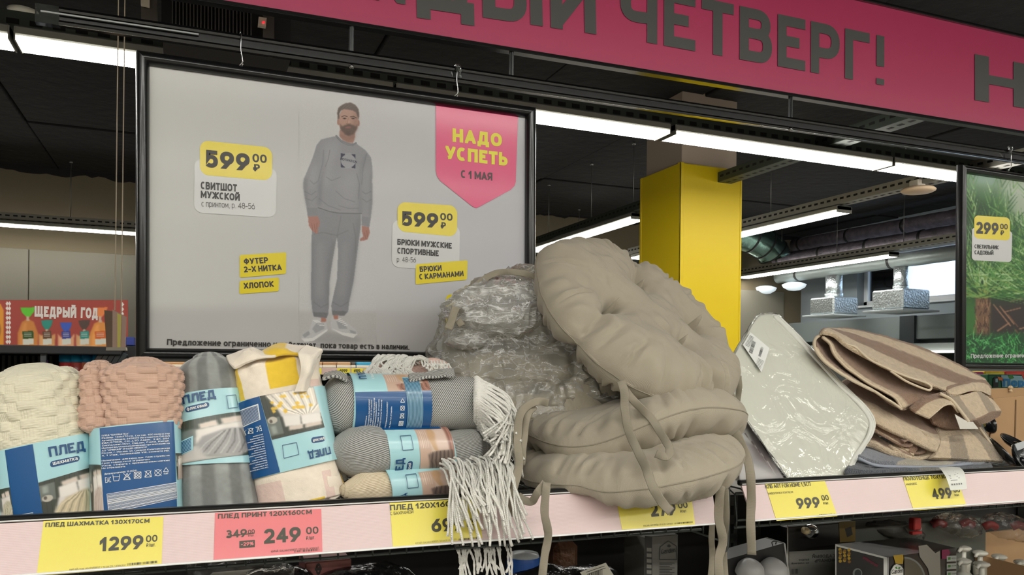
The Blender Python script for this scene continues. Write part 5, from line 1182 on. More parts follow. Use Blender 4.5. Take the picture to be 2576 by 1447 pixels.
# ================================================================== SOFT GOODS
ZS = EYE - .2420   # deck height
class Roll:
    """soft roll along an axis given by two photo points; surface addressed in photo pixels (front half)"""
    def __init__(s, pb, pt, hwb, hwt, dr=.85, n=2.3, up=False):
        s.pb, s.pt = V(pb[0], pb[1]), V(pt[0], pt[1]); s.p0, s.p1 = PY(*pb), PY(*pt)
        s.ax = nrm(s.p1 - s.p0); s.L = np.linalg.norm(s.p1 - s.p0)
        kx = abs(np.dot(nrm((s.p0 + s.p1) / 2 - E), F0)) if abs(pt[1] - pb[1]) > abs(pt[0] - pb[0]) else 1
        s.a0 = hwb / F_PX * np.dot(s.p0 - E, F0) * kx; s.a1 = hwt / F_PX * np.dot(s.p1 - E, F0) * kx; s.hb, s.ht = hwb, hwt
        fr = nrm(E - (s.p0 + s.p1) / 2); s.fr = nrm(fr - np.dot(fr, s.ax) * s.ax); s.la = np.cross(s.fr, s.ax)
        s.la = s.la if np.dot(s.la, CR) > 0 or abs(np.dot(s.la, CR)) < .5 and np.dot(s.la, CU) > 0 else -s.la
        s.dr, s.n = dr, n
        d = s.pt - s.pb; s.axp = d / np.linalg.norm(d); s.lp = np.linalg.norm(d)
        lp = V(np.dot(s.la, CR), -np.dot(s.la, CU)); s.lap = lp / np.linalg.norm(lp)
    def a(s, t): return s.a0 + (s.a1 - s.a0) * t
    def st(s, px, py):
        q = np.stack([px - s.pb[0], py - s.pb[1]], -1)
        # solve q = t*lp*axp + w*lap
        Mx = np.array([[s.axp[0], s.lap[0]], [s.axp[1], s.lap[1]]]); r = q @ np.linalg.inv(Mx).T
        t = r[..., 0] / s.lp; return r[..., 1] / (s.hb + (s.ht - s.hb) * np.clip(t, 0, 1)), t
    def pt_(s, sx, t, off=0.0):
        sx = np.clip(sx, -.997, .997); a = s.a(t)
        w_ = sx * (a + off); dp = (s.dr * a + off) * (1 - np.abs(sx) ** s.n) ** (1 / s.n)
        return s.p0 + s.ax * (t * s.L)[..., None] + s.la * w_[..., None] + s.fr * dp[..., None]
    def at(s, px, py, off=0.0):
        sx, t = s.st(np.asarray(px, float), np.asarray(py, float)); return s.pt_(sx, t, off)
    def ring(s, th, t, off=0.0, sc=1.0):
        e = 2 / s.n; c, n_ = np.cos(th), np.sin(th); a = s.a(t)
        x = np.sign(c) * np.abs(c) ** e * (a * sc + off); y = np.sign(n_) * np.abs(n_) ** e * (a * s.dr * sc + off)
        return s.p0 + s.ax * (t * s.L)[..., None] + s.la * x[..., None] + s.fr * y[..., None]
    def body(s, mb, nth=150, nt=110, disp=None, col=None, e0=.06, e1=.10, mat=0, seed=1, spiral=.005, cap=.02):
        t = np.concatenate([np.linspace(0, 1, nt)]); th = np.linspace(0, 2 * pi, nth, endpoint=False)
        TT, TH = np.meshgrid(t, th, indexing='ij')
        k0 = np.clip(TT / e0, 0, 1); k1 = np.clip((1 - TT) / e1, 0, 1)
        SC = (1 - .55 * (1 - k0) ** 2.2) * (1 - .45 * (1 - k1) ** 2.4)
        P = s.ring(TH, TT, 0, SC)
        N = nrm(1) if False else (P - (s.p0 + s.ax * (TT * s.L)[..., None])); N = N / np.linalg.norm(N, axis=-1, keepdims=True)
        per = (s.a0 + s.a1) / 2; U_ = (pi / 2 - TH) * per * 1.05; uv = np.stack([U_, TT * s.L], -1)
        d = 0
        if disp is not None: d = disp(uv[..., 0], uv[..., 1], P, TT, TH)
        P = P + N * np.asarray(d)[..., None]
        C_ = None if col is None else col(uv[..., 0], uv[..., 1], P, TT, TH)
        mb.grid(P, uv, None if C_ is None else C_.reshape(-1, 3), mat, False, True)
        # spiral-folded ends
        for e, sgn in ((0, -1), (-1, 1)):
            R_ = P[e]; cen = R_.mean(0); rr = np.linspace(1, 0, 26)
            G = []; 
            for r in rr:
                h = cap * (1 - r ** 3) * sgn * .5; ph = (r * 3.2 + th / (2 * pi)) % 1.0
                G.append(cen + (R_ - cen) * r + s.ax * (h - sgn * spiral * (np.abs(ph - .5) < .12) * (r < .97) * min(1, r * 4))[..., None])
            uvc = np.stack([np.broadcast_to(th * per, (26, nth)), np.broadcast_to(rr[:, None] * per, (26, nth))], -1)
            cc = None if C_ is None else np.broadcast_to(C_[e][None], (26, nth, 3)).reshape(-1, 3)
            mb.grid(np.array(G), uvc, cc, mat, False, True, flip=(e == 0))
        return mb
    def sleeve(s, mb, ql, off, base, nth=96, nv=14, mat=0):
        """closed paper sleeve between the photo lines ql = (tl, tr, br, bl)"""
        tl, tr, br, bl = [V(q) for q in ql]
        tt = [s.st(q[0], q[1])[1] for q in (tl, tr, br, bl)]
        th = np.linspace(0, 2 * pi, nth, endpoint=False); x = (np.sign(np.cos(th)) * np.abs(np.cos(th)) ** (2 / s.n) + 1) / 2
        ttop = tt[0] + (tt[1] - tt[0]) * x; tbot = tt[3] + (tt[2] - tt[3]) * x
        v = np.linspace(0, 1, nv)[:, None]; T = tbot * (1 - v) + ttop * v; TH = np.broadcast_to(th, T.shape)
        P = s.ring(TH, T, off); mb.grid(P, guv(P), None, mat, False, True); P2 = s.ring(TH, T, off - .0008); mb.grid(P2, guv(P), None, mat, False, True, flip=True)
def sgrid(mb, S_, q4, mat, lift, nx=24, ny=12):
    u, v = np.meshgrid(np.linspace(0, 1, nx), np.linspace(0, 1, ny)); tl, tr, br, bl = [V(q) for q in q4]
    Q_ = tl * ((1 - u) * (1 - v))[..., None] + tr * (u * (1 - v))[..., None] + br * (u * v)[..., None] + bl * ((1 - u) * v)[..., None]
    mb.grid(S_.at(Q_[..., 0], Q_[..., 1], lift), None, None, mat)
def stext(mb, s, S_, a, b_, h, wt=.16, mat=0, gap=.1, lift=.0068):
    a, b_ = V(a), V(b_); d = (b_ - a) / np.linalg.norm(b_ - a); up = V(d[1], -d[0])
    def f(x, y, o):
        q = a + d * x + up * y; return S_.at(q[0], q[1], o)
    ltext(mb, s, f, 0, 0, np.linalg.norm(b_ - a), h, wt, mat, gap, lift)
def spoly(mb, S_, pts, mat, lift):
    """polygon fanned into strips so that it follows the surface"""
    P = [V(p) for p in pts]; c = sum(P) / len(P)
    for i in range(len(P)):
        a, b_ = P[i], P[(i + 1) % len(P)]; k = 4
        G = np.array([[c + (a + (b_ - a) * j / k - c) * r / 4 for j in range(k + 1)] for r in range(5)])
        mb.grid(S_.at(G[..., 0], G[..., 1], lift), None, None, mat)
def spic(mb, S_, pic, q4, lift, nx=110, ny=90, mat=0):
    """picture (painted in unit coordinates 0..100) mapped on a photo quad of a surface"""
    u, v = np.meshgrid(np.linspace(0, 1, nx), np.linspace(0, 1, ny)); tl, tr, br, bl = [V(q) for q in q4]
    Q_ = tl * ((1 - u) * (1 - v))[..., None] + tr * (u * (1 - v))[..., None] + br * (u * v)[..., None] + bl * ((1 - u) * v)[..., None]
    i = np.clip(u * 100 / pic.st, 0, len(pic.xs) - 1).astype(int); j = np.clip(v * 100 / pic.st, 0, len(pic.ys) - 1).astype(int)
    mb.grid(S_.at(Q_[..., 0], Q_[..., 1], lift), None, srgb(np.clip(pic.C[j, i], 0, 255)).reshape(-1, 3), mat)
m_pict = M('glossy_photo_print', (200, 200, 200), .35, vcol=True, coat=.2)
LB, DB, NB, WT, FR = flat((164, 208, 214), .3, .3), flat((10, 78, 134), .3, .3), flat((30, 74, 120), .3), flat((226, 230, 226), .35), flat((70, 100, 130), .4)
LM = [LB, DB, NB, WT, FR]
def bed(kind, bc, seed=1):
    """bedroom picture printed on the sleeves, 0..100 units"""
    p = Pic(0, 0, 100, 100, 1.0, (62, 66, 58)); r = np.random.default_rng(seed)
    if kind == 'bed':
        for i in range(14): p.lineL((i * 8, 0), (i * 8, 100), .8, (48, 50, 44), .6, .8, False)
        p.poly([(0, 8), (24, 8), (24, 48), (0, 48)], (104, 110, 104), 1); p.poly([(4, 12), (13, 12), (13, 30), (4, 30)], (150, 158, 150), 2)
        p.ell(10, 42, 9, 8, (186, 180, 166), 2); p.ell(7, 40, 3, 4, (90, 84, 76), 2)
        p.poly([(34, 12), (60, 9), (62, 20), (36, 22)], (206, 192, 178), 1.5); p.poly([(64, 9), (96, 8), (97, 20), (66, 20)], (204, 190, 176), 1.5)
        p.poly([(30, 22), (58, 18), (62, 44), (30, 50)], (226, 220, 212), 1.5); p.poly([(60, 18), (98, 16), (100, 40), (62, 42)], (228, 222, 214), 1.5)
        p.poly([(28, 46), (100, 36), (106, 100), (14, 100)], (216, 210, 204), 2)
        p.poly([(40, 48), (72, 38), (100, 42), (106, 100), (10, 100), (24, 66)], bc, 2)
        for i in range(13):
            x = 26 + i * 6; c = tuple(v_ * (.72 if i % 2 else 1.14) for v_ in bc)
            p.line([(60 + i * 2, 42), (x + 6, 60), (x - 14 + i * 2, 98)], 2.4, c, 1.6, .7)
    elif kind == 'grey':
        p.C[:] = (58, 68, 58); 
        for i in range(16): p.lineL((i * 7, 0), (i * 7, 34), 1, (88, 84, 72), .6, .8, False)
        p.poly([(2, 24), (22, 22), (22, 60), (2, 62)], (110, 116, 112), 2)
        p.poly([(26, 14), (50, 11), (52, 24), (28, 26)], (214, 200, 186), 1.5); p.poly([(56, 10), (88, 8), (90, 22), (58, 24)], (214, 200, 186), 1.5)
        p.poly([(22, 26), (90, 20), (94, 60), (20, 62)], (222, 216, 208), 2)
        p.poly([(30, 44), (60, 34), (88, 36), (98, 60), (90, 86), (70, 100), (30, 88), (16, 70)], bc, 2)
        for i in range(11): p.line([(56 + i * 3.4, 36 + abs(i - 4)), (34 + i * 7, 60 + i), (20 + i * 7.5, 84 + i)], 2.2, tuple(v_ * (.66 if i % 2 else 1.2) for v_ in bc), 1.5, .75)
        p.poly([(0, 62), (22, 62), (34, 90), (80, 100), (0, 100)], (190, 186, 180), 3)
    else:   # armchair close-up with a fringed throw
        p.C[:] = (206, 184, 166); p.poly([(0, 0), (34, 0), (34, 100), (0, 100)], (196, 168, 150), 1)
        for i in range(5): p.lineL((6 + i * 5, 4), (6 + i * 5, 44), 1, (226, 206, 190), .6, .8, False)
        p.ell(46, 28, 14, 30, (196, 160, 124), 3, 1, -.3); p.poly([(56, 0), (82, 0), (86, 58), (54, 60), (48, 30)], (214, 190, 176), 3)
        p.poly([(82, 0), (100, 0), (100, 100), (88, 80)], (140, 96, 84), 3); p.poly([(90, 0), (94, 0), (98, 70), (92, 70)], (176, 130, 114), 1)
        p.poly([(22, 60), (50, 54), (96, 56), (100, 100), (60, 96), (28, 92)], bc, 2)
        for i in range(12): p.line([(30 + i * 5.6, 56), (26 + i * 6, 76), (30 + i * 6 + (i % 3) * 3, 98)], 1.8, tuple(v_ * (.6 if i % 2 else 1.3) for v_ in bc), 1.2, .8)
    return p
m_waf = lambda nm, c: M(nm, c, .9, bump=('ribs', .0017, .45, .0010), sheen=.25)
def waffle(amp=.0022, cu=.0135, cv=.0115, seed=0, fold=.004, tm=0):
    amp = amp * 1.35
    def f(u, v, P, T_, TH):
        w_ = .0035 * noise(P, 14, seed); uu, vv = (u + w_) / cu, (v + .0035 * noise(P, 14, seed + 3)) / cv
        i, j = np.floor(uu), np.floor(vv); fu, fv = uu - i, vv - j; par = ((i + j) % 2) == 0
        b_ = np.sqrt(np.clip(np.sin(pi * fu) * np.sin(pi * fv), 0, 1)); rib = .00025 * np.sin(vv * 2 * pi * 4)
        return np.where(par, amp * b_ + rib, -.0008 + .0005 * np.sin(uu * 2 * pi * 5)) * np.clip((T_ - tm) * 12, .1, 1) + fold * fbm(P, 22, seed + 9, 3) * np.clip((T_ - tm) * 6, .25, 1) - .003 * (T_ < tm)
    return f
def cream_cap(S_, q): return q
# ---------------- cream waffle throw
A1 = Roll((124, 1322, 1.285), (84, 932, 1.315), 120, 128, .78, 2.9)
t = thing('throw_blanket', 'cream waffle-knit throw in a printed sleeve, at the left end of the shelf', 'throw', A1.p0, 'rolled throws on the shelf')
b = MB(); A1.body(b, 380, 300, waffle(.0024, .0150, .0125, 3, .007, .5), None, .04, .12, seed=3)
lobe = Roll((190, 1180, 1.36), (160, 938, 1.37), 66, 74, .8, 2.3); lobe.body(b, 200, 130, waffle(.0022, .015, .0125, 8, .006), None, .1, .25)
b.build('knit_fabric', m_waf('cream_knit', (222, 216, 192)), t, True)
b = MB(); A1.sleeve(b, [(2, 1140), (228, 1095), (246, 1322), (14, 1322)], .0045, 0)
sgrid(b, A1, [(2, 1141), (24, 1137), (36, 1226), (10, 1228)], 0, .0052); sgrid(b, A1, [(25, 1136), (85, 1124), (112, 1312), (48, 1316)], 1, .0054)
sgrid(b, A1, [(86, 1124), (228, 1097), (241, 1180), (98, 1216)], 0, .0052)
stext(b, 'ПЛЕД', A1, (123, 1156), (205, 1142), 24, .2, 2); 
bp = quadpts([(124, 1167), (192, 1154), (192, 1168), (125, 1182)], [(x / 70, y / 15) for x, y in rrect(0, 0, 70, 15, 7)]); spoly(b, A1, bp, 2, .0056); stext(b, 'шахматка', A1, (131, 1176), (187, 1165), 9, .16, 3, .1, .0064)
sgrid(b, A1, [(217, 1130), (231, 1127), (234, 1158), (220, 1160)], 4, .0055, 4, 4); sgrid(b, A1, [(218.5, 1131.5), (230, 1129), (232.5, 1156.5), (221.5, 1158)], 0, .0058, 4, 4)
for i in range(9): sgrid(b, A1, [(44, 1291 + i * 2.2), (88, 1286 + i * 2.2), (88, 1287 + i * 2.2), (44, 1292 + i * 2.2)], 3, .0058, 8, 2)
o = b.build('paper_sleeve', LM, t, True)
b = MB(); spic(b, A1, bed('bed', (196, 182, 150)), [(99, 1217), (241, 1178), (248, 1312), (112, 1312)], .0055); b.build('sleeve_photo', m_pict, o)
b = MB(); spic(b, A1, bed('grey', (190, 184, 160), 4), [(10, 1228), (36, 1224), (48, 1312), (20, 1312)], .0055, 30, 60); b.build('sleeve_photo', m_pict, o)
# ---------------- pink waffle throw
B1 = Roll((346, 1306, 1.275), (340, 925, 1.31), 108, 104, .75, 3.4)
t = thing('throw_blanket', 'dusty pink waffle-knit throw in a blue sleeve, beside the cream one', 'throw', B1.p0, 'rolled throws on the shelf')
b = MB(); wf = waffle(.0026, .0135, .0105, 12, .004, .56)
Bt = Roll((358, 1306, 1.275), (357, 915, 1.305), 98, 104, .75, 3.2); Bt.body(b, 340, 300, wf, None, .04, .09)
lobe = Roll((238, 1090, 1.27), (228, 928, 1.29), 34, 34, .95, 2.1); lobe.body(b, 130, 120, waffle(.0022, .0135, .0105, 15, .003), None, .12, .3)
lobe = Roll((270, 1200, 1.33), (250, 922, 1.35), 60, 58, .8, 2.3); lobe.body(b, 150, 130, waffle(.0022, .0135, .0105, 18, .004), None, .12, .3)
b.build('knit_fabric', m_waf('dusty_pink_knit', (202, 168, 148)), t, True)
b = MB(); B1.sleeve(b, [(232, 1083), (451, 1066), (451, 1306), (245, 1306)], .005, 0)
sgrid(b, B1, [(233, 1084), (263, 1082), (266, 1170), (238, 1166)], 0, .0056, 8, 6); sgrid(b, B1, [(263, 1083), (428, 1071), (436, 1292), (273, 1301)], 1, .0058)
sgrid(b, B1, [(428, 1071), (450, 1069), (450, 1150), (432, 1150)], 0, .0056, 8, 6)
tx = ['ПЛЕД "ШАХМАТКА"', 'Размер: 130х170 см. Состав: 100 полиэстер', 'Артикул/Модель 2408219 Изготовитель DALIAN', 'INDUSTRIAL CO.,LTD Адрес: 3 ф1, 21И ', 'Zhongshan Dist, Dalian, China, Китай.', 'Импортер/Уполномоченная организация на', 'АО "АРВИАЙ" (РАШЕН ВЕНЧУР', 'Россия, г. Москва, ул. Средняя Калитниковская', '4, 1 этаж, помещение VIII, комната №8.', '', 'Назначение: для взрослых. Срок службы не', 'Срок годности не ограничен.', 'Уход: стирать с применением мягких', 'Не отбеливать']
for i, s_ in enumerate(tx):
    if s_: y = 1103 + i * 6.0; w_ = 148 if len(s_) > 30 else 148 * len(s_) / 38; stext(b, s_, B1, (269, y), (269 + w_, y - w_ * .04), 3.6, .15, 3)
stext(b, 'Дата изготовления: 10.2024г.', B1, (275, 1195), (346, 1190), 4, .16, 3)
stext(b, 'ЕАС', B1, (277, 1214), (290, 1213), 13, .14, 3)
def icon(b_, S_, cx, cy, r, k, mat=3, lift=.0066):
    def ln(p, q, w_=1.1):
        p, q = V(p), V(q); d = (q - p) / np.linalg.norm(q - p) * w_ / 2; n_ = V(-d[1], d[0]); b_.poly([S_.at(*(p + n_), lift), S_.at(*(q + n_), lift), S_.at(*(q - n_), lift), S_.at(*(p - n_), lift)], mat)
    def circ(r_, c0=0): 
        for j in range(12): a, c = 2 * pi * j / 12, 2 * pi * (j + 1) / 12; ln((cx + r_ * cos(a), cy + c0 + r_ * sin(a)), (cx + r_ * cos(c), cy + c0 + r_ * sin(c)))
    X = lambda: (ln((cx - r, cy - r), (cx + r, cy + r)), ln((cx - r, cy + r), (cx + r, cy - r)))
    if k == 0: ln((cx - r, cy - r), (cx - r * .7, cy + r)); ln((cx - r * .7, cy + r), (cx + r * .7, cy + r)); ln((cx + r * .7, cy + r), (cx + r, cy - r)); ln((cx - r, cy - r * .3), (cx + r, cy - r * .3))
    if k == 1: ln((cx - r, cy + r), (cx, cy - r)); ln((cx, cy - r), (cx + r, cy + r)); ln((cx - r, cy + r), (cx + r, cy + r)); X()
    if k == 2: ln((cx - r, cy - r), (cx + r, cy - r)); ln((cx + r, cy - r), (cx + r, cy + r)); ln((cx + r, cy + r), (cx - r, cy + r)); ln((cx - r, cy + r), (cx - r, cy - r)); circ(r * .7); X()
    if k == 3: ln((cx - r, cy + r), (cx - r * .4, cy - r)); ln((cx - r * .4, cy - r), (cx + r * .6, cy - r)); ln((cx + r * .6, cy - r), (cx + r, cy + r)); ln((cx - r, cy + r), (cx + r, cy + r)); X()
    if k == 4: circ(r); X()
    if k == 5: ln((cx - r, cy + r * .6), (cx, cy - r)); ln((cx, cy - r), (cx + r, cy + r * .6)); ln((cx - r, cy + r * .6), (cx + r, cy + r * .6))
for k, x in enumerate((300, 323, 346, 369, 391)): icon(b, B1, x, 1203 - k * 1.6, 7.5, k)
icon(b, B1, 409, 1191, 6, 5); stext(b, 'РАР', B1, (404, 1202), (414, 1201), 4, .15, 3)
sgrid(b, B1, [(279, 1240), (434, 1222), (436, 1262), (283, 1286)], 3, .0062); sgrid(b, B1, [(280, 1241), (433, 1224), (435, 1261), (284, 1284)], 1, .0064)
for i in range(22):
    f_ = (i + .3) / 22.5; h_ = RNG.choice([.35, .6, .8]) / 22
    sgrid(b, B1, [(281 + 3 * f_, 1242 + f_ * 42), (432 + 2 * f_, 1225 + f_ * 36), (432 + 2 * f_, 1225 + (f_ + h_) * 36), (281 + 3 * f_, 1242 + (f_ + h_) * 42)], 3, .0068, 14, 2)
o = b.build('paper_sleeve', LM, t, True)
b = MB(); spic(b, B1, bed('bed', (196, 180, 168), 5), [(238, 1167), (266, 1171), (274, 1300), (247, 1300)], .0058, 40, 60); b.build('sleeve_photo', m_pict, o)
b = MB(); spic(b, B1, bed('bed', (196, 180, 168), 6), [(432, 1150), (450, 1150), (451, 1213), (437, 1216)], .0058, 30, 40); b.build('sleeve_photo', m_pict, o)
# ---------------- grey striped fleece
C1 = Roll((556, 1308, 1.285), (524, 902, 1.33), 106, 76, .9, 2.15)
t = thing('throw_blanket', 'grey fleece throw with soft stripes standing in a light blue sleeve', 'throw', C1.p0, 'rolled throws on the shelf')
def cgrey(u, v, P, T_, TH):
    k = .5 + .5 * np.tanh(3 * np.sin(u * 2 * pi / .036 + .5)); k2 = .5 + .5 * np.tanh(3 * np.sin(v * 2 * pi / .085 + 1.2)); n_ = fbm(P, 160, 2)[..., None] * 6
    return srgb(np.clip((118 + 34 * k * .8 + 14 * k2 * k)[..., None] * V(1, 1.02, 1.0) + n_, 0, 255))
b = MB(); C1.body(b, 170, 130, lambda u, v, P, T_, TH: .004 * fbm(P, 13, 4, 3) + .0008 * fbm(P, 90, 5), cgrey, .03, .09, seed=4)
m_fl = M('fleece', (200, 200, 200), .95, vcol=True, bump=('noise', 900, .5, .001), sheen=.4)
b.build('fleece_roll', m_fl, t, True)
b = MB(); C1.sleeve(b, [(457, 1000), (598, 984), (650, 1172), (462, 1172)], .004, 0)
stext(b, 'ПЛЕД', C1, (472, 1026), (543, 1014), 21, .2, 2)
bp = quadpts([(474, 1034), (528, 1023), (528, 1037), (476, 1047)], [(x / 54, y / 14) for x, y in rrect(0, 0, 54, 14, 6.5)]); spoly(b, C1, bp, 2, .005); stext(b, 'флисовый', C1, (480, 1043), (524, 1034), 8, .16, 3, .1, .0058)
def frame_icon(b_, S_, q4, lift=.0062):
    q = [V(p) for p in q4]
    for i in range(4):
        a, c = q[i], q[(i + 1) % 4]; d = (c - a) / np.linalg.norm(c - a); n_ = V(-d[1], d[0]) * .7; sgrid(b_, S_, [a + n_, c + n_, c - n_, a - n_], 4, lift, 8, 2)
frame_icon(b, C1, [(566, 1008), (586, 1005), (592, 1036), (570, 1040)])
o = b.build('paper_sleeve', LM, t, True)
b = MB(); spic(b, C1, bed('grey', (150, 148, 146), 2), [(461, 1070), (622, 1042), (650, 1150), (460, 1170)], .005, 130, 100); b.build('sleeve_photo', m_pict, o)
b = MB(); sgrid(b, C1, [(459, 1118), (494, 1104), (494, 1138), (460, 1152)], 0, .0058, 8, 6)
for i in range(9): sgrid(b, C1, [(460, 1121 + i * 3.3), (490, 1109 + i * 3.3), (490, 1110.6 + i * 3.3), (460, 1122.8 + i * 3.3)], 1, .0064, 6, 2)
b.build('barcode', [LB, DB], o, True)
# ---------------- cream and yellow fleece
D1 = Roll((762, 1274, 1.275), (690, 905, 1.315), 107, 108, .72, 2.9)
t = thing('throw_blanket', 'cream fleece throw with yellow and pale pink blocks leaning beside the grey roll', 'throw', D1.p0, 'rolled throws on the shelf')
def cyel(u, v, P, T_, TH):
    c = np.zeros(u.shape + (3,)) + V(236, 224, 206)
    pk = V(226, 200, 188); yl = V(232, 196, 60)
    def put(m_, col): c[m_] = col
    a_ = u / D1.a0; vv = T_
    put((vv < .2) & (a_ < -.25), pk); put((vv < .2) & (a_ > .5) & (a_ < .85), pk); put((vv > .66) & (vv < .755) & (a_ < .12), pk); put((vv > .62) & (vv < .80) & (a_ > .62) & (a_ < 1.1), pk)
    put((vv > .785) & (a_ > -.12) & (a_ < .37), yl); put((vv > .7) & (a_ < -.88) & (a_ > -1.3), yl); put((vv < .035) & (a_ > -.1) & (a_ < .45), yl); put((TH > pi), pk)
    return srgb(np.clip(c + (fbm(P, 160, 7) * 4)[..., None], 0, 255))
b = MB(); D1.body(b, 300, 260, lambda u, v, P, T_, TH: .0032 * fbm(P, 15, 21, 3) + .0005 * fbm(P, 90, 5) + .004 * np.clip(T_ - .86, 0, 1) / .14 * np.sin(TH * 11), cyel, .03, .06, seed=4)
b.build('fleece_roll', m_fl, t, True)
# ruffled open edges at the top and loose flaps
def flap(t_, rows, name, colf, th=.0045, ku=9, kv=12, wob=.003, sd=0, mat=None, sc=60):
    G = surf([[PY(*p) for p in r] for r in rows], ku, kv); b_ = MB()
    N = gnormals(G); G = G + N * (wob * fbm(G, sc, sd, 2))[..., None]
    shell(b_, G, th, 0, colf); return b_.build(name, mat or m_fl, t_, True)
cr_c = lambda a, b_, P: np.broadcast_to(srgb((238, 228, 212)), P.shape)
yel_edge = lambda a, b_, P: np.where((a > .8)[..., None], srgb((222, 180, 50)), srgb((238, 226, 208)))
flap(t, [[(590, 925, 1.27), (640, 905, 1.265), (690, 895, 1.262), (745, 892, 1.262), (775, 900, 1.27)], [(578, 912, 1.285), (632, 889, 1.275), (665, 893, 1.27), (702, 880, 1.272), (770, 888, 1.28)], [(572, 898, 1.31), (628, 876, 1.30), (660, 884, 1.30), (702, 868, 1.30), (772, 872, 1.31)]], 'folded_edge', lambda a, b_, P: np.where(((b_ > .52) & (b_ < .82))[..., None], srgb((230, 192, 52)), srgb((236, 224, 206))), wob=.002)
flap(t, [[(742, 986, 1.25), (760, 930, 1.245), (752, 890, 1.255), (770, 872, 1.28)], [(760, 984, 1.245), (776, 930, 1.24), (786, 900, 1.25), (806, 880, 1.28)], [(775, 984, 1.26), (782, 940, 1.262), (792, 915, 1.27), (802, 892, 1.29)]], 'loose_flap', cr_c, wob=.002)
flap(t, [[(785, 890, 1.30), (770, 920, 1.30), (780, 980, 1.30)], [(806, 890, 1.31), (800, 930, 1.31), (790, 990, 1.31)]], 'loose_flap', cr_c)
flap(t, [[(812, 1172, 1.25), (828, 1215, 1.235), (828, 1262, 1.24)], [(830, 1168, 1.265), (850, 1206, 1.25), (852, 1246, 1.25)], [(846, 1180, 1.29), (862, 1212, 1.27), (866, 1232, 1.265)]], 'loose_flap', yel_edge, wob=.0025)
b = MB(); D1.sleeve(b, [(596, 1020), (782, 982), (822, 1165), (648, 1204)], .004, 0)
sgrid(b, D1, [(595, 1024), (660, 1006), (709, 1189), (646, 1204)], 1, .0046); sgrid(b, D1, [(690, 1112), (810, 1084), (824, 1164), (711, 1190)], 0, .0046)
sgrid(b, D1, [(600, 1042), (658, 1024), (664, 1062), (610, 1084)], 3, .005, 12, 8)
for i in range(13): f_ = i / 13; sgrid(b, D1, [(602 + f_ * 8, 1044 + f_ * 38), (657 + f_ * 5, 1028 + f_ * 34), (657 + f_ * 5, 1029.6 + f_ * 34), (602 + f_ * 8, 1045.6 + f_ * 38)], 1, .0056, 8, 2)
stext(b, 'ПЛЕД', D1, (820, 1131), (770, 1143), 18, .2, 2); bp = quadpts([(778, 1108), (810, 1103), (812, 1117), (780, 1123)], [(x / 34, y / 14) for x, y in rrect(0, 0, 34, 14, 6.5)]); spoly(b, D1, bp, 2, .005); stext(b, 'флисовый', D1, (809, 1107), (782, 1113), 7, .16, 3, .1, .0058)
frame_icon(b, D1, [(714, 1125), (745, 1119), (751, 1148), (718, 1156)])
stext(b, 'ЕАС', D1, (666, 1076), (654, 1079), 13, .14, 3)
for k, (x, y) in enumerate(((643, 1088), (627, 1091), (613, 1096))): icon(b, D1, x, y, 6, (3, 1, 0)[k], 3, .006)
for i in range(15): stext(b, ('Дата изготовления', 'Не отбеливать', 'Срок годности не ограничен', 'Назначение для взрослых')[i % 4], D1, (671 + i * .9, 1096 + i * 5.6), (671 + i * .9 - (22 + (i * 7) % 20), 1101 + i * 5.6 + (i * 7 % 20) * .2), 3, .15, 3)
o = b.build('paper_sleeve', LM, t, True)
pc = bed('bed', (222, 214, 200), 9); pc.C = pc.C[::-1].copy()
for i in range(26): x, y = RNG.uniform(10, 84), RNG.uniform(2, 46); pc.poly([(x, y), (x + 6, y - 2), (x + 8, y + 4), (x + 2, y + 6)], (226, 184, 60), .8, .9)
b = MB(); spic(b, D1, pc, [(661, 1006), (783, 983), (810, 1083), (690, 1111)], .005); b.build('sleeve_photo', m_pict, o)

# ---------------- grey herringbone throws with fringe
m_tw = twill('grey_twill', (182, 182, 175), (90, 92, 94), .0030, .95)
m_tw2 = twill('grey_twill_fine', (180, 180, 173), (100, 102, 104), .0027, .25)
m_be = twill('beige_twill', (226, 212, 184), (176, 160, 132), .0028, .2)
m_yarn = M('white_yarn', (232, 230, 222), .9, bump=('diag', .0016, .8, .0006), sheen=.3)
def strand(t_, pts, r=.0019, seed=0, mat=None):
    P = cr_spline([PY(*p) for p in pts], 7); n = len(P); r_ = np.random.default_rng(seed); ph = r_.uniform(0, 6)
    P = P + .0012 * np.stack([noise(np.stack([np.arange(n) * .35 + ph, np.zeros(n), np.zeros(n)], -1), 1, seed + k) for k in range(3)], -1) * np.linspace(0, 1, n)[:, None]
    b_ = MB(); rr = r * (1 + .16 * np.sin(np.arange(n) * 1.9 + ph)); rr[-1] *= 1.1; b_.tube(P, rr, 6); return b_.build('fringe_strand', mat or m_yarn, t_, True)
E1 = Roll((812, 1018, 1.30), (1204, 1018, 1.315), 77, 68, .95, 2.2)
t = thing('throw_blanket', 'grey twill throw with white fringe lying on top of the pile of rolls', 'throw', (E1.p0 + E1.p1) / 2 - V(0, 0, .05), 'lying fringed throws')
b = MB(); E1.body(b, 150, 170, lambda u, v, P, T_, TH: .003 * fbm(P, 12, 31, 3) - .003 * np.exp(-((T_ - .42) / .2) ** 2), None, .10, .05, spiral=.006, cap=.03)
b.build('twill_roll', m_tw, t, True)
flap(t, [[(1030, 945, 1.29), (1085, 934, 1.29), (1140, 928, 1.295)], [(1030, 958, 1.27), (1085, 950, 1.27), (1142, 948, 1.275)]], 'top_layer', None, mat=m_tw, th=.005)
flap(t, [[(818, 940, 1.28), (845, 938, 1.28), (870, 945, 1.28)], [(812, 955, 1.265), (842, 950, 1.26), (875, 958, 1.26)]], 'top_layer', None, mat=m_tw, th=.005)
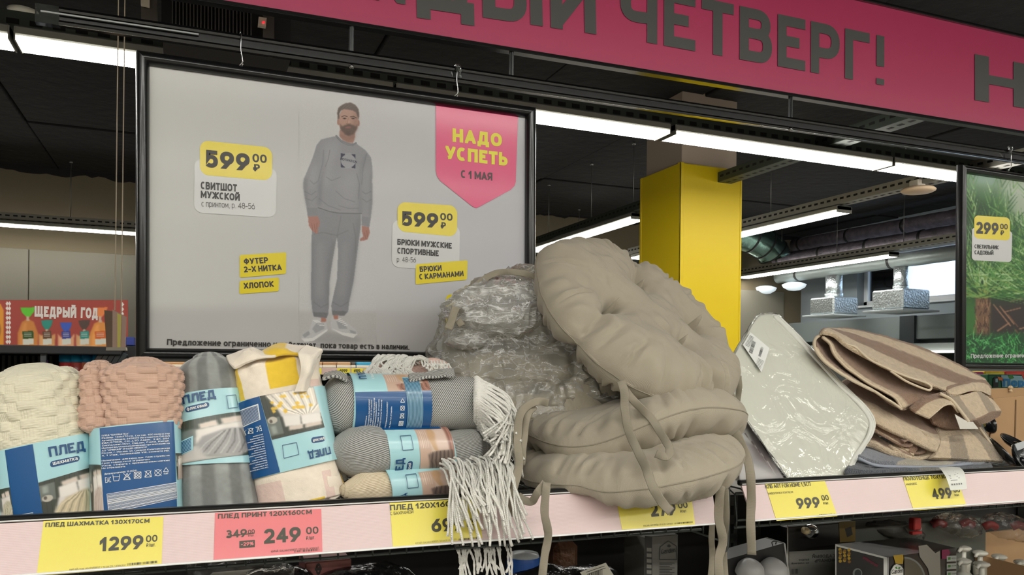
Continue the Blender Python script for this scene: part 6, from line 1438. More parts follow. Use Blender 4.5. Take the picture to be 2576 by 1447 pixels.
b = MB(); E1.sleeve(b, [(868, 945), (1050, 940), (1054, 1094), (873, 1098)][0:4] if False else [(868, 1098), (868, 940), (1052, 938), (1056, 1096)], .003, 0)
sgrid(b, E1, [(868, 952), (944, 950), (947, 988), (870, 990)], 0, .0038); sgrid(b, E1, [(870, 990), (1054, 986), (1056, 1092), (874, 1094)], 1, .0038)
sgrid(b, E1, [(988, 956), (1028, 957), (1034, 1074), (996, 1077)], 0, .0046, 8, 16)
for i in range(13): x = 989 + i * 3; sgrid(b, E1, [(x, 958), (x + 1.4, 958), (x + 7.4, 1074), (x + 6, 1074)], 1, .0052, 2, 16)
stext(b, 'ПЛЕД', E1, (901, 962), (901, 938), 18, .2, 2); stext(b, 'С БАХ', E1, (919, 962), (919, 948), 6, .2, 3)
for k in range(5): icon(b, E1, 981, 1009 + k * 17 if k else 1010, 5, (5, 4, 3, 2, 1)[k], 3, .005)
for i, (x, l) in enumerate(((897, 40), (903, 76), (908, 74), (914, 78), (919, 70), (925, 76), (931, 74), (945, 70), (955, 60))): stext(b, ('Размер: 120х160 см Состав 100 полиэстер', 'Артикул Изготовитель DALIAN EVEREST', 'INDUSTRIAL Адрес 3 ф1, 21 Changqing')[i % 3], E1, (x, 1082), (x, 1082 - l), 3.2, .15, 3)
o = b.build('paper_sleeve', LM, t, True)
b = MB(); pc = bed('chair', (150, 110, 96), 3); spic(b, E1, pc, [(944, 948), (1050, 946), (1053, 986), (947, 988)], .0036, 80, 40); b.build('sleeve_photo', m_pict, o)
r_ = np.random.default_rng(5)
for i in range(74):
    f_ = (i + r_.uniform(-.3, .3)) / 73; y0 = 950 + 134 * f_; ya = 1.30 - .05 * sin(pi * f_)
    mx, my = 1230 + 54 * (1 - f_) + r_.normal(0, 6), y0 + 20 + 40 * (1 - f_) + r_.normal(0, 5)
    ex, ey = r_.uniform(1215, 1322), r_.uniform(1085, 1200) + 12 * f_
    x2 = (mx + ex) / 2 + 16 + r_.normal(0, 5)
    strand(t, [(1192, y0, ya + .004), (1207, y0 + 2, ya - .005), (mx, my, ya - .02 + r_.uniform(-.02, .01)), (x2, (my + ey) / 2, 1.24 + r_.uniform(-.035, .02)), (ex, ey, 1.215 + r_.uniform(-.03, .025))], seed=i)
F1 = Roll((838, 1138, 1.265), (1206, 1130, 1.29), 56, 52, .85, 2.1)
t = thing('throw_blanket', 'grey knitted-look throw with fringe, in the middle of the lying pile', 'throw', (F1.p0 + F1.p1) / 2 - V(0, 0, .04), 'lying fringed throws')
b = MB(); F1.body(b, 130, 160, lambda u, v, P, T_, TH: .006 * fbm(P, 16, 41, 3) + .008 * np.exp(-((T_ - .2) / .14) ** 2) - .004 * np.exp(-((T_ - .55) / .18) ** 2), None, .16, .06, spiral=.007, cap=.03)
k2 = Roll((862, 1196, 1.285), (830, 1110, 1.30), 34, 30, .9, 2.1); k2.body(b, 60, 40, lambda u, v, P, T_, TH: .005 * fbm(P, 25, 5, 2), None, .3, .3)
b.build('twill_roll', m_tw2, t, True)
b = MB(); F1.sleeve(b, [(970, 1206), (944, 1080), (1108, 1074), (1132, 1184)], .0035, 0)
sgrid(b, F1, [(948, 1086), (1022, 1084), (1034, 1184), (964, 1196)], 0, .0046); sgrid(b, F1, [(944, 1082), (1090, 1078), (1092, 1086), (946, 1089)], 1, .005)
stext(b, 'ПЛЕД', F1, (996, 1200), (990, 1150), 20, .2, 2); bp = quadpts([(1000, 1158), (1013, 1156), (1016, 1184), (1003, 1190)], [(x / 13, y / 32) for x, y in rrect(0, 0, 13, 32, 6)]); spoly(b, F1, bp, 2, .005); stext(b, 'С БАХРОМОЙ', F1, (1013, 1184), (1009, 1160), 6, .18, 3, .1, .0058)
frame_icon(b, F1, [(982, 1104), (1008, 1102), (1012, 1132), (986, 1134)])
o = b.build('paper_sleeve', LM, t, True)
b = MB(); spic(b, F1, bed('chair', (112, 98, 90), 3), [(1022, 1086), (1110, 1080), (1122, 1172), (1036, 1184)], .0042); b.build('sleeve_photo', m_pict, o)
for i in range(66):
    f_ = i / 65; x0 = 1118 + 168 * f_; y0 = 1172 + r_.uniform(-10, 16) - 12 * f_
    ex = x0 + r_.uniform(4, 62); ey = min(1250 + r_.uniform(0, 130) + 25 * f_, 1375)
    strand(t, [(x0 - 14 + r_.uniform(-6, 6), y0 - 8, 1.235), (x0, y0, 1.215 + r_.uniform(-.01, .01)), (x0 + 10 + r_.uniform(-6, 6), y0 + 24, 1.185 + r_.uniform(-.012, .008)), ((x0 + ex) / 2 + r_.uniform(-8, 8), (y0 + ey) / 2 + 12, 1.158 + r_.uniform(-.015, .004)), (ex, ey, 1.150 + r_.uniform(-.012, .006))], seed=200 + i)
G1 = Roll((872, 1232, 1.245), (1160, 1216, 1.27), 42, 42, .85, 2.1)
t = thing('throw_blanket', 'beige twill throw at the bottom of the lying pile, just over the price strip', 'throw', (G1.p0 + G1.p1) / 2 - V(0, 0, .03), 'lying fringed throws')
b = MB(); G1.body(b, 110, 120, lambda u, v, P, T_, TH: .005 * fbm(P, 18, 51, 3), None, .2, .06, spiral=.006, cap=.02); b.build('twill_roll', m_be, t, True)
b = MB(); G1.sleeve(b, [(975, 1268), (958, 1196), (1136, 1178), (1146, 1252)], .003, 0); sgrid(b, G1, [(962, 1200), (1034, 1194), (1046, 1254), (972, 1262)], 0, .004)
stext(b, 'ПЛЕД', G1, (1008, 1262), (1000, 1238), 20, .2, 2); frame_icon(b, G1, [(1000, 1202), (1026, 1199), (1030, 1226), (1004, 1229)])
o = b.build('paper_sleeve', LM, t, True)
b = MB(); spic(b, G1, bed('chair', (104, 90, 84), 3), [(1034, 1194), (1138, 1182), (1146, 1248), (1046, 1256)], .0036); b.build('sleeve_photo', m_pict, o)
for i in range(24):
    x0 = r_.uniform(1150, 1290); strand(t, [(x0 - 4, 1372, 1.235), (x0, 1385, 1.225), (x0 + r_.uniform(-8, 10), 1410, 1.22), (x0 + r_.uniform(-10, 20), r_.uniform(1425, 1475), 1.22)], seed=400 + i)
# pink throw behind, fringe folded over
H1 = Roll((930, 945, 1.45), (1122, 935, 1.46), 36, 40, .9, 2.1)
t = thing('throw_blanket', 'pale pink throw with tangled white fringe behind the grey one', 'throw', (H1.p0 + H1.p1) / 2 - V(0, 0, .04), 'lying fringed throws')
b = MB(); H1.body(b, 80, 90, lambda u, v, P, T_, TH: .006 * fbm(P, 25, 61, 3), None, .2, .2); b.build('twill_roll', twill('pink_twill', (232, 200, 188), (206, 172, 160), .0028, .3), t, True)
for i in range(46):
    x0 = r_.uniform(945, 1050); strand(t, [(x0 + 30, 912 + r_.uniform(-8, 8), 1.43), (x0 + 5, 898 + r_.uniform(-5, 8), 1.415), (x0 - 16 + r_.uniform(-14, 14), 912 + r_.uniform(-4, 14), 1.405), (x0 - 20 + r_.uniform(-25, 30), 942 + r_.uniform(-8, 8), 1.405), (x0 + r_.uniform(-30, 30), 950, 1.41)], seed=500 + i)
for i in range(8): x0 = 1060 + i * 8; strand(t, [(x0, 908, 1.42), (x0 + 5, 922 + (i % 3) * 6, 1.41), (x0 + 12, 916, 1.41), (x0 + 20, 932, 1.41)], seed=560 + i)
# cartons of the rear stock propping the pile (seen only as dark gaps)
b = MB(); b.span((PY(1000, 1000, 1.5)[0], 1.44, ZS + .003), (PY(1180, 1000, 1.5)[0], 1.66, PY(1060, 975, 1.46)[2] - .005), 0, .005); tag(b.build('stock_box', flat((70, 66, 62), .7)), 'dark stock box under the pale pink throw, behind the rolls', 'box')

# ================================================================== CUSHIONS
m_can = M('taupe_canvas', (164, 155, 137), .88, bump=('weave', .0011, .55, .0006), sheen=.15)
m_tape = M('taupe_tape', (146, 138, 121), .88, bump=('ribs', .0011, .45, .0006))
def seg_d(x, y, a, b_):
    dx, dy = b_[0] - a[0], b_[1] - a[1]; q = np.clip(((x - a[0]) * dx + (y - a[1]) * dy) / (dx * dx + dy * dy), 0, 1)
    return np.hypot(x - a[0] - q * dx, y - a[1] - q * dy), q
def cushion(t_, c, n_, xd, R_, T_, tufts, seed, droop=None, squash=1.0, nr=62, nth=230, lump=.010, nm='cushion_body', mat=None, warp=None, chan=(), dp1=.42, dp2=.34):
    n_ = nrm(n_); xd = nrm(xd - np.dot(xd, n_) * n_); yd = np.cross(n_, xd)
    rr = np.sin(np.linspace(0, pi / 2, nr)); th = np.linspace(0, 2 * pi, nth, endpoint=False); RR, TH = np.meshgrid(rr, th, indexing='ij')
    x, y = RR * np.cos(TH), RR * np.sin(TH); b_ = MB(); r_ = np.random.default_rng(seed); rim = None
    edge = 1 + .02 * np.sin(3 * TH + seed) + .012 * np.sin(7 * TH + seed * 2) + .008 * noise(np.stack([np.cos(TH) * 3, np.sin(TH) * 3, 0 * TH], -1), 3, seed)
    creases = []
    for (_a, _b), an in chan: edge = edge - .045 * np.exp(-((np.angle(np.exp(1j * (TH - an)))) / .09) ** 2)
    for k, (tx_, ty_) in enumerate(tufts):
        for j in range(4): a = r_.uniform(0, 2 * pi); l = r_.uniform(.15, .34); creases.append(((tx_, ty_), (tx_ + l * cos(a), ty_ + l * sin(a)), r_.uniform(.02, .036), r_.uniform(.12, .2)))
    for j in range(30):
        a = r_.uniform(0, 2 * pi); creases.append(((cos(a) * 1.0, sin(a) * 1.0), (cos(a + r_.normal(0, .1)) * r_.uniform(.62, .84), sin(a + r_.normal(0, .1)) * r_.uniform(.62, .84)), r_.uniform(.013, .028), r_.uniform(.12, .24)))
    for sg in (1, -1):
        h = (1 - RR ** 4.2) ** .52
        dip = sum(np.exp(-(((x - a) ** 2 + (y - b2) ** 2) / .010)) * dp1 + np.exp(-(((x - a) ** 2 + (y - b2) ** 2) / .075)) * dp2 for a, b2 in tufts)
        hh = h * (1 - np.clip(dip, 0, .86))
        for a, b2, w_, dp in creases: D_, q = seg_d(x, y, a, b2); hh = hh - dp * np.exp(-(D_ / w_) ** 2) * (1 - q * .8) * np.clip((1 - RR) * 14, 0, 1) + dp * .45 * np.exp(-((D_ - w_ * 2) / w_) ** 2) * (1 - q) * np.clip((1 - RR) * 10, 0, 1)
        for (a, b2), an in chan:
            D_, q = seg_d(x, y, (a, b2), (cos(an) * 1.02, sin(an) * 1.02)); hh = hh - (.30 * np.exp(-(D_ / .075) ** 2) + .14 * np.exp(-(D_ / .022) ** 2)) * np.clip((1.02 - RR) * 9, 0, 1) * (.5 + .5 * abs(2 * 1) * np.abs(q - .5))
        pk = .07 * np.sin(TH * 26 + 2 * np.sin(TH * 5 + seed)) * np.exp(-((RR - .93) / .08) ** 2) * (RR < .999)
        P3 = np.stack([x * 2, y * 2, 0 * x + sg * 3 + seed], -1)
        z = sg * (hh + pk + .10 * fbm(P3, 1.6, seed, 3) * (1 - RR ** 6) + .035 * noise(P3, 6, seed + 5) * (1 - RR ** 8)) * T_ / 2
        X, Yy = x * R_ * edge, y * R_ * edge * squash
        if warp is not None: z = z + warp(x, y)
        P = V(c) + X[..., None] * xd + Yy[..., None] * yd + z[..., None] * n_
        if droop is not None: P = droop(P)
        b_.grid(P, np.stack([x * R_, y * R_], -1), None, 0, False, True, flip=(sg < 0))
        if sg > 0: rim = P[-1]
    b_.build(nm, mat or m_can, t_, True)
    s_ = MB(); s_.tube(np.vstack([rim, rim[:1]]), .0013, 6, cap=False); s_.build('seam', m_tape, t_, True)
    return rim
def ties(t_, lst):
    for pts, w_ in lst:
        b_ = MB(); ribbon(b_, [PY(*p) for p in pts], w_, .0007); b_.build('tie', m_tape, t_, True)
UPi = lambda a: cos(a) * CR + sin(a) * CU
# lowest cushion
cc = PY(1584, 1152, 1.298)
t = thing('seat_cushion', 'taupe canvas seat cushion at the bottom of the stack, overhanging the price strip', 'cushion', V(cc[0], cc[1], ZS), 'taupe seat cushions')
def droopf(P):
    P = P.copy(); q = np.clip((1.19 - P[..., 1]) / .05, 0, 1); q = q * q * (3 - 2 * q); low = np.clip((cc[2] + .01 - P[..., 2]) / .05, 0, 1)
    P[..., 2] -= q * (.004 + .012 * low)
    fl = EYE - .221; lift = np.clip((P[..., 1] - 1.165) / .03, 0, 1); P[..., 2] = np.where(P[..., 2] < fl, P[..., 2] * (1 - lift) + fl * lift, P[..., 2])
    return P
cushion(t, cc, V(-.135, -.03, 1), V(1, 0, 0), .216, .100, [(-.05, -.25), (.5, .1), (-.5, .2), (.0, .5)], 11, droopf, .95, dp1=.4, dp2=.3)
ties(t, [([(1376, 1214, 1.12), (1374, 1230, 1.11), (1370, 1290, 1.11), (1379, 1345, 1.125), (1370, 1400, 1.13), (1362, 1470, 1.13)], .0135), ([(1372, 1214, 1.118), (1352, 1240, 1.12), (1338, 1262, 1.14), (1318, 1258, 1.15), (1304, 1248, 1.16)], .013),
         ([(1814, 1214, 1.13), (1812, 1232, 1.12), (1808, 1300, 1.13), (1818, 1360, 1.14), (1808, 1410, 1.14), (1812, 1480, 1.14)], .016), ([(1820, 1216, 1.14), (1824, 1240, 1.135), (1826, 1310, 1.15), (1820, 1380, 1.218), (1826, 1480, 1.218)], .013), ([(1792, 1300, 1.24), (1790, 1360, 1.235), (1792, 1400, 1.235), (1786, 1480, 1.235)], .012)])
# middle cushion, front edge raised
cc = PY(1592, 1066, 1.345)
t = thing('seat_cushion', 'taupe canvas seat cushion in the middle of the stack, sagging open at the front', 'cushion', cc - V(0, 0, .04), 'taupe seat cushions')
def wm(x, y): return -.042 * np.exp(-((x + .75) ** 2 + (y + .55) ** 2) / .30) - .012 * np.exp(-((x - .8) ** 2 + (y + .3) ** 2) / .2) + .012 * np.exp(-((x - .1) ** 2 + (y + .9) ** 2) / .2)
cushion(t, cc, V(-.03, .16, 1), V(1, 0, 0), .222, .122, [(.05, -.35), (.5, .1), (.0, .4), (-.5, .1)], 23, None, .93, warp=wm, dp1=.45, dp2=.32)
ties(t, [([(1380, 1014, 1.21), (1356, 1010, 1.2), (1332, 1018, 1.2), (1308, 1046, 1.2), (1302, 1110, 1.195), (1306, 1170, 1.18), (1290, 1240, 1.165), (1284, 1300, 1.16)], .014), ([(1345, 1022, 1.205), (1326, 1050, 1.2), (1318, 1110, 1.195), (1312, 1170, 1.19)], .012),
         ([(1800, 1002, 1.21), (1814, 1026, 1.2), (1838, 1066, 1.19), (1862, 1110, 1.185), (1884, 1170, 1.15), (1890, 1240, 1.14), (1888, 1310, 1.14), (1891, 1396, 1.14)], .0165), ([(1852, 1024, 1.3), (1858, 1070, 1.29), (1850, 1110, 1.29), (1842, 1122, 1.29)], .012)])
# big tilted cushion on top
nT = .60 * -F0 + .80 * UPi(radians(55)); cc = PY(1604, 816, 1.35)
t = thing('seat_cushion', 'taupe tufted cushion tilted on top of the stack, its face toward the aisle', 'cushion', cc - V(0, 0, .15), 'taupe seat cushions')
xd = UPi(radians(-36)); TT4 = [(-.28, -.32), (.36, -.22), (.40, .34), (-.17, .36)]
def wt(x, y): return .02 * np.exp(-((x - .55) ** 2 + (y + .6) ** 2) / .3)
cushion(t, cc, nT, xd, .236, .134, TT4, 37, None, .87, 84, 300, warp=wt, chan=((TT4[0], radians(-112)), (TT4[3], radians(112)), (TT4[1], radians(-34)), (TT4[2], radians(28))), dp1=.5, dp2=.42)
ties(t, [([(1562, 958, 1.165), (1570, 985, 1.15), (1572, 1030, 1.145), (1582, 1085, 1.145), (1602, 1130, 1.11), (1624, 1175, 1.06), (1640, 1220, 1.035), (1664, 1262, 1.03), (1688, 1288, 1.035)], .015), ([(1574, 984, 1.155), (1600, 1015, 1.155), (1636, 1050, 1.155), (1662, 1090, 1.13), (1684, 1128, 1.10), (1678, 1148, 1.09), (1650, 1142, 1.09)], .014),
         ([(1350, 698, 1.42), (1318, 688, 1.43), (1280, 684, 1.44), (1240, 690, 1.45), (1205, 712, 1.46), (1190, 724, 1.47)], .013), ([(1858, 945, 1.35), (1860, 975, 1.35), (1855, 1010, 1.35), (1852, 1030, 1.35)], .012), ([(1836, 985, 1.3), (1845, 1000, 1.3), (1856, 1016, 1.3)], .010)])
b = MB(); b.prism([PY(1455, 640, 1.47), PY(1462, 622, 1.47), PY(1500, 624, 1.47), PY(1506, 640, 1.47)], (0, .001, 0)); b.build('care_tag', flat((214, 210, 200), .5), t)
# cushions in the clear bag
cc = PY(1352, 902, 1.50)
t = thing('bagged_cushion', 'taupe cushion in a crumpled clear plastic bag leaning behind the stack', 'cushion', V(cc[0], cc[1], ZS))
cushion(t, cc, -.80 * F0 + .55 * U0 - .1 * CR, CR, .208, .15, [(-.2, .1), (.3, .1), (0, -.45)], 51, None, 1.02, 50, 160)
cushion(t, PY(1250, 935, 1.56), -.8 * F0 + .5 * U0 - .3 * CR, CR, .13, .10, [(0, 0)], 57, None, .9, 40, 120)
ties(t, [([(1147, 772, 1.44), (1138, 800, 1.435), (1128, 828, 1.43)], .016), ([(1152, 805, 1.44), (1162, 820, 1.44)], .014), ([(1180, 780, 1.50), (1150, 790, 1.47)], .012), ([(1291, 1008, 1.35), (1287, 1040, 1.34), (1284, 1070, 1.33)], .013)])
def bagsheet(t_, c, n_, xd, R_, T_, seed, nm, mat, sx=1., sy=1., amp=.02, lo=.15, nr=110, nth=260):
    n_ = nrm(n_); xd = nrm(xd - np.dot(xd, n_) * n_); yd = np.cross(n_, xd); u = np.linspace(0, pi * .62, nr); th = np.linspace(0, 2 * pi, nth, endpoint=False)
    Uu, TH = np.meshgrid(u, th, indexing='ij'); x, y, z = np.sin(Uu) * np.cos(TH) * R_ * sx, np.sin(Uu) * np.sin(TH) * R_ * sy, np.cos(Uu) * T_
    P = V(c) + x[..., None] * xd + y[..., None] * yd + z[..., None] * n_; N = (P - V(c)); N = N / np.linalg.norm(N, axis=-1, keepdims=True)
    ri = 1 - np.abs(noise(P * V(1, 1, 1.8), 16, seed)); r2 = 1 - np.abs(noise(P * V(1.6, 1, 1), 38, seed + 3)); r3 = 1 - np.abs(noise(P, 90, seed + 5))
    P = P + N * (amp * (ri ** 3 * .8 + r2 ** 3 * .45 + r3 ** 2 * .16 - .35))[..., None]
    b_ = MB(); b_.grid(P, None, None, 0, False, True); return b_.build(nm, mat, t_, True)
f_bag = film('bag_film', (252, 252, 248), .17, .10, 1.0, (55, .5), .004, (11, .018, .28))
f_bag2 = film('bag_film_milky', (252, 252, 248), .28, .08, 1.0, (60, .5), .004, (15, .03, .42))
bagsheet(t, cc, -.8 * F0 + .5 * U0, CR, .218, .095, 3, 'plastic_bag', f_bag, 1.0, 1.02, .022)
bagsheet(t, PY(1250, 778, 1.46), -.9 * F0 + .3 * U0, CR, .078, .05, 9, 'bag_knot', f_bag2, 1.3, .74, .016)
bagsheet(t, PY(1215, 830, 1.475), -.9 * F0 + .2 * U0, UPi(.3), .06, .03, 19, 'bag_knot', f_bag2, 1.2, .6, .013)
b = MB(); b.prism([PY(1290, 720, 1.47), PY(1342, 720, 1.47), PY(1345, 760, 1.47), PY(1300, 748, 1.47)], (0, .002, 0)); b.build('white_insert', flat((226, 228, 228), .4), t)

# ================================================================== BEDDING PACK
def puff(mb, outline, dirv, th, bev=.006, bulge=.004, k=90, seed=0, mat=0, wr=.0):
    """cushioned slab: outline (world points) is its front edge, thickness th along dirv, softly rounded"""
    P = cr_spline(outline + [outline[0]], 1)[:-1]; pts = []
    n = len(outline)
    for i in range(n):
        a, b_ = V(outline[i]), V(outline[(i + 1) % n]); m_ = max(3, int(k * np.linalg.norm(b_ - a)))
        for j in range(m_): pts.append(a + (b_ - a) * j / m_)
    P = np.array(pts)
    for _ in range(2): P = .25 * np.roll(P, 1, 0) + .5 * P + .25 * np.roll(P, -1, 0)
    c = P.mean(0); d = nrm(dirv); rings = []
    for s_, z in ((0, th + bulge * .5), (.6, th + bulge * .5), (.97, th), (1.0, th - bev), (1.003, th * .6), (1.004, th * .4), (1.0, bev), (.985, bev * .3), (.965, 0), (.9, -bulge * .4), (.8, -bulge * .7), (.65, -bulge * .9), (.5, -bulge), (.35, -bulge), (.2, -bulge), (.08, -bulge), (0, -bulge)):
        rings.append(c + (P - c) * s_ + d * z)
    G = np.array(rings)
    if wr: N = gnormals(G); G = G + d * (wr * fbm(G, 30, seed, 3))[..., None]
    mb.grid(G, None, None, mat, False, True); return P, c
Q5 = lambda x, y: (1800 + x / 2.076, 750 + y / 2.076)
yp_ = lambda x, y: 1.255 + (945 - y) / 870 * .20
def q5(x, y, dy=0): px, py = Q5(x, y); return PY(px, py, yp_(x, y) + dy)
out = [q5(212, 92), q5(282, 88), q5(420, 232), q5(790, 648), q5(775, 690), q5(655, 925), q5(640, 938), q5(372, 944), q5(40, 470), q5(60, 350), q5(110, 260)]
t = thing('bedding_pack', 'white bedding set in a clear plastic bag leaning between cushions and towels', 'pack', (q5(400, 940) + q5(640, 930)) / 2)
dth = nrm(.62 * F0 + .78 * CR * 1.0 + .12 * U0)
m_sheet = M('white_cotton', (214, 214, 206), .8, bump=('noise', 9, .25, .01))
b = MB(); puff(b, out, dth, .034, .008, .004, 140, 3, wr=.0022); b.build('folded_linen', m_sheet, t, True)
for i, o_ in enumerate((.010, .018, .027)):
    b = MB(); 
    ed = [q5(x, y) for x, y in ((290, 96), (420, 226), (600, 425), (796, 650), (700, 855), (664, 925))]
    P = cr_spline(ed, 14); P = P + dth * o_; P = P + .0012 * noise(P, 60, i)[:, None] * U0; b.tube(P, .0042 - .0006 * i, 8, flat=1); b.build('fold_edge', m_sheet, t, True)
f_pk = film('pack_film', (250, 251, 248), .06, .10, 1.0, (11, .7), .02)
b = MB(); o2 = [p + (p - q5(420, 520)) * .018 - dth * .004 for p in out]
puff(b, o2, dth, .046, .010, .007, 160, 9, wr=.0025); b.build('plastic_bag', f_pk, t, True)
mb = MB()
PK = Plane(q5(400, 500) - dth * .012, np.cross(q5(655, 925) - q5(212, 92), q5(372, 944) - q5(282, 88)));
if PK.n[1] > 0: PK.n = -PK.n
PK = Plane(q5(230, 300) + PK.n * .008, PK.n)
z5 = lambda L: [Q5(x, y) for x, y in L]
ppoly(mb, PK, z5([(143, 245), (182, 178), (282, 262), (240, 388)]), 0, .0)
def z5bars(x, y, dx, dy, wx, wy, n, seed):
    r2 = random.Random(seed)
    for i in range(n):
        f_ = i / n; w_ = r2.choice((.25, .5, .7)) / n
        ppoly(mb, PK, z5([(x + dx * f_, y + dy * f_), (x + dx * (f_ + w_), y + dy * (f_ + w_)), (x + dx * (f_ + w_) + wx, y + dy * (f_ + w_) + wy), (x + dx * f_ + wx, y + dy * f_ + wy)]), 1, .001)
z5bars(192, 222, -20, 62, 18, 10, 20, 1); z5bars(238, 255, -16, 46, 12, 8, 14, 2)
for i in range(9): ppoly(mb, PK, z5([(170 + i * 0, 190), (171, 190), (152, 246), (151, 246)]) if False else z5([(178 - i * 3.2, 196 + i * 6), (200 - i * 3.2, 207 + i * 6), (199.5 - i * 3.2, 208.6 + i * 6), (177.5 - i * 3.2, 197.6 + i * 6)]), 1, .001)
for i in range(8): ppoly(mb, PK, z5([(222 - i * 3, 316 + i * 6), (252 - i * 3, 331 + i * 6), (251.5 - i * 3, 332.4 + i * 6), (221.5 - i * 3, 317.4 + i * 6)]), 1, .001)
mb.build('paper_label', [flat((226, 228, 224), .4), flat((96, 98, 98), .5)], t)
# second pack lying behind, with a printed photo
t = thing('bedding_pack', 'bedding pack with a grey printed photo, half hidden under the white pack', 'pack', q5(200, 940, .02))
o3 = [PY(*Q5(x, y), Y) for x, y, Y in ((-10, 560, 1.42), (128, 590, 1.40), (240, 760, 1.34), (372, 948, 1.27), (230, 962, 1.265), (60, 962, 1.27), (-20, 800, 1.34))]
b = MB(); puff(b, o3, V(.1, .25, -1), .03, .006, .003, 120, 5); b.build('folded_linen', flat((176, 174, 170), .5), t, True)
P3 = Plane(o3[1] + V(0, -.004, .004), np.cross(o3[3] - o3[1], o3[5] - o3[1])); P3.n = P3.n if P3.n[1] < 0 else -P3.n; P3 = Plane(P3.p + P3.n * .007, P3.n)
pg = Pic(1850, 1030, 1985, 1215, 1.5, (150, 146, 146)); pg.poly([(1860, 1040), (1890, 1060), (1960, 1190), (1900, 1150)], (120, 112, 112), 4); pg.poly([(1862, 1060), (1880, 1080), (1895, 1120), (1862, 1100)], (206, 206, 204), 3)
for i in range(9): pg.lineL((1866 + i * 8, 1080 + i * 10), (1880 + i * 9, 1100 + i * 12), 3, (98, 84, 84) if i % 2 else (196, 190, 190), 1.5, .8)
pg.poly([(1858, 1150), (1960, 1200), (1858, 1210)], (196, 194, 192), 5)
b = MB(); G_n = 60; u, v = np.meshgrid(np.linspace(0, 1, G_n), np.linspace(0, 1, G_n)); qa = [V(*Q5(*p)) for p in ((124, 600), (140, 610), (358, 944), (124, 948))]
XY = qa[0] * ((1 - u) * (1 - v))[..., None] + qa[1] * (u * (1 - v))[..., None] + qa[2] * (u * v)[..., None] + qa[3] * ((1 - u) * v)[..., None]
i_ = np.clip((XY[..., 0] - 1850) / 1.5, 0, len(pg.xs) - 1).astype(int); j_ = np.clip((XY[..., 1] - 1030) / 1.5, 0, len(pg.ys) - 1).astype(int)
b.grid(planemap(P3, 0)(XY[..., 0], XY[..., 1]), None, srgb(pg.C[j_, i_]).reshape(-1, 3)); b.build('printed_insert', m_pict, t)
# ================================================================== TOWELS
m_terry = M('terry', (200, 180, 150), .95, vcol=True, bump=('noise', 380, 1.0, .006), sheen=.3)
m_hem = M('towel_hem', (206, 190, 164), .8, bump=('noise', 900, .4, .001))
TB, TC = V(150, 116, 90), V(216, 194, 162)
Q7 = lambda x, y: (2020 + x / 3.3654, 800 + y / 3.3654)
def stripes(segs):
    """segs: (a0, a1) brown bands in row parameter"""
    def f(a, b_, P):
        m_ = np.zeros(a.shape)
        w_ = .012 * noise(P, 60, 3)
        for s0, s1 in segs: m_ = np.maximum(m_, np.clip((a + w_ - s0) * 60, 0, 1) * np.clip((s1 - a - w_) * 60, 0, 1))
        c = TC * (1 - m_[..., None]) + TB * m_[..., None]
        return srgb(np.clip(c + (noise(P, 300, 9) * 12 + noise(P, 110, 4) * 6)[..., None], 0, 255))
    return f
def towel(t_, rows, name, colf, th=.007, ku=10, kv=16, wob=.0015, hems=(), sd=0, mat=None, fuzz=.0009):
    W_ = [[PY(*Q7(x, y), Y) for x, y, Y in r] for r in rows]; G = surf(W_, ku, kv); N = gnormals(G)
    G = G + N * (wob * fbm(G, 25, sd, 2))[..., None]
    b_ = MB(); shell(b_, G, th, 0, colf, disp=lambda P, uv: fuzz * noise(P, 500, 2)); o_ = b_.build(name, mat or m_terry, t_, True)
    for h_ in hems:
        L = {'t': G[0], 'b': G[-1], 'l': G[:, 0], 'r': G[:, -1]}[h_]
        h2 = MB(); h2.tube(L, th * .42, 8); h2.build('hem', m_hem, o_, True)
    return G
t = thing('folded_towel', 'folded beige and brown striped terry towel on top of the towel pile', 'towel', PY(2280, 1080, 1.35) , 'folded towels')
# under layer (dark brown inside) then middle and top layers
towel(t, [[(100, 175, 1.44), (130, 150, 1.46), (200, 150, 1.46), (330, 240, 1.45), (600, 400, 1.43), (900, 560, 1.41), (1100, 640, 1.40)],
          [(100, 215, 1.40), (150, 255, 1.42), (240, 330, 1.42), (400, 470, 1.40), (600, 600, 1.38), (760, 720, 1.365), (900, 760, 1.36)],
          [(112, 262, 1.375), (165, 345, 1.37), (260, 430, 1.36), (420, 530, 1.345), (600, 615, 1.33), (730, 700, 1.32), (830, 772, 1.315)]], 'lower_layer', stripes([(-1, .93)]), .006, hems='b')
towel(t, [[(170, 120, 1.46), (260, 115, 1.46), (420, 220, 1.45), (640, 370, 1.43), (860, 500, 1.41), (1090, 600, 1.39), (1180, 640, 1.39)],
          [(180, 150, 1.42), (262, 190, 1.42), (380, 300, 1.41), (560, 440, 1.395), (760, 560, 1.38), (980, 650, 1.365), (1080, 650, 1.37)],
          [(165, 168, 1.40), (225, 220, 1.39), (262, 305, 1.38), (400, 450, 1.365), (590, 570, 1.35), (770, 670, 1.335), (838, 762, 1.325)]], 'middle_layer', stripes([(-1, .94)]), .008, hems='b')
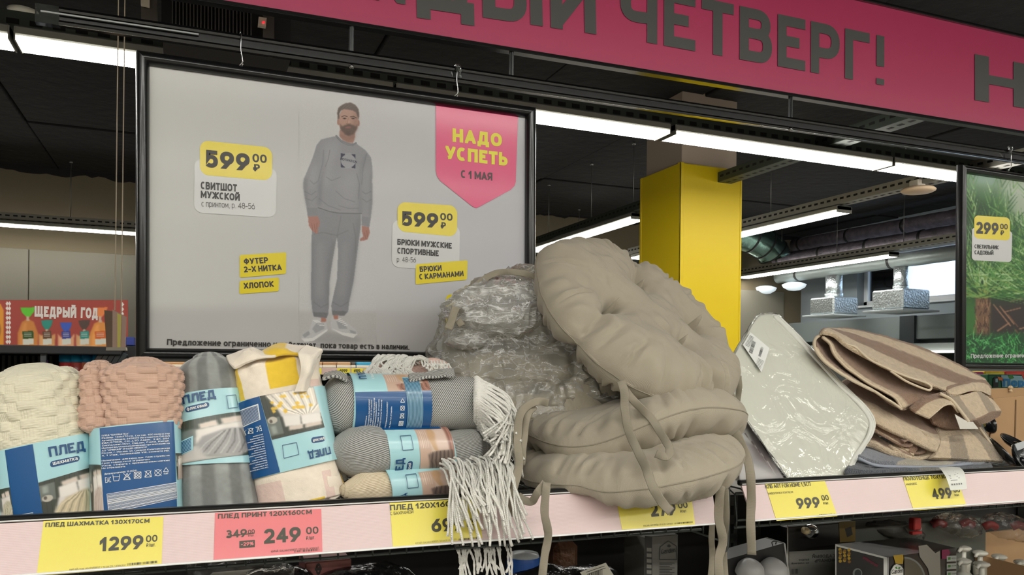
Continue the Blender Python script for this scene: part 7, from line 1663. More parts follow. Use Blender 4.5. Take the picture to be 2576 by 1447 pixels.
towel(t, [[(150, 138, 1.47), (200, 100, 1.49), (400, 104, 1.51), (720, 170, 1.51), (1060, 285, 1.50), (1330, 410, 1.49), (1530, 520, 1.47)],
          [(152, 136, 1.45), (206, 104, 1.465), (430, 150, 1.47), (740, 260, 1.465), (1080, 390, 1.455), (1350, 500, 1.445), (1560, 570, 1.44)],
          [(156, 134, 1.43), (216, 108, 1.43), (410, 200, 1.425), (720, 350, 1.415), (1080, 500, 1.405), (1300, 575, 1.40), (1572, 590, 1.42)],
          [(160, 132, 1.41), (250, 130, 1.40), (370, 215, 1.39), (620, 365, 1.375), (900, 500, 1.36), (1160, 600, 1.36), (1440, 560, 1.385)],
          [(166, 130, 1.395), (258, 150, 1.38), (360, 232, 1.37), (560, 350, 1.36), (830, 478, 1.345), (1066, 560, 1.335), (1200, 620, 1.345)],
          ], 'upper_layer', stripes([(-1, .06), (.24, .48)]), .009, 12, 18, hems='')
# front hem of the upper layer with its small fold
h = MB(); h.tube(cr_spline([PY(*Q7(x, y), Y) for x, y, Y in ((150, 142, 1.40), (200, 106, 1.40), (258, 140, 1.385), (370, 222, 1.37), (440, 245, 1.365), (560, 350, 1.355), (700, 420, 1.345), (860, 490, 1.338), (1000, 535, 1.33), (1075, 570, 1.325), (1080, 605, 1.325), (1040, 606, 1.326), (880, 540, 1.334), (740, 450, 1.342))], 9), .0028, 8); h.build('hem', m_hem, t, True)
h = MB(); h.tube(cr_spline([PY(*Q7(x, y), Y) for x, y, Y in ((140, 150, 1.41), (110, 172, 1.39), (94, 215, 1.37), (108, 270, 1.365), (160, 345, 1.362), (240, 415, 1.352), (420, 530, 1.338), (600, 620, 1.325))], 9), .0034, 8); h.build('hem', m_hem, t, True)
# right bulge of folds
towel(t, [[(1200, 600, 1.35), (1400, 545, 1.37), (1520, 540, 1.40), (1576, 590, 1.42)], [(1230, 640, 1.335), (1400, 585, 1.35), (1500, 580, 1.37), (1570, 620, 1.40)], [(1290, 664, 1.33), (1420, 620, 1.35), (1500, 625, 1.37), (1560, 660, 1.39)]], 'fold_bulge', stripes([(-1, .3)]), .012, wob=.002)
towel(t, [[(1000, 640, 1.42), (1200, 640, 1.42), (1420, 640, 1.42)], [(1040, 780, 1.37), (1220, 760, 1.37), (1480, 800, 1.38)], [(1100, 900, 1.36), (1240, 935, 1.35), (1500, 915, 1.36)]], 'inner_layer', stripes([(-1, 2)]), .008)
# lower corner with the plain woven border
towel(t, [[(900, 760, 1.34), (1000, 690, 1.345), (1120, 650, 1.345), (1220, 640, 1.34), (1300, 690, 1.335)], [(950, 800, 1.325), (1040, 730, 1.325), (1150, 690, 1.325), (1240, 690, 1.325), (1310, 750, 1.325)], [(1060, 850, 1.31), (1120, 800, 1.308), (1190, 745, 1.308), (1260, 735, 1.31), (1315, 800, 1.312)]], 'border_corner', stripes([(-1, .55)]), .006, hems='b')
towel(t, [[(1220, 640, 1.335), (1340, 660, 1.345), (1480, 630, 1.36), (1600, 700, 1.37)], [(1260, 700, 1.32), (1380, 720, 1.33), (1520, 690, 1.345), (1640, 750, 1.355)], [(1330, 780, 1.305), (1440, 810, 1.315), (1560, 770, 1.33), (1660, 780, 1.345)], [(1390, 870, 1.295), (1480, 850, 1.305), (1580, 810, 1.322), (1668, 795, 1.34)]], 'border_corner', lambda a, b_, P: stripes([])(a, b_, P) * np.where(((b_ < .25) | ((b_ > .62) & (b_ < .85)))[..., None], .55, 1), .007, hems='b')
towel(t, [[(1400, 872, 1.292), (1500, 845, 1.302), (1600, 800, 1.32), (1668, 785, 1.335)], [(1430, 885, 1.31), (1500, 900, 1.32), (1600, 860, 1.335), (1662, 820, 1.35)]], 'woven_border', lambda a, b_, P: np.broadcast_to(srgb((150, 118, 90)), P.shape), .005)
h = MB(); h.tube(cr_spline([PY(*Q7(x, y), Y) for x, y, Y in ((1160, 640, 1.32), (1250, 690, 1.315), (1320, 770, 1.305), (1380, 850, 1.295), (1400, 880, 1.29))], 8), .004, 8); h.build('hem', m_hem, t, True)
b = MB(); b.prism([PY(*Q7(x, y), 1.29) for x, y in ((1285, 815), (1330, 940), (1487, 940), (1440, 880), (1395, 878))], (0, .0008, 0)); b.build('care_label', flat((206, 202, 192), .5), t)
# second towel, rolled fold facing the aisle
t = thing('folded_towel', 'beige and brown striped towel with a curled fold, under the top towel', 'towel', PY(2290, 1150, 1.33), 'folded towels')
towel(t, [[(330, 560, 1.46), (420, 520, 1.47), (600, 560, 1.47), (900, 700, 1.46), (1200, 800, 1.45), (1420, 880, 1.44)],
          [(320, 580, 1.42), (420, 570, 1.43), (600, 660, 1.425), (880, 800, 1.41), (1100, 900, 1.40), (1350, 950, 1.40)],
          [(340, 600, 1.39), (450, 680, 1.385), (620, 770, 1.375), (860, 900, 1.355), (1060, 990, 1.345), (1160, 1000, 1.36)],
          [(420, 690, 1.37), (520, 790, 1.36), (700, 890, 1.345), (880, 970, 1.33), (1050, 1040, 1.315), (1140, 1060, 1.325)],
          [(560, 860, 1.355), (640, 910, 1.345), (760, 970, 1.335), (900, 1030, 1.32), (1010, 1090, 1.31), (1110, 1130, 1.31)]], 'upper_layer', stripes([(.1, .5)]), .012, 12, 16)
towel(t, [[(580, 890, 1.37), (700, 960, 1.355), (850, 1040, 1.335), (960, 1110, 1.325)], [(570, 940, 1.36), (700, 1010, 1.35), (820, 1090, 1.33), (920, 1170, 1.32)]], 'inner_layer', stripes([(-1, .8)]), .010)
b = MB()  # curled end of the fold: spiral band
sp = [(560, 930), (700, 1010), (820, 1075), (900, 1090), (930, 1060), (900, 1040), (850, 1050)]
sp2 = [(760, 1100), (880, 1170), (980, 1195), (1070, 1170), (1130, 1110), (1120, 1040), (1040, 990)]
sp3 = [(900, 1130), (960, 1150), (1020, 1140), (1050, 1100), (1020, 1070)]
for L_pts, r in ((sp, .0042), (sp2, .0075), (sp3, .0045)):
    P = cr_spline([PY(*Q7(x, y), 1.318) for x, y in L_pts], 9); G = np.array([P + V(0, dy, 0) + V(.0 + dy * .4, 0, dy * .2) for dy in (0, .03, .07)]); bb = MB(); shell(bb, G, r, 0, stripes([(-1, 2)] if r < .007 else []), disp=lambda P_, uv: .0009 * noise(P_, 500, 2)); bb.build('curled_fold', m_terry, t, True)
towel(t, [[(1130, 940, 1.37), (1250, 920, 1.385), (1380, 920, 1.40), (1480, 920, 1.41)], [(1150, 1030, 1.34), (1300, 1000, 1.355), (1440, 1000, 1.37), (1560, 1020, 1.385)], [(1130, 1120, 1.315), (1300, 1100, 1.33), (1480, 1090, 1.35), (1630, 1120, 1.365)], [(1080, 1190, 1.30), (1300, 1200, 1.315), (1500, 1205, 1.335), (1672, 1220, 1.35)]], 'lower_layer',
      lambda a, b_, P: stripes([])(a, b_, P) * np.where((((b_ + .12 * (1 - a)) > .22) & ((b_ + .12 * (1 - a)) < .47) & (a > .35) | ((b_ + .3 * (1 - a)) > .80))[..., None], .52, 1), .014)
towel(t, [[(520, 1000, 1.36), (600, 1000, 1.36), (680, 1060, 1.35), (800, 1110, 1.335), (900, 1150, 1.33)], [(500, 1060, 1.33), (600, 1080, 1.33), (700, 1130, 1.325), (820, 1170, 1.315), (900, 1200, 1.315)]], 'side_fold', stripes([(.3, .75)]), .014)
h = MB(); h.tube(cr_spline([PY(*Q7(x, y), Y) for x, y, Y in ((1490, 930, 1.37), (1570, 1040, 1.365), (1640, 1140, 1.36), (1676, 1215, 1.352))], 8), .003, 8); h.build('hem', m_hem, t, True)
# blue-grey towel at the bottom
t = thing('folded_towel', 'blue-grey towel with a pale stripe at the bottom of the towel pile', 'towel', PY(2290, 1190, 1.3), 'folded towels')
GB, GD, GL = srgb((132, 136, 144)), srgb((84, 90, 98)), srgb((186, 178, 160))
def cb(a, b_, P):
    c = np.where(((b_ > .42) & (b_ < .8))[..., None], GL, GB); return np.clip(c + (noise(P, 420, 9) * .03)[..., None], 0, 1)
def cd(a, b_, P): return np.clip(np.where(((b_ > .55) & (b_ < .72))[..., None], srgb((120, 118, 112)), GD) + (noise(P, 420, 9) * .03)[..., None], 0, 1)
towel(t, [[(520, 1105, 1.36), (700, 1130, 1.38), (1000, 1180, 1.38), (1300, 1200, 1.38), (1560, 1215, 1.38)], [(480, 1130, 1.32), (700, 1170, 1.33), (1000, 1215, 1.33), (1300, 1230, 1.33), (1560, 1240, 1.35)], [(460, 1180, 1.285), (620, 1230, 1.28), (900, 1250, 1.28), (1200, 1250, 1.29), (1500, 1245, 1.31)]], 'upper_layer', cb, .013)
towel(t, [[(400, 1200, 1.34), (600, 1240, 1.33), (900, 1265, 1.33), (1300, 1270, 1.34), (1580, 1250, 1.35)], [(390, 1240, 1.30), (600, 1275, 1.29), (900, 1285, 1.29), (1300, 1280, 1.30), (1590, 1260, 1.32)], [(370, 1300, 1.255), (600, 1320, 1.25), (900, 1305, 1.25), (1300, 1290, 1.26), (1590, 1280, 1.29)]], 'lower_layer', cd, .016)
h = MB(); h.tube(cr_spline([PY(*Q7(x, y), Y) for x, y, Y in ((470, 1190, 1.272), (620, 1250, 1.265), (860, 1262, 1.265), (1150, 1262, 1.27), (1420, 1235, 1.29))], 8), .0035, 8); h.build('hem', flat((150, 156, 166), .8), t, True)
# paper hang tag over the price strip
t = thing('hang_tag', 'curved white paper hang tag with small print, hanging over the 499 price tag', 'tag', PY(2398, 1235, 1.16))
rows = [[(1150, 1268, 1.215), (1250, 1262, 1.215), (1330, 1268, 1.215)], [(1180, 1300, 1.185), (1270, 1290, 1.18), (1360, 1300, 1.183)], [(1215, 1360, 1.168), (1300, 1350, 1.162), (1375, 1350, 1.165)], [(1245, 1450, 1.16), (1320, 1446, 1.156), (1388, 1438, 1.158)], [(1250, 1462, 1.16), (1325, 1456, 1.156), (1389, 1446, 1.158)]]
G = surf([[PY(*Q7(x, y), Y) for x, y, Y in r] for r in rows], 8, 8); b = MB(); shell(b, G, .0005); b.build('paper', flat((218, 220, 212), .5), t, True)
b = MB(); PT_ = Plane(PY(*Q7(1300, 1400), 1.1585), np.cross(G[-1, -1] - G[-1, 0], G[18, 8] - G[-1, 8])); PT_.n = PT_.n if PT_.n[1] < 0 else -PT_.n
Gd = G + V(0, -.0012, 0)
def gpt(u, v): 
    i, j = u * (G.shape[0] - 1), v * (G.shape[1] - 1); i0, j0 = min(int(i), G.shape[0] - 2), min(int(j), G.shape[1] - 2); a, c = i - i0, j - j0
    return Gd[i0, j0] * (1 - a) * (1 - c) + Gd[i0 + 1, j0] * a * (1 - c) + Gd[i0, j0 + 1] * (1 - a) * c + Gd[i0 + 1, j0 + 1] * a * c
for i in range(7):
    u0 = .28 + i * .045; b.poly([gpt(u0, .14), gpt(u0, .14 + .5 * (.7 + .3 * ((i * 7) % 3) / 2)), gpt(u0 + .012, .14 + .5 * (.7 + .3 * ((i * 7) % 3) / 2)), gpt(u0 + .012, .14)], 0)
for k in range(5): u0, v0 = .62, .12 + k * .13; b.poly([gpt(u0, v0), gpt(u0, v0 + .07), gpt(u0 + .03, v0 + .07), gpt(u0 + .03, v0)], 0)
b.build('small_print', [flat((110, 112, 110), .5)], t)
# ---------------- cardboard box and black reels on the right
m_card = M('cardboard', (178, 142, 102), .8, bump=('noise', 120, .3, .001), var=(9, .12))
t = thing('cardboard_box', 'open cardboard box behind the towels at the right edge of the shelf', 'box', PY(2560, 1150, 1.55))
def wallq(pts, th, nm): b_ = MB(); b_.prism([PY(x, y, Y) for x, y, Y in pts], (0.0, th, 0)); b_.build(nm, m_card, t)
zb5 = 1200
wallq([(2496, 1003, 1.50), (2640, 990, 1.50), (2640, zb5, 1.50), (2480, zb5 + 10, 1.50)], .004, 'front_flap')
wallq([(2484, 978, 1.68), (2700, 972, 1.68), (2700, 1130, 1.68), (2484, 1130, 1.68)], .004, 'back_wall')
b = MB(); b.prism([PY(2484, 978, 1.68), PY(2484, 1150, 1.68), PY(2480, zb5, 1.50), PY(2496, 1003, 1.50)], (.004, 0, 0)); b.build('side_wall', m_card, t)
b = MB(); b.prism([PY(2554, 1006, 1.499), PY(2557, 1006, 1.499), PY(2555, 1120, 1.499), PY(2552, 1120, 1.499)], (0, -.0006, 0)); b.build('crease', M('cardboard_dark', (120, 92, 62), .9), t)
b = MB(); c = PY(2542, 980, 1.675); b.lathe([(0, -.008), (.006, -.006), (.004, 0), (.008, .006), (.003, .012), (0, .012)], c, k=9); b.build('torn_bit', flat((214, 190, 150), .8), t)
m_bk = M('black_plastic_disc', (20, 21, 23), .25, coat=.5)
for i, (px, py, Y, r, ax, l) in enumerate(((2488, 1070, 1.50, .024, (.9, -.4, .1), 'small black ring just right of the lower towel, in front of the cardboard'), (2520, 1142, 1.36, .045, (.55, -.5, .65), 'tilted black dished lid nearest the towels'), (2556, 1120, 1.43, .045, (.2, -.5, .9), 'black dished lid behind the nearest one'), (2570, 1160, 1.33, .045, (.3, -.8, .5), 'black dished lid at the very edge, on top of the others'))):
    c = PY(px, py, Y); t = thing('black_lid', l, 'lid', c, 'black round lids'); b = MB(); k_ = r / .045
    b.lathe([(.0, -.004), (.018 * k_, -.004), (.03 * k_, -.002), (.042 * k_, .006), (.045 * k_, .008), (.045 * k_, .003), (.03 * k_, -.006), (0, -.008)], c, ax, 40); b.build('dish', m_bk, t, True)
    b = MB(); b.lathe([(0.004, -.002), (.009 * k_, .001), (.010 * k_, .006), (.004, .008), (0, .008)], c, ax, 20); b.build('hub', m_bk, t, True)
b = MB(); b.prism([PY(2553, 1118, 1.325), PY(2576, 1110, 1.325), PY(2580, 1126, 1.325), PY(2560, 1134, 1.325)], (0, .002, 0)); tag(b.build('sticker_strip', flat((190, 194, 196), .4)), 'small white barcode strip on the black lids', 'sticker')

# ================================================================== LOWER SHELF GOODS
ZL = EYE - .74
Q3 = lambda x, y: (1800 + x / 3.3196, 1250 + y / 3.3196)
def hexa(nm, t_, pts, dv, mat): b_ = MB(); b_.prism(pts, dv, mat=0); return b_.build(nm, mat, t_)
def down(P, z=ZL): return V(P[0], P[1], z)
m_bx = M('dark_carton_print', (30, 27, 26), .35, coat=.3, var=(18, .5))
# garden lamp box seen by its corner
c0 = PY(*Q3(1432, 505), 1.33); cl = PY(*Q3(1000, 395), 1.42); cr2 = PY(*Q3(2010, 428), 1.52); cb2 = cl + cr2 - c0
t = thing('lamp_box', 'dark garden lamp carton with white edges and flower print on the lower shelf', 'box', down((cl + cr2) / 2))
b = MB(); zt_ = min(c0[2], cl[2], cr2[2]); top = [V(p[0], p[1], p[2]) for p in (c0, cr2, cb2, cl)]; low_ = [down(p) for p in top]
b.add(top + low_, [(0, 1, 2, 3), (7, 6, 5, 4), (0, 4, 5, 1), (1, 5, 6, 2), (2, 6, 7, 3), (3, 7, 4, 0)]); b.build('carton', m_bx, t)
PLf = Plane(c0, np.cross(cl - c0, U0)); PLf.n = PLf.n if PLf.n[1] < 0 else -PLf.n
PRf = Plane(c0, np.cross(cr2 - c0, U0)); PRf.n = PRf.n if PRf.n[1] < 0 else -PRf.n
mb = MB(); q3 = lambda L: [Q3(x, y) for x, y in L]
for L, m_ in (([(1000, 395), (1010, 397), (1010, 700), (1000, 700)], 0), ([(1000, 395), (1432, 505), (1432, 522), (1000, 412)], 0), ([(1404, 510), (1434, 515), (1434, 700), (1404, 700)], 0)): ppoly(mb, PLf, q3(L), m_, .001)
for i in range(16): x, y = 1040 + (i * 37) % 110, 440 + (i * 23) % 110; ppoly(mb, PLf, q3([(x + 14 * cos(a), y + 14 * sin(a)) for a in np.linspace(0, 5.5, 7)]), 1 if i < 10 else 2, .0014 + i * 1e-5)
for i in range(9): x, y = 1240 + (i * 31) % 110, 510 + (i * 19) % 70; ppoly(mb, PLf, q3([(x + 12 * cos(a), y + 12 * sin(a)) for a in np.linspace(0, 5.5, 7)]), 3, .0014 + i * 1e-5)
ppoly(mb, PLf, q3([(1186 + 40 * cos(a), 640 + 44 * sin(a)) for a in np.linspace(0, 6, 18)]), 4, .0014); ppoly(mb, PLf, q3([(1190 + 28 * cos(a), 640 + 34 * sin(a)) for a in np.linspace(0, 6, 18)]), 5, .0016)
# right face: lamp picture, logo, icons
ppoly(mb, PRf, q3([(1434, 507), (1440, 507), (1440, 700), (1434, 700)]), 0, .001)
ppoly(mb, PRf, q3([(1480, 490), (1560, 480), (1566, 510), (1560, 560), (1500, 560)]), 1, .0012)
ppoly(mb, PRf, q3([(1452, 620), (1480, 570), (1506, 555), (1545, 572), (1566, 600), (1566, 700), (1452, 700)]), 6, .0016); ppoly(mb, PRf, q3([(1457, 622), (1482, 575), (1506, 560), (1542, 576), (1561, 602), (1561, 700), (1457, 700)]), 0, .0018)
ptext(mb, 'Garden', PRf, Q3(1462, 645), Q3(1556, 632), 11, .15, 5, .06, .0022); ppoly(mb, PRf, q3([(1490, 590), (1505, 582), (1514, 600), (1500, 602)]), 7, .0022); ppoly(mb, PRf, q3([(1514, 600), (1522, 586), (1538, 590), (1530, 600)]), 7, .0022)
rg = [(1570 + 180 * cos(a), 700 + 200 * sin(a)) for a in np.linspace(-pi / 2 + .0, -.0, 20)]; rg2 = [(1570 + 165 * cos(a), 700 + 185 * sin(a)) for a in np.linspace(-.0, -pi / 2, 20)]
for i in range(19): ppoly(mb, PRf, q3([rg[i], rg[i + 1], rg2[18 - i], rg2[19 - i]]), 4, .0016)
ppoly(mb, PRf, q3([(1572, 530)] + rg2[::-1] + [(1572, 700)]), 8, .0014)
ppoly(mb, PRf, q3([(1690, 410), (1760, 400), (1830, 470), (1870, 450), (1876, 700), (1790, 700), (1770, 600), (1700, 500)]), 9, .0013)
ppoly(mb, PRf, q3([(1884, 445), (1940, 436), (1956, 470), (1920, 520), (1884, 520)]), 10, .0015)
for i in range(3): y = 490 + i * 64; ppoly(mb, PRf, q3([(1925, y + 4), (2006, y), (2006, y + 48), (1925, y + 52)]), 11, .0016); ppoly(mb, PRf, q3([(1936, y + 16), (1956, y + 14), (1956, y + 34), (1936, y + 36)]), 7, .002); ptext(mb, 'солнечная батарея', PRf, Q3(1962, y + 26), Q3(2002, y + 24), 2.2, .15, 5, .1, .002)
mb.build('print', [flat((190, 190, 184), .4), flat((176, 142, 34), .5), flat((130, 96, 30), .5), flat((92, 26, 44), .5), flat((120, 126, 122), .3), flat((46, 50, 52), .3), flat((70, 84, 74), .4), flat((60, 120, 50), .4), flat((88, 84, 72), .3), flat((140, 136, 124), .6), flat((120, 20, 66), .5), flat((160, 164, 158), .4)], t)
# upside-down lamp box behind
t = thing('lamp_box', 'grey and black lamp carton standing upside down, left of the garden lamp carton', 'box', down(PY(2040, 1400, 1.5)))
Yb = 1.50; x0, x1 = PY(1982, 1400, Yb)[0], PY(2152, 1400, Yb)[0]; b = MB(); b.span((x0, Yb, ZL), (x1, Yb + .1, PY(2040, 1322, Yb)[2]), 0, .002); b.build('carton', m_bx, t)
PU = Plane((0, Yb, 0), (0, -1, 0)); mb = MB(); ppoly(mb, PU, [(1984, 1388), (2100, 1382), (2100, 1460), (1984, 1460)], 0, .001); ppoly(mb, PU, [(1979, 1322), (1982, 1322), (1983, 1460), (1980, 1460)], 1, .001)
ppoly(mb, PU, [(2110, 1313), (2151, 1311), (2151, 1362), (2112, 1365)], 2, .001); ppoly(mb, PU, [(2124, 1330), (2140, 1325), (2144, 1345), (2130, 1352)], 3, .0015)
ptext(mb, 'САДОВЫЙ', PU, (2099, 1402), (2042, 1404), 8, .2, 3, .1, .0015); ptext(mb, 'ФОНАРЬ', PU, (2099, 1413), (2048, 1415), 8, .2, 3, .1, .0015); ptext(mb, 'на солнечной', PU, (2034, 1418), (1990, 1420), 5, .18, 3, .1, .0015); ptext(mb, 'батарее', PU, (2034, 1410), (2008, 1411), 5, .18, 3, .1, .0015)
bars(mb, PU, (1990, 1444), (2011, 1443), 12, 14, 8, 3)
mb.build('print', [flat((92, 92, 86), .5), flat((150, 150, 140), .5), flat((122, 100, 44), .5), flat((44, 44, 42), .5)], t)
c = PY(2042, 1338, 1.49)
t = thing('glass_bulb', 'small clear glass bulb with a cream cap in front of the black carton', 'bulb', c)
b = MB(); b.lathe([(.012, -.02), (.017, -.012), (.018, 0), (.014, .010), (.006, .016)], c, (1, 0, -.3), 20); b.build('glass', film('bulb_glass', (220, 224, 224), .05, .03, 1, (10, .1)), t, True)
b = MB(); b.lathe([(0, -.010), (.008, -.010), (.009, 0), (.006, .008), (0, .008)], c + V(-.02, -.004, .004), (1, 0, -.3), 14); b.build('cap', flat((200, 180, 140), .4), t, True)
# black carton with white domes
t = thing('dome_lamp_box', 'black box with two white domed shapes showing, under the gap between the shelves', 'box', down(PY(1900, 1440, 1.40)))
b = MB(); P_ = [PY(1828, 1408, 1.40), PY(1974, 1366, 1.40), PY(1988, 1480, 1.40), PY(1828, 1480, 1.40)]; b.prism([P_[0], P_[1], down(P_[1]), down(P_[0])], (0, .06, 0)); b.build('carton', M('black_carton', (10, 10, 11), .4), t)
b = MB(); b.prism([PY(1972, 1366, 1.398), PY(1976, 1368, 1.398), PY(1990, 1470, 1.398), PY(1986, 1470, 1.398)], (0, .06, 0)); b.build('white_edge', flat((150, 150, 146), .5), t)
for px, py, r in ((1888, 1436, .032), (1946, 1436, .034)):
    c = PY(px, py, 1.385); b = MB(); b.lathe([(r, -.012), (r * .96, .004), (r * .75, r * .5), (r * .4, r * .7), (0, r * .76)], c, (.1, -.5, .8), 28); b.build('dome', flat((172, 172, 170), .4), t, True)
b = MB(); b.tube(cr_spline([PY(1944, 1374, 1.39), PY(1942, 1364, 1.39), PY(1952, 1362, 1.39), PY(1951, 1370, 1.39)], 6), .0012, 8); b.build('hanger_hook', flat((20, 20, 20), .4), t, True)
# box with pump bottles
t = thing('bottle_box', 'low cardboard tray holding white pump bottles, lower shelf at right', 'box', down(PY(2500, 1440, 1.5)))
b = MB(); pts = [PY(2404, 1360, 1.56), PY(2440, 1344, 1.70), PY(2700, 1330, 1.70), PY(2700, 1380, 1.40)]
zt_ = PY(2440, 1344, 1.70)[2]
xa_, xb_ = PY(2406, 1400, 1.66)[0], PY(2406, 1400, 1.66)[0] + .55
for s_ in (((xa_, 1.70, ZL), (xb_, 1.706, zt_), 'back_wall'), ((xa_, 1.42, ZL), (xa_ + .005, 1.70, zt_ - .03), 'side_wall'), ((xa_, 1.415, ZL), (xb_, 1.42, ZL + .1), 'front_wall')): b = MB(); b.span(s_[0], s_[1]); b.build(s_[2], m_card, t)
m_wp = M('white_pump_plastic', (214, 212, 200), .3, coat=.3)
pos = [(2424, 1376, 1.60, 'leftmost white pump bottle behind the lamp carton'), (2466, 1388, 1.58, 'white pump bottle second from the left, back row'), (2514, 1398, 1.56, 'white pump bottle with the widest nozzle, middle of the tray'), (2470, 1416, 1.50, 'white pump bottle in front, second from the left'), (2570, 1412, 1.50, 'white pump bottle at the right edge of the picture'), (2424, 1408, 1.54, 'white pump bottle behind the torn tray edge')]
for px, py, Y, l in pos:
    tp = PY(px, py, Y); s_ = 1.0; bt = thing('pump_bottle', l, 'bottle', down(tp), 'white pump bottles')
    x, y, z = tp; b = MB(); b.lathe([(0, ZL + .006 - z), (.032, ZL + .006 - z), (.034, -.11), (.030, -.085), (.017, -.072), (.017, -.060)], tp, k=24); b.build('body', m_wp, bt, True)
    b = MB(); b.lathe([(.0185, -.064), (.0185, -.042), (.014, -.036), (.007, -.034), (.007, -.012)], tp, k=20); b.build('collar', m_wp, bt, True)
    b = MB(); b.lathe([(.007, -.014), (.015, -.010), (.021, -.004), (.019, .0), (.010, .003), (0, .004)], tp, k=20); b.tube([tp + V(0, 0, -.004), tp + V(-.024, -.008, -.004), tp + V(-.034, -.011, -.009)], [.007, .0055, .004], 8); b.build('pump_head', m_wp, bt, True)
# clear packs with red things on the bottle tray
f_cl = film('clear_wrap', (224, 220, 212), .05, .1, .8, (40, .7))
for px, py, Y, sx, sy, l in ((2410, 1322, 1.56, .075, .03, 'crumpled clear pack with red ends above the pump bottles'), (2540, 1328, 1.52, .08, .035, 'clear pack with a red piece at the right edge, lower shelf'), (2255, 1335, 1.60, .09, .022, 'flat clear pack on top of the lamp carton')):
    c = PY(px, py, Y); t = thing('clear_pack', l, 'pack', c, 'clear packs on the lower shelf')
    bagsheet(t, c, V(0, -.6, .8), CR, 1, sy, int(px), 'film', f_cl, sx, sy * 1.1, .010, nr=50, nth=120)
    for dx, rgb in (((-.05, (176, 40, 44)), (.03, (150, 30, 36))) if px > 2300 else ((-.06, (40, 44, 44)), (.05, (150, 148, 140)))):
        b = MB(); b.tube(cr_spline([c + CR * (dx - .015) + V(0, .01, 0), c + CR * dx + V(0, .005, .008), c + CR * (dx + .02) + V(0, .01, 0)], 6), .011, 12); b.build('content', flat(rgb, .3), t, True)
b = MB(); c = PY(2302, 1318, 1.56); b.box(c, (.014, .01, .016), None, 0, .003); b.box(c + V(0, -.002, -.024), (.018, .006, .004), None, 0, .001); tag(b.build('toy_block', flat((186, 50, 46), .35)), 'small red box with pale blue rim hanging under the right shelf', 'box')
b = MB(); b.span((PY(1975, 1300, 1.68)[0], 1.60, ZL), (PY(2420, 1300, 1.68)[0], 1.70, PY(2100, 1318, 1.68)[2]), 0, .004); tag(b.build('grey_carton', flat((98, 100, 92), .6)), 'wide grey-green carton at the back of the lower shelf, right', 'box')
# grey tall lamp carton under the cushions
Yg2 = 1.50; t = thing('lamp_box', 'tall grey lamp carton with a house-shaped logo, in the dark under the cushions', 'box', down(PY(1665, 1400, Yg2)))
x0, x1 = PY(1622, 1400, Yg2)[0], PY(1706, 1400, Yg2)[0]; b = MB(); b.span((x0, Yg2, ZL), (x1, Yg2 + .09, PY(1665, 1348, Yg2)[2]), 0, .002); b.build('carton', flat((104, 104, 98), .5), t)
PH = Plane((0, Yg2, 0), (0, -1, 0)); mb = MB()
ppoly(mb, PH, [(1622, 1348), (1640, 1350), (1640, 1470), (1622, 1470)], 0, .001)
for i in range(5): ppoly(mb, PH, [(1626, 1378 + i * 14), (1638, 1379 + i * 14), (1638, 1388 + i * 14), (1626, 1387 + i * 14)], 1, .0016)
hx = [(1660, 1376), (1680, 1361), (1701, 1374), (1702, 1408), (1658, 1408)]
for i in range(5): a, c = V(*hx[i]), V(*hx[(i + 1) % 5]); d = (c - a) / np.linalg.norm(c - a); n_ = V(-d[1], d[0]) * .8; ppoly(mb, PH, [tuple(a + n_), tuple(c + n_), tuple(c - n_), tuple(a - n_)], 0, .0014)
ptext(mb, 'Garden', PH, (1662, 1394), (1698, 1389), 11, .15, 0, .06, .0018); ppoly(mb, PH, [(1676, 1374), (1682, 1369), (1688, 1374), (1682, 1377)], 0, .0018)
for i in range(9): ppoly(mb, PH, [(1658, 1416 + i * 4), (1696 - (i % 3) * 6, 1416 + i * 4), (1696 - (i % 3) * 6, 1417.6 + i * 4), (1658, 1417.6 + i * 4)], 0, .0014)
mb.build('print', [flat((44, 44, 42), .5), flat((120, 120, 112), .5)], t)
# brown plush thing, black bag, white barcode tag, blue bottle, plastic
c = PY(1428, 1395, 1.55); t = thing('wrapped_pack', 'brown wrapped pack with crinkled foil, in the dark left of the lamp carton', 'pack', down(c))
b = MB(); b.span((c[0] - .03, c[1], ZL), (c[0] + .03, c[1] + .08, PY(1428, 1366, 1.55)[2]), 0, .012); b.build('pack_body', M('brown_wrap', (120, 84, 62), .4, bump=('noise', 80, .9, .006)), t)
f_bb = M('black_bag_plastic', (16, 17, 18), .18, coat=.6, bump=('noise', 35, .9, .01))
for px, py, Y, w_, l in ((1390, 1440, 1.42, .10, 'shiny black bag under the left cushion ties'), (1500, 1446, 1.40, .12, 'black bag carrying the white barcode label'), (930, 1446, 1.36, .14, 'glossy black bag below the 699 price tag'), (700, 1452, 1.35, .10, 'black and white crumpled bag below the 249 price tag')):
    c = PY(px, py, Y); t = thing('plastic_bag', l, 'bag', down(c), 'black bags on the lower shelf')
    h_ = c[2] - ZL; u = np.linspace(0, pi, 40); th = np.linspace(0, 2 * pi, 60, endpoint=False); Uu, TH = np.meshgrid(u, th, indexing='ij')
    P = V(c[0], c[1] + .06, ZL + h_ / 2 + .003) + np.stack([np.sin(Uu) ** .6 * np.cos(TH) * w_, np.sin(Uu) ** .6 * np.sin(TH) * .06, np.cos(Uu) * h_ / 2], -1); P = P + (.010 * fbm(P, 22, int(px), 3))[..., None] * V(1, .6, .3)
    b = MB(); b.grid(P, None, None, 0, False, True); b.build('bag_body', f_bb, t, True)
mb = MB(); PWt = Plane(PY(1500, 1430, 1.385), V(-.1, -.8, .6)); t = thing('barcode_label', 'tilted white label with barcode on the black bag, bottom of the picture', 'label', PY(1500, 1440, 1.385))
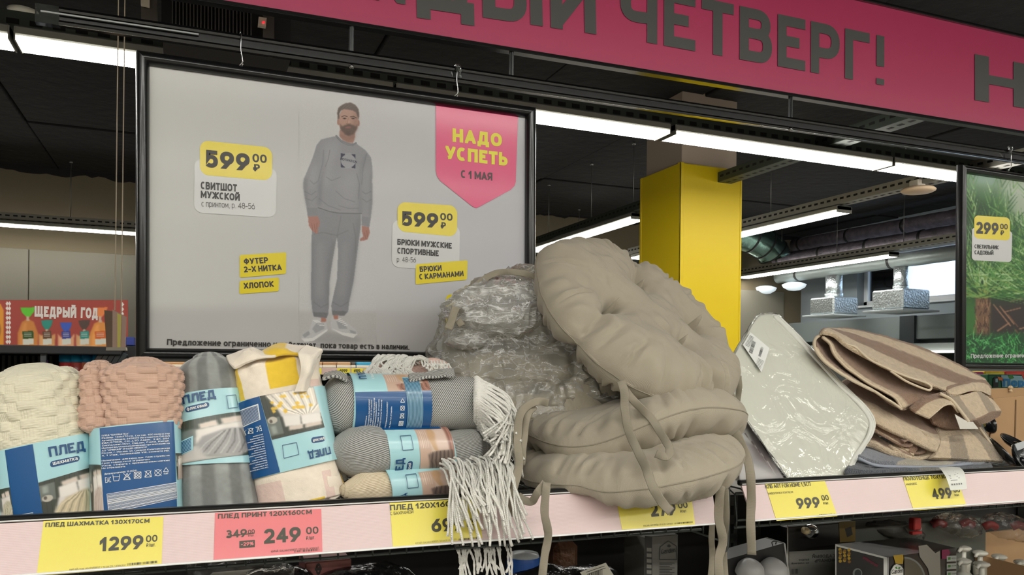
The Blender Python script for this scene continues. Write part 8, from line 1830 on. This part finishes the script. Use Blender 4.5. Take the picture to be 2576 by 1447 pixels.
qd = [(1459, 1440), (1524, 1416), (1552, 1460), (1486, 1480)]; bb = MB(); c4 = [PWt.at(*p) for p in qd]; bb.prism(c4, -PWt.n * .0006); bb.build('paper', flat((190, 186, 170), .5), t)
bars(mb, PWt, (1478, 1460), (1516, 1447), 14, 22, 12, 0, .001)
for i in range(2): ppoly(mb, PWt, [(1474 + i * 3, 1440 + i * 5), (1520 + i * 3, 1424 + i * 5), (1520.5 + i * 3, 1425.4 + i * 5), (1474.5 + i * 3, 1441.4 + i * 5)], 0, .001)
mb.build('print', [flat((70, 68, 62), .5)], t)
c = PY(1318, 1392, 1.5); t = thing('blue_bottle', 'bottle with a blue and white wrapper behind the white fringe, lower shelf', 'bottle', down(c))
b = MB(); b.lathe([(0, 0), (.035, 0), (.036, .02), (.036, c[2] - ZL - .02), (.03, c[2] - ZL), (0, c[2] - ZL + .004)], down(c), k=24); b.build('bottle_body', flat((190, 194, 196), .3), t, True)
b = MB(); b.lathe([(.0368, c[2] - ZL - .06), (.0372, c[2] - ZL - .018), (.034, c[2] - ZL - .006)], down(c), k=24); b.build('wrapper', flat((36, 88, 170), .3), t, True)
Yk = 1.42; t = thing('lamp_box', 'pink box with upright black lettering under the 249 price tag', 'box', down(PY(825, 1430, Yk)))
x0, x1 = PY(768, 1430, Yk)[0], PY(884, 1430, Yk)[0]; b = MB(); b.span((x0, Yk, ZL), (x1, Yk + .09, PY(820, 1412, Yk)[2]), 0, .002); b.build('carton', flat((150, 92, 88), .5), t)
mb = MB(); PK2 = Plane((0, Yk, 0), (0, -1, 0)); ptext(mb, 'ФОНАРЬ', PK2, (812, 1412), (800, 1500), 12, .2, 0, .1, .001) if False else None
P0k = PK2.at(792, 1418); ltext(mb, 'ФОНАРЬ', lambda x, y, o: P0k + V(y, -o, -x), 0, 0, .12, .012, .2, 0, .1, .001); mb.build('print', [flat((30, 24, 24), .5)], t)
c = PY(610, 1440, 1.38); t = thing('clear_pack', 'clear wrapped white pack below the red 249 price tag', 'pack', down(c), 'clear packs on the lower shelf')
b = MB(); b.span((c[0] - .06, c[1] + .01, ZL), (c[0] + .05, c[1] + .07, c[2] - .01), 0, .015); b.build('content', flat((150, 146, 136), .5), t)
bagsheet(t, c, V(0, -.6, .8), CR, 1, .03, 77, 'film', f_cl, .08, .05, .014, nr=50, nth=120)
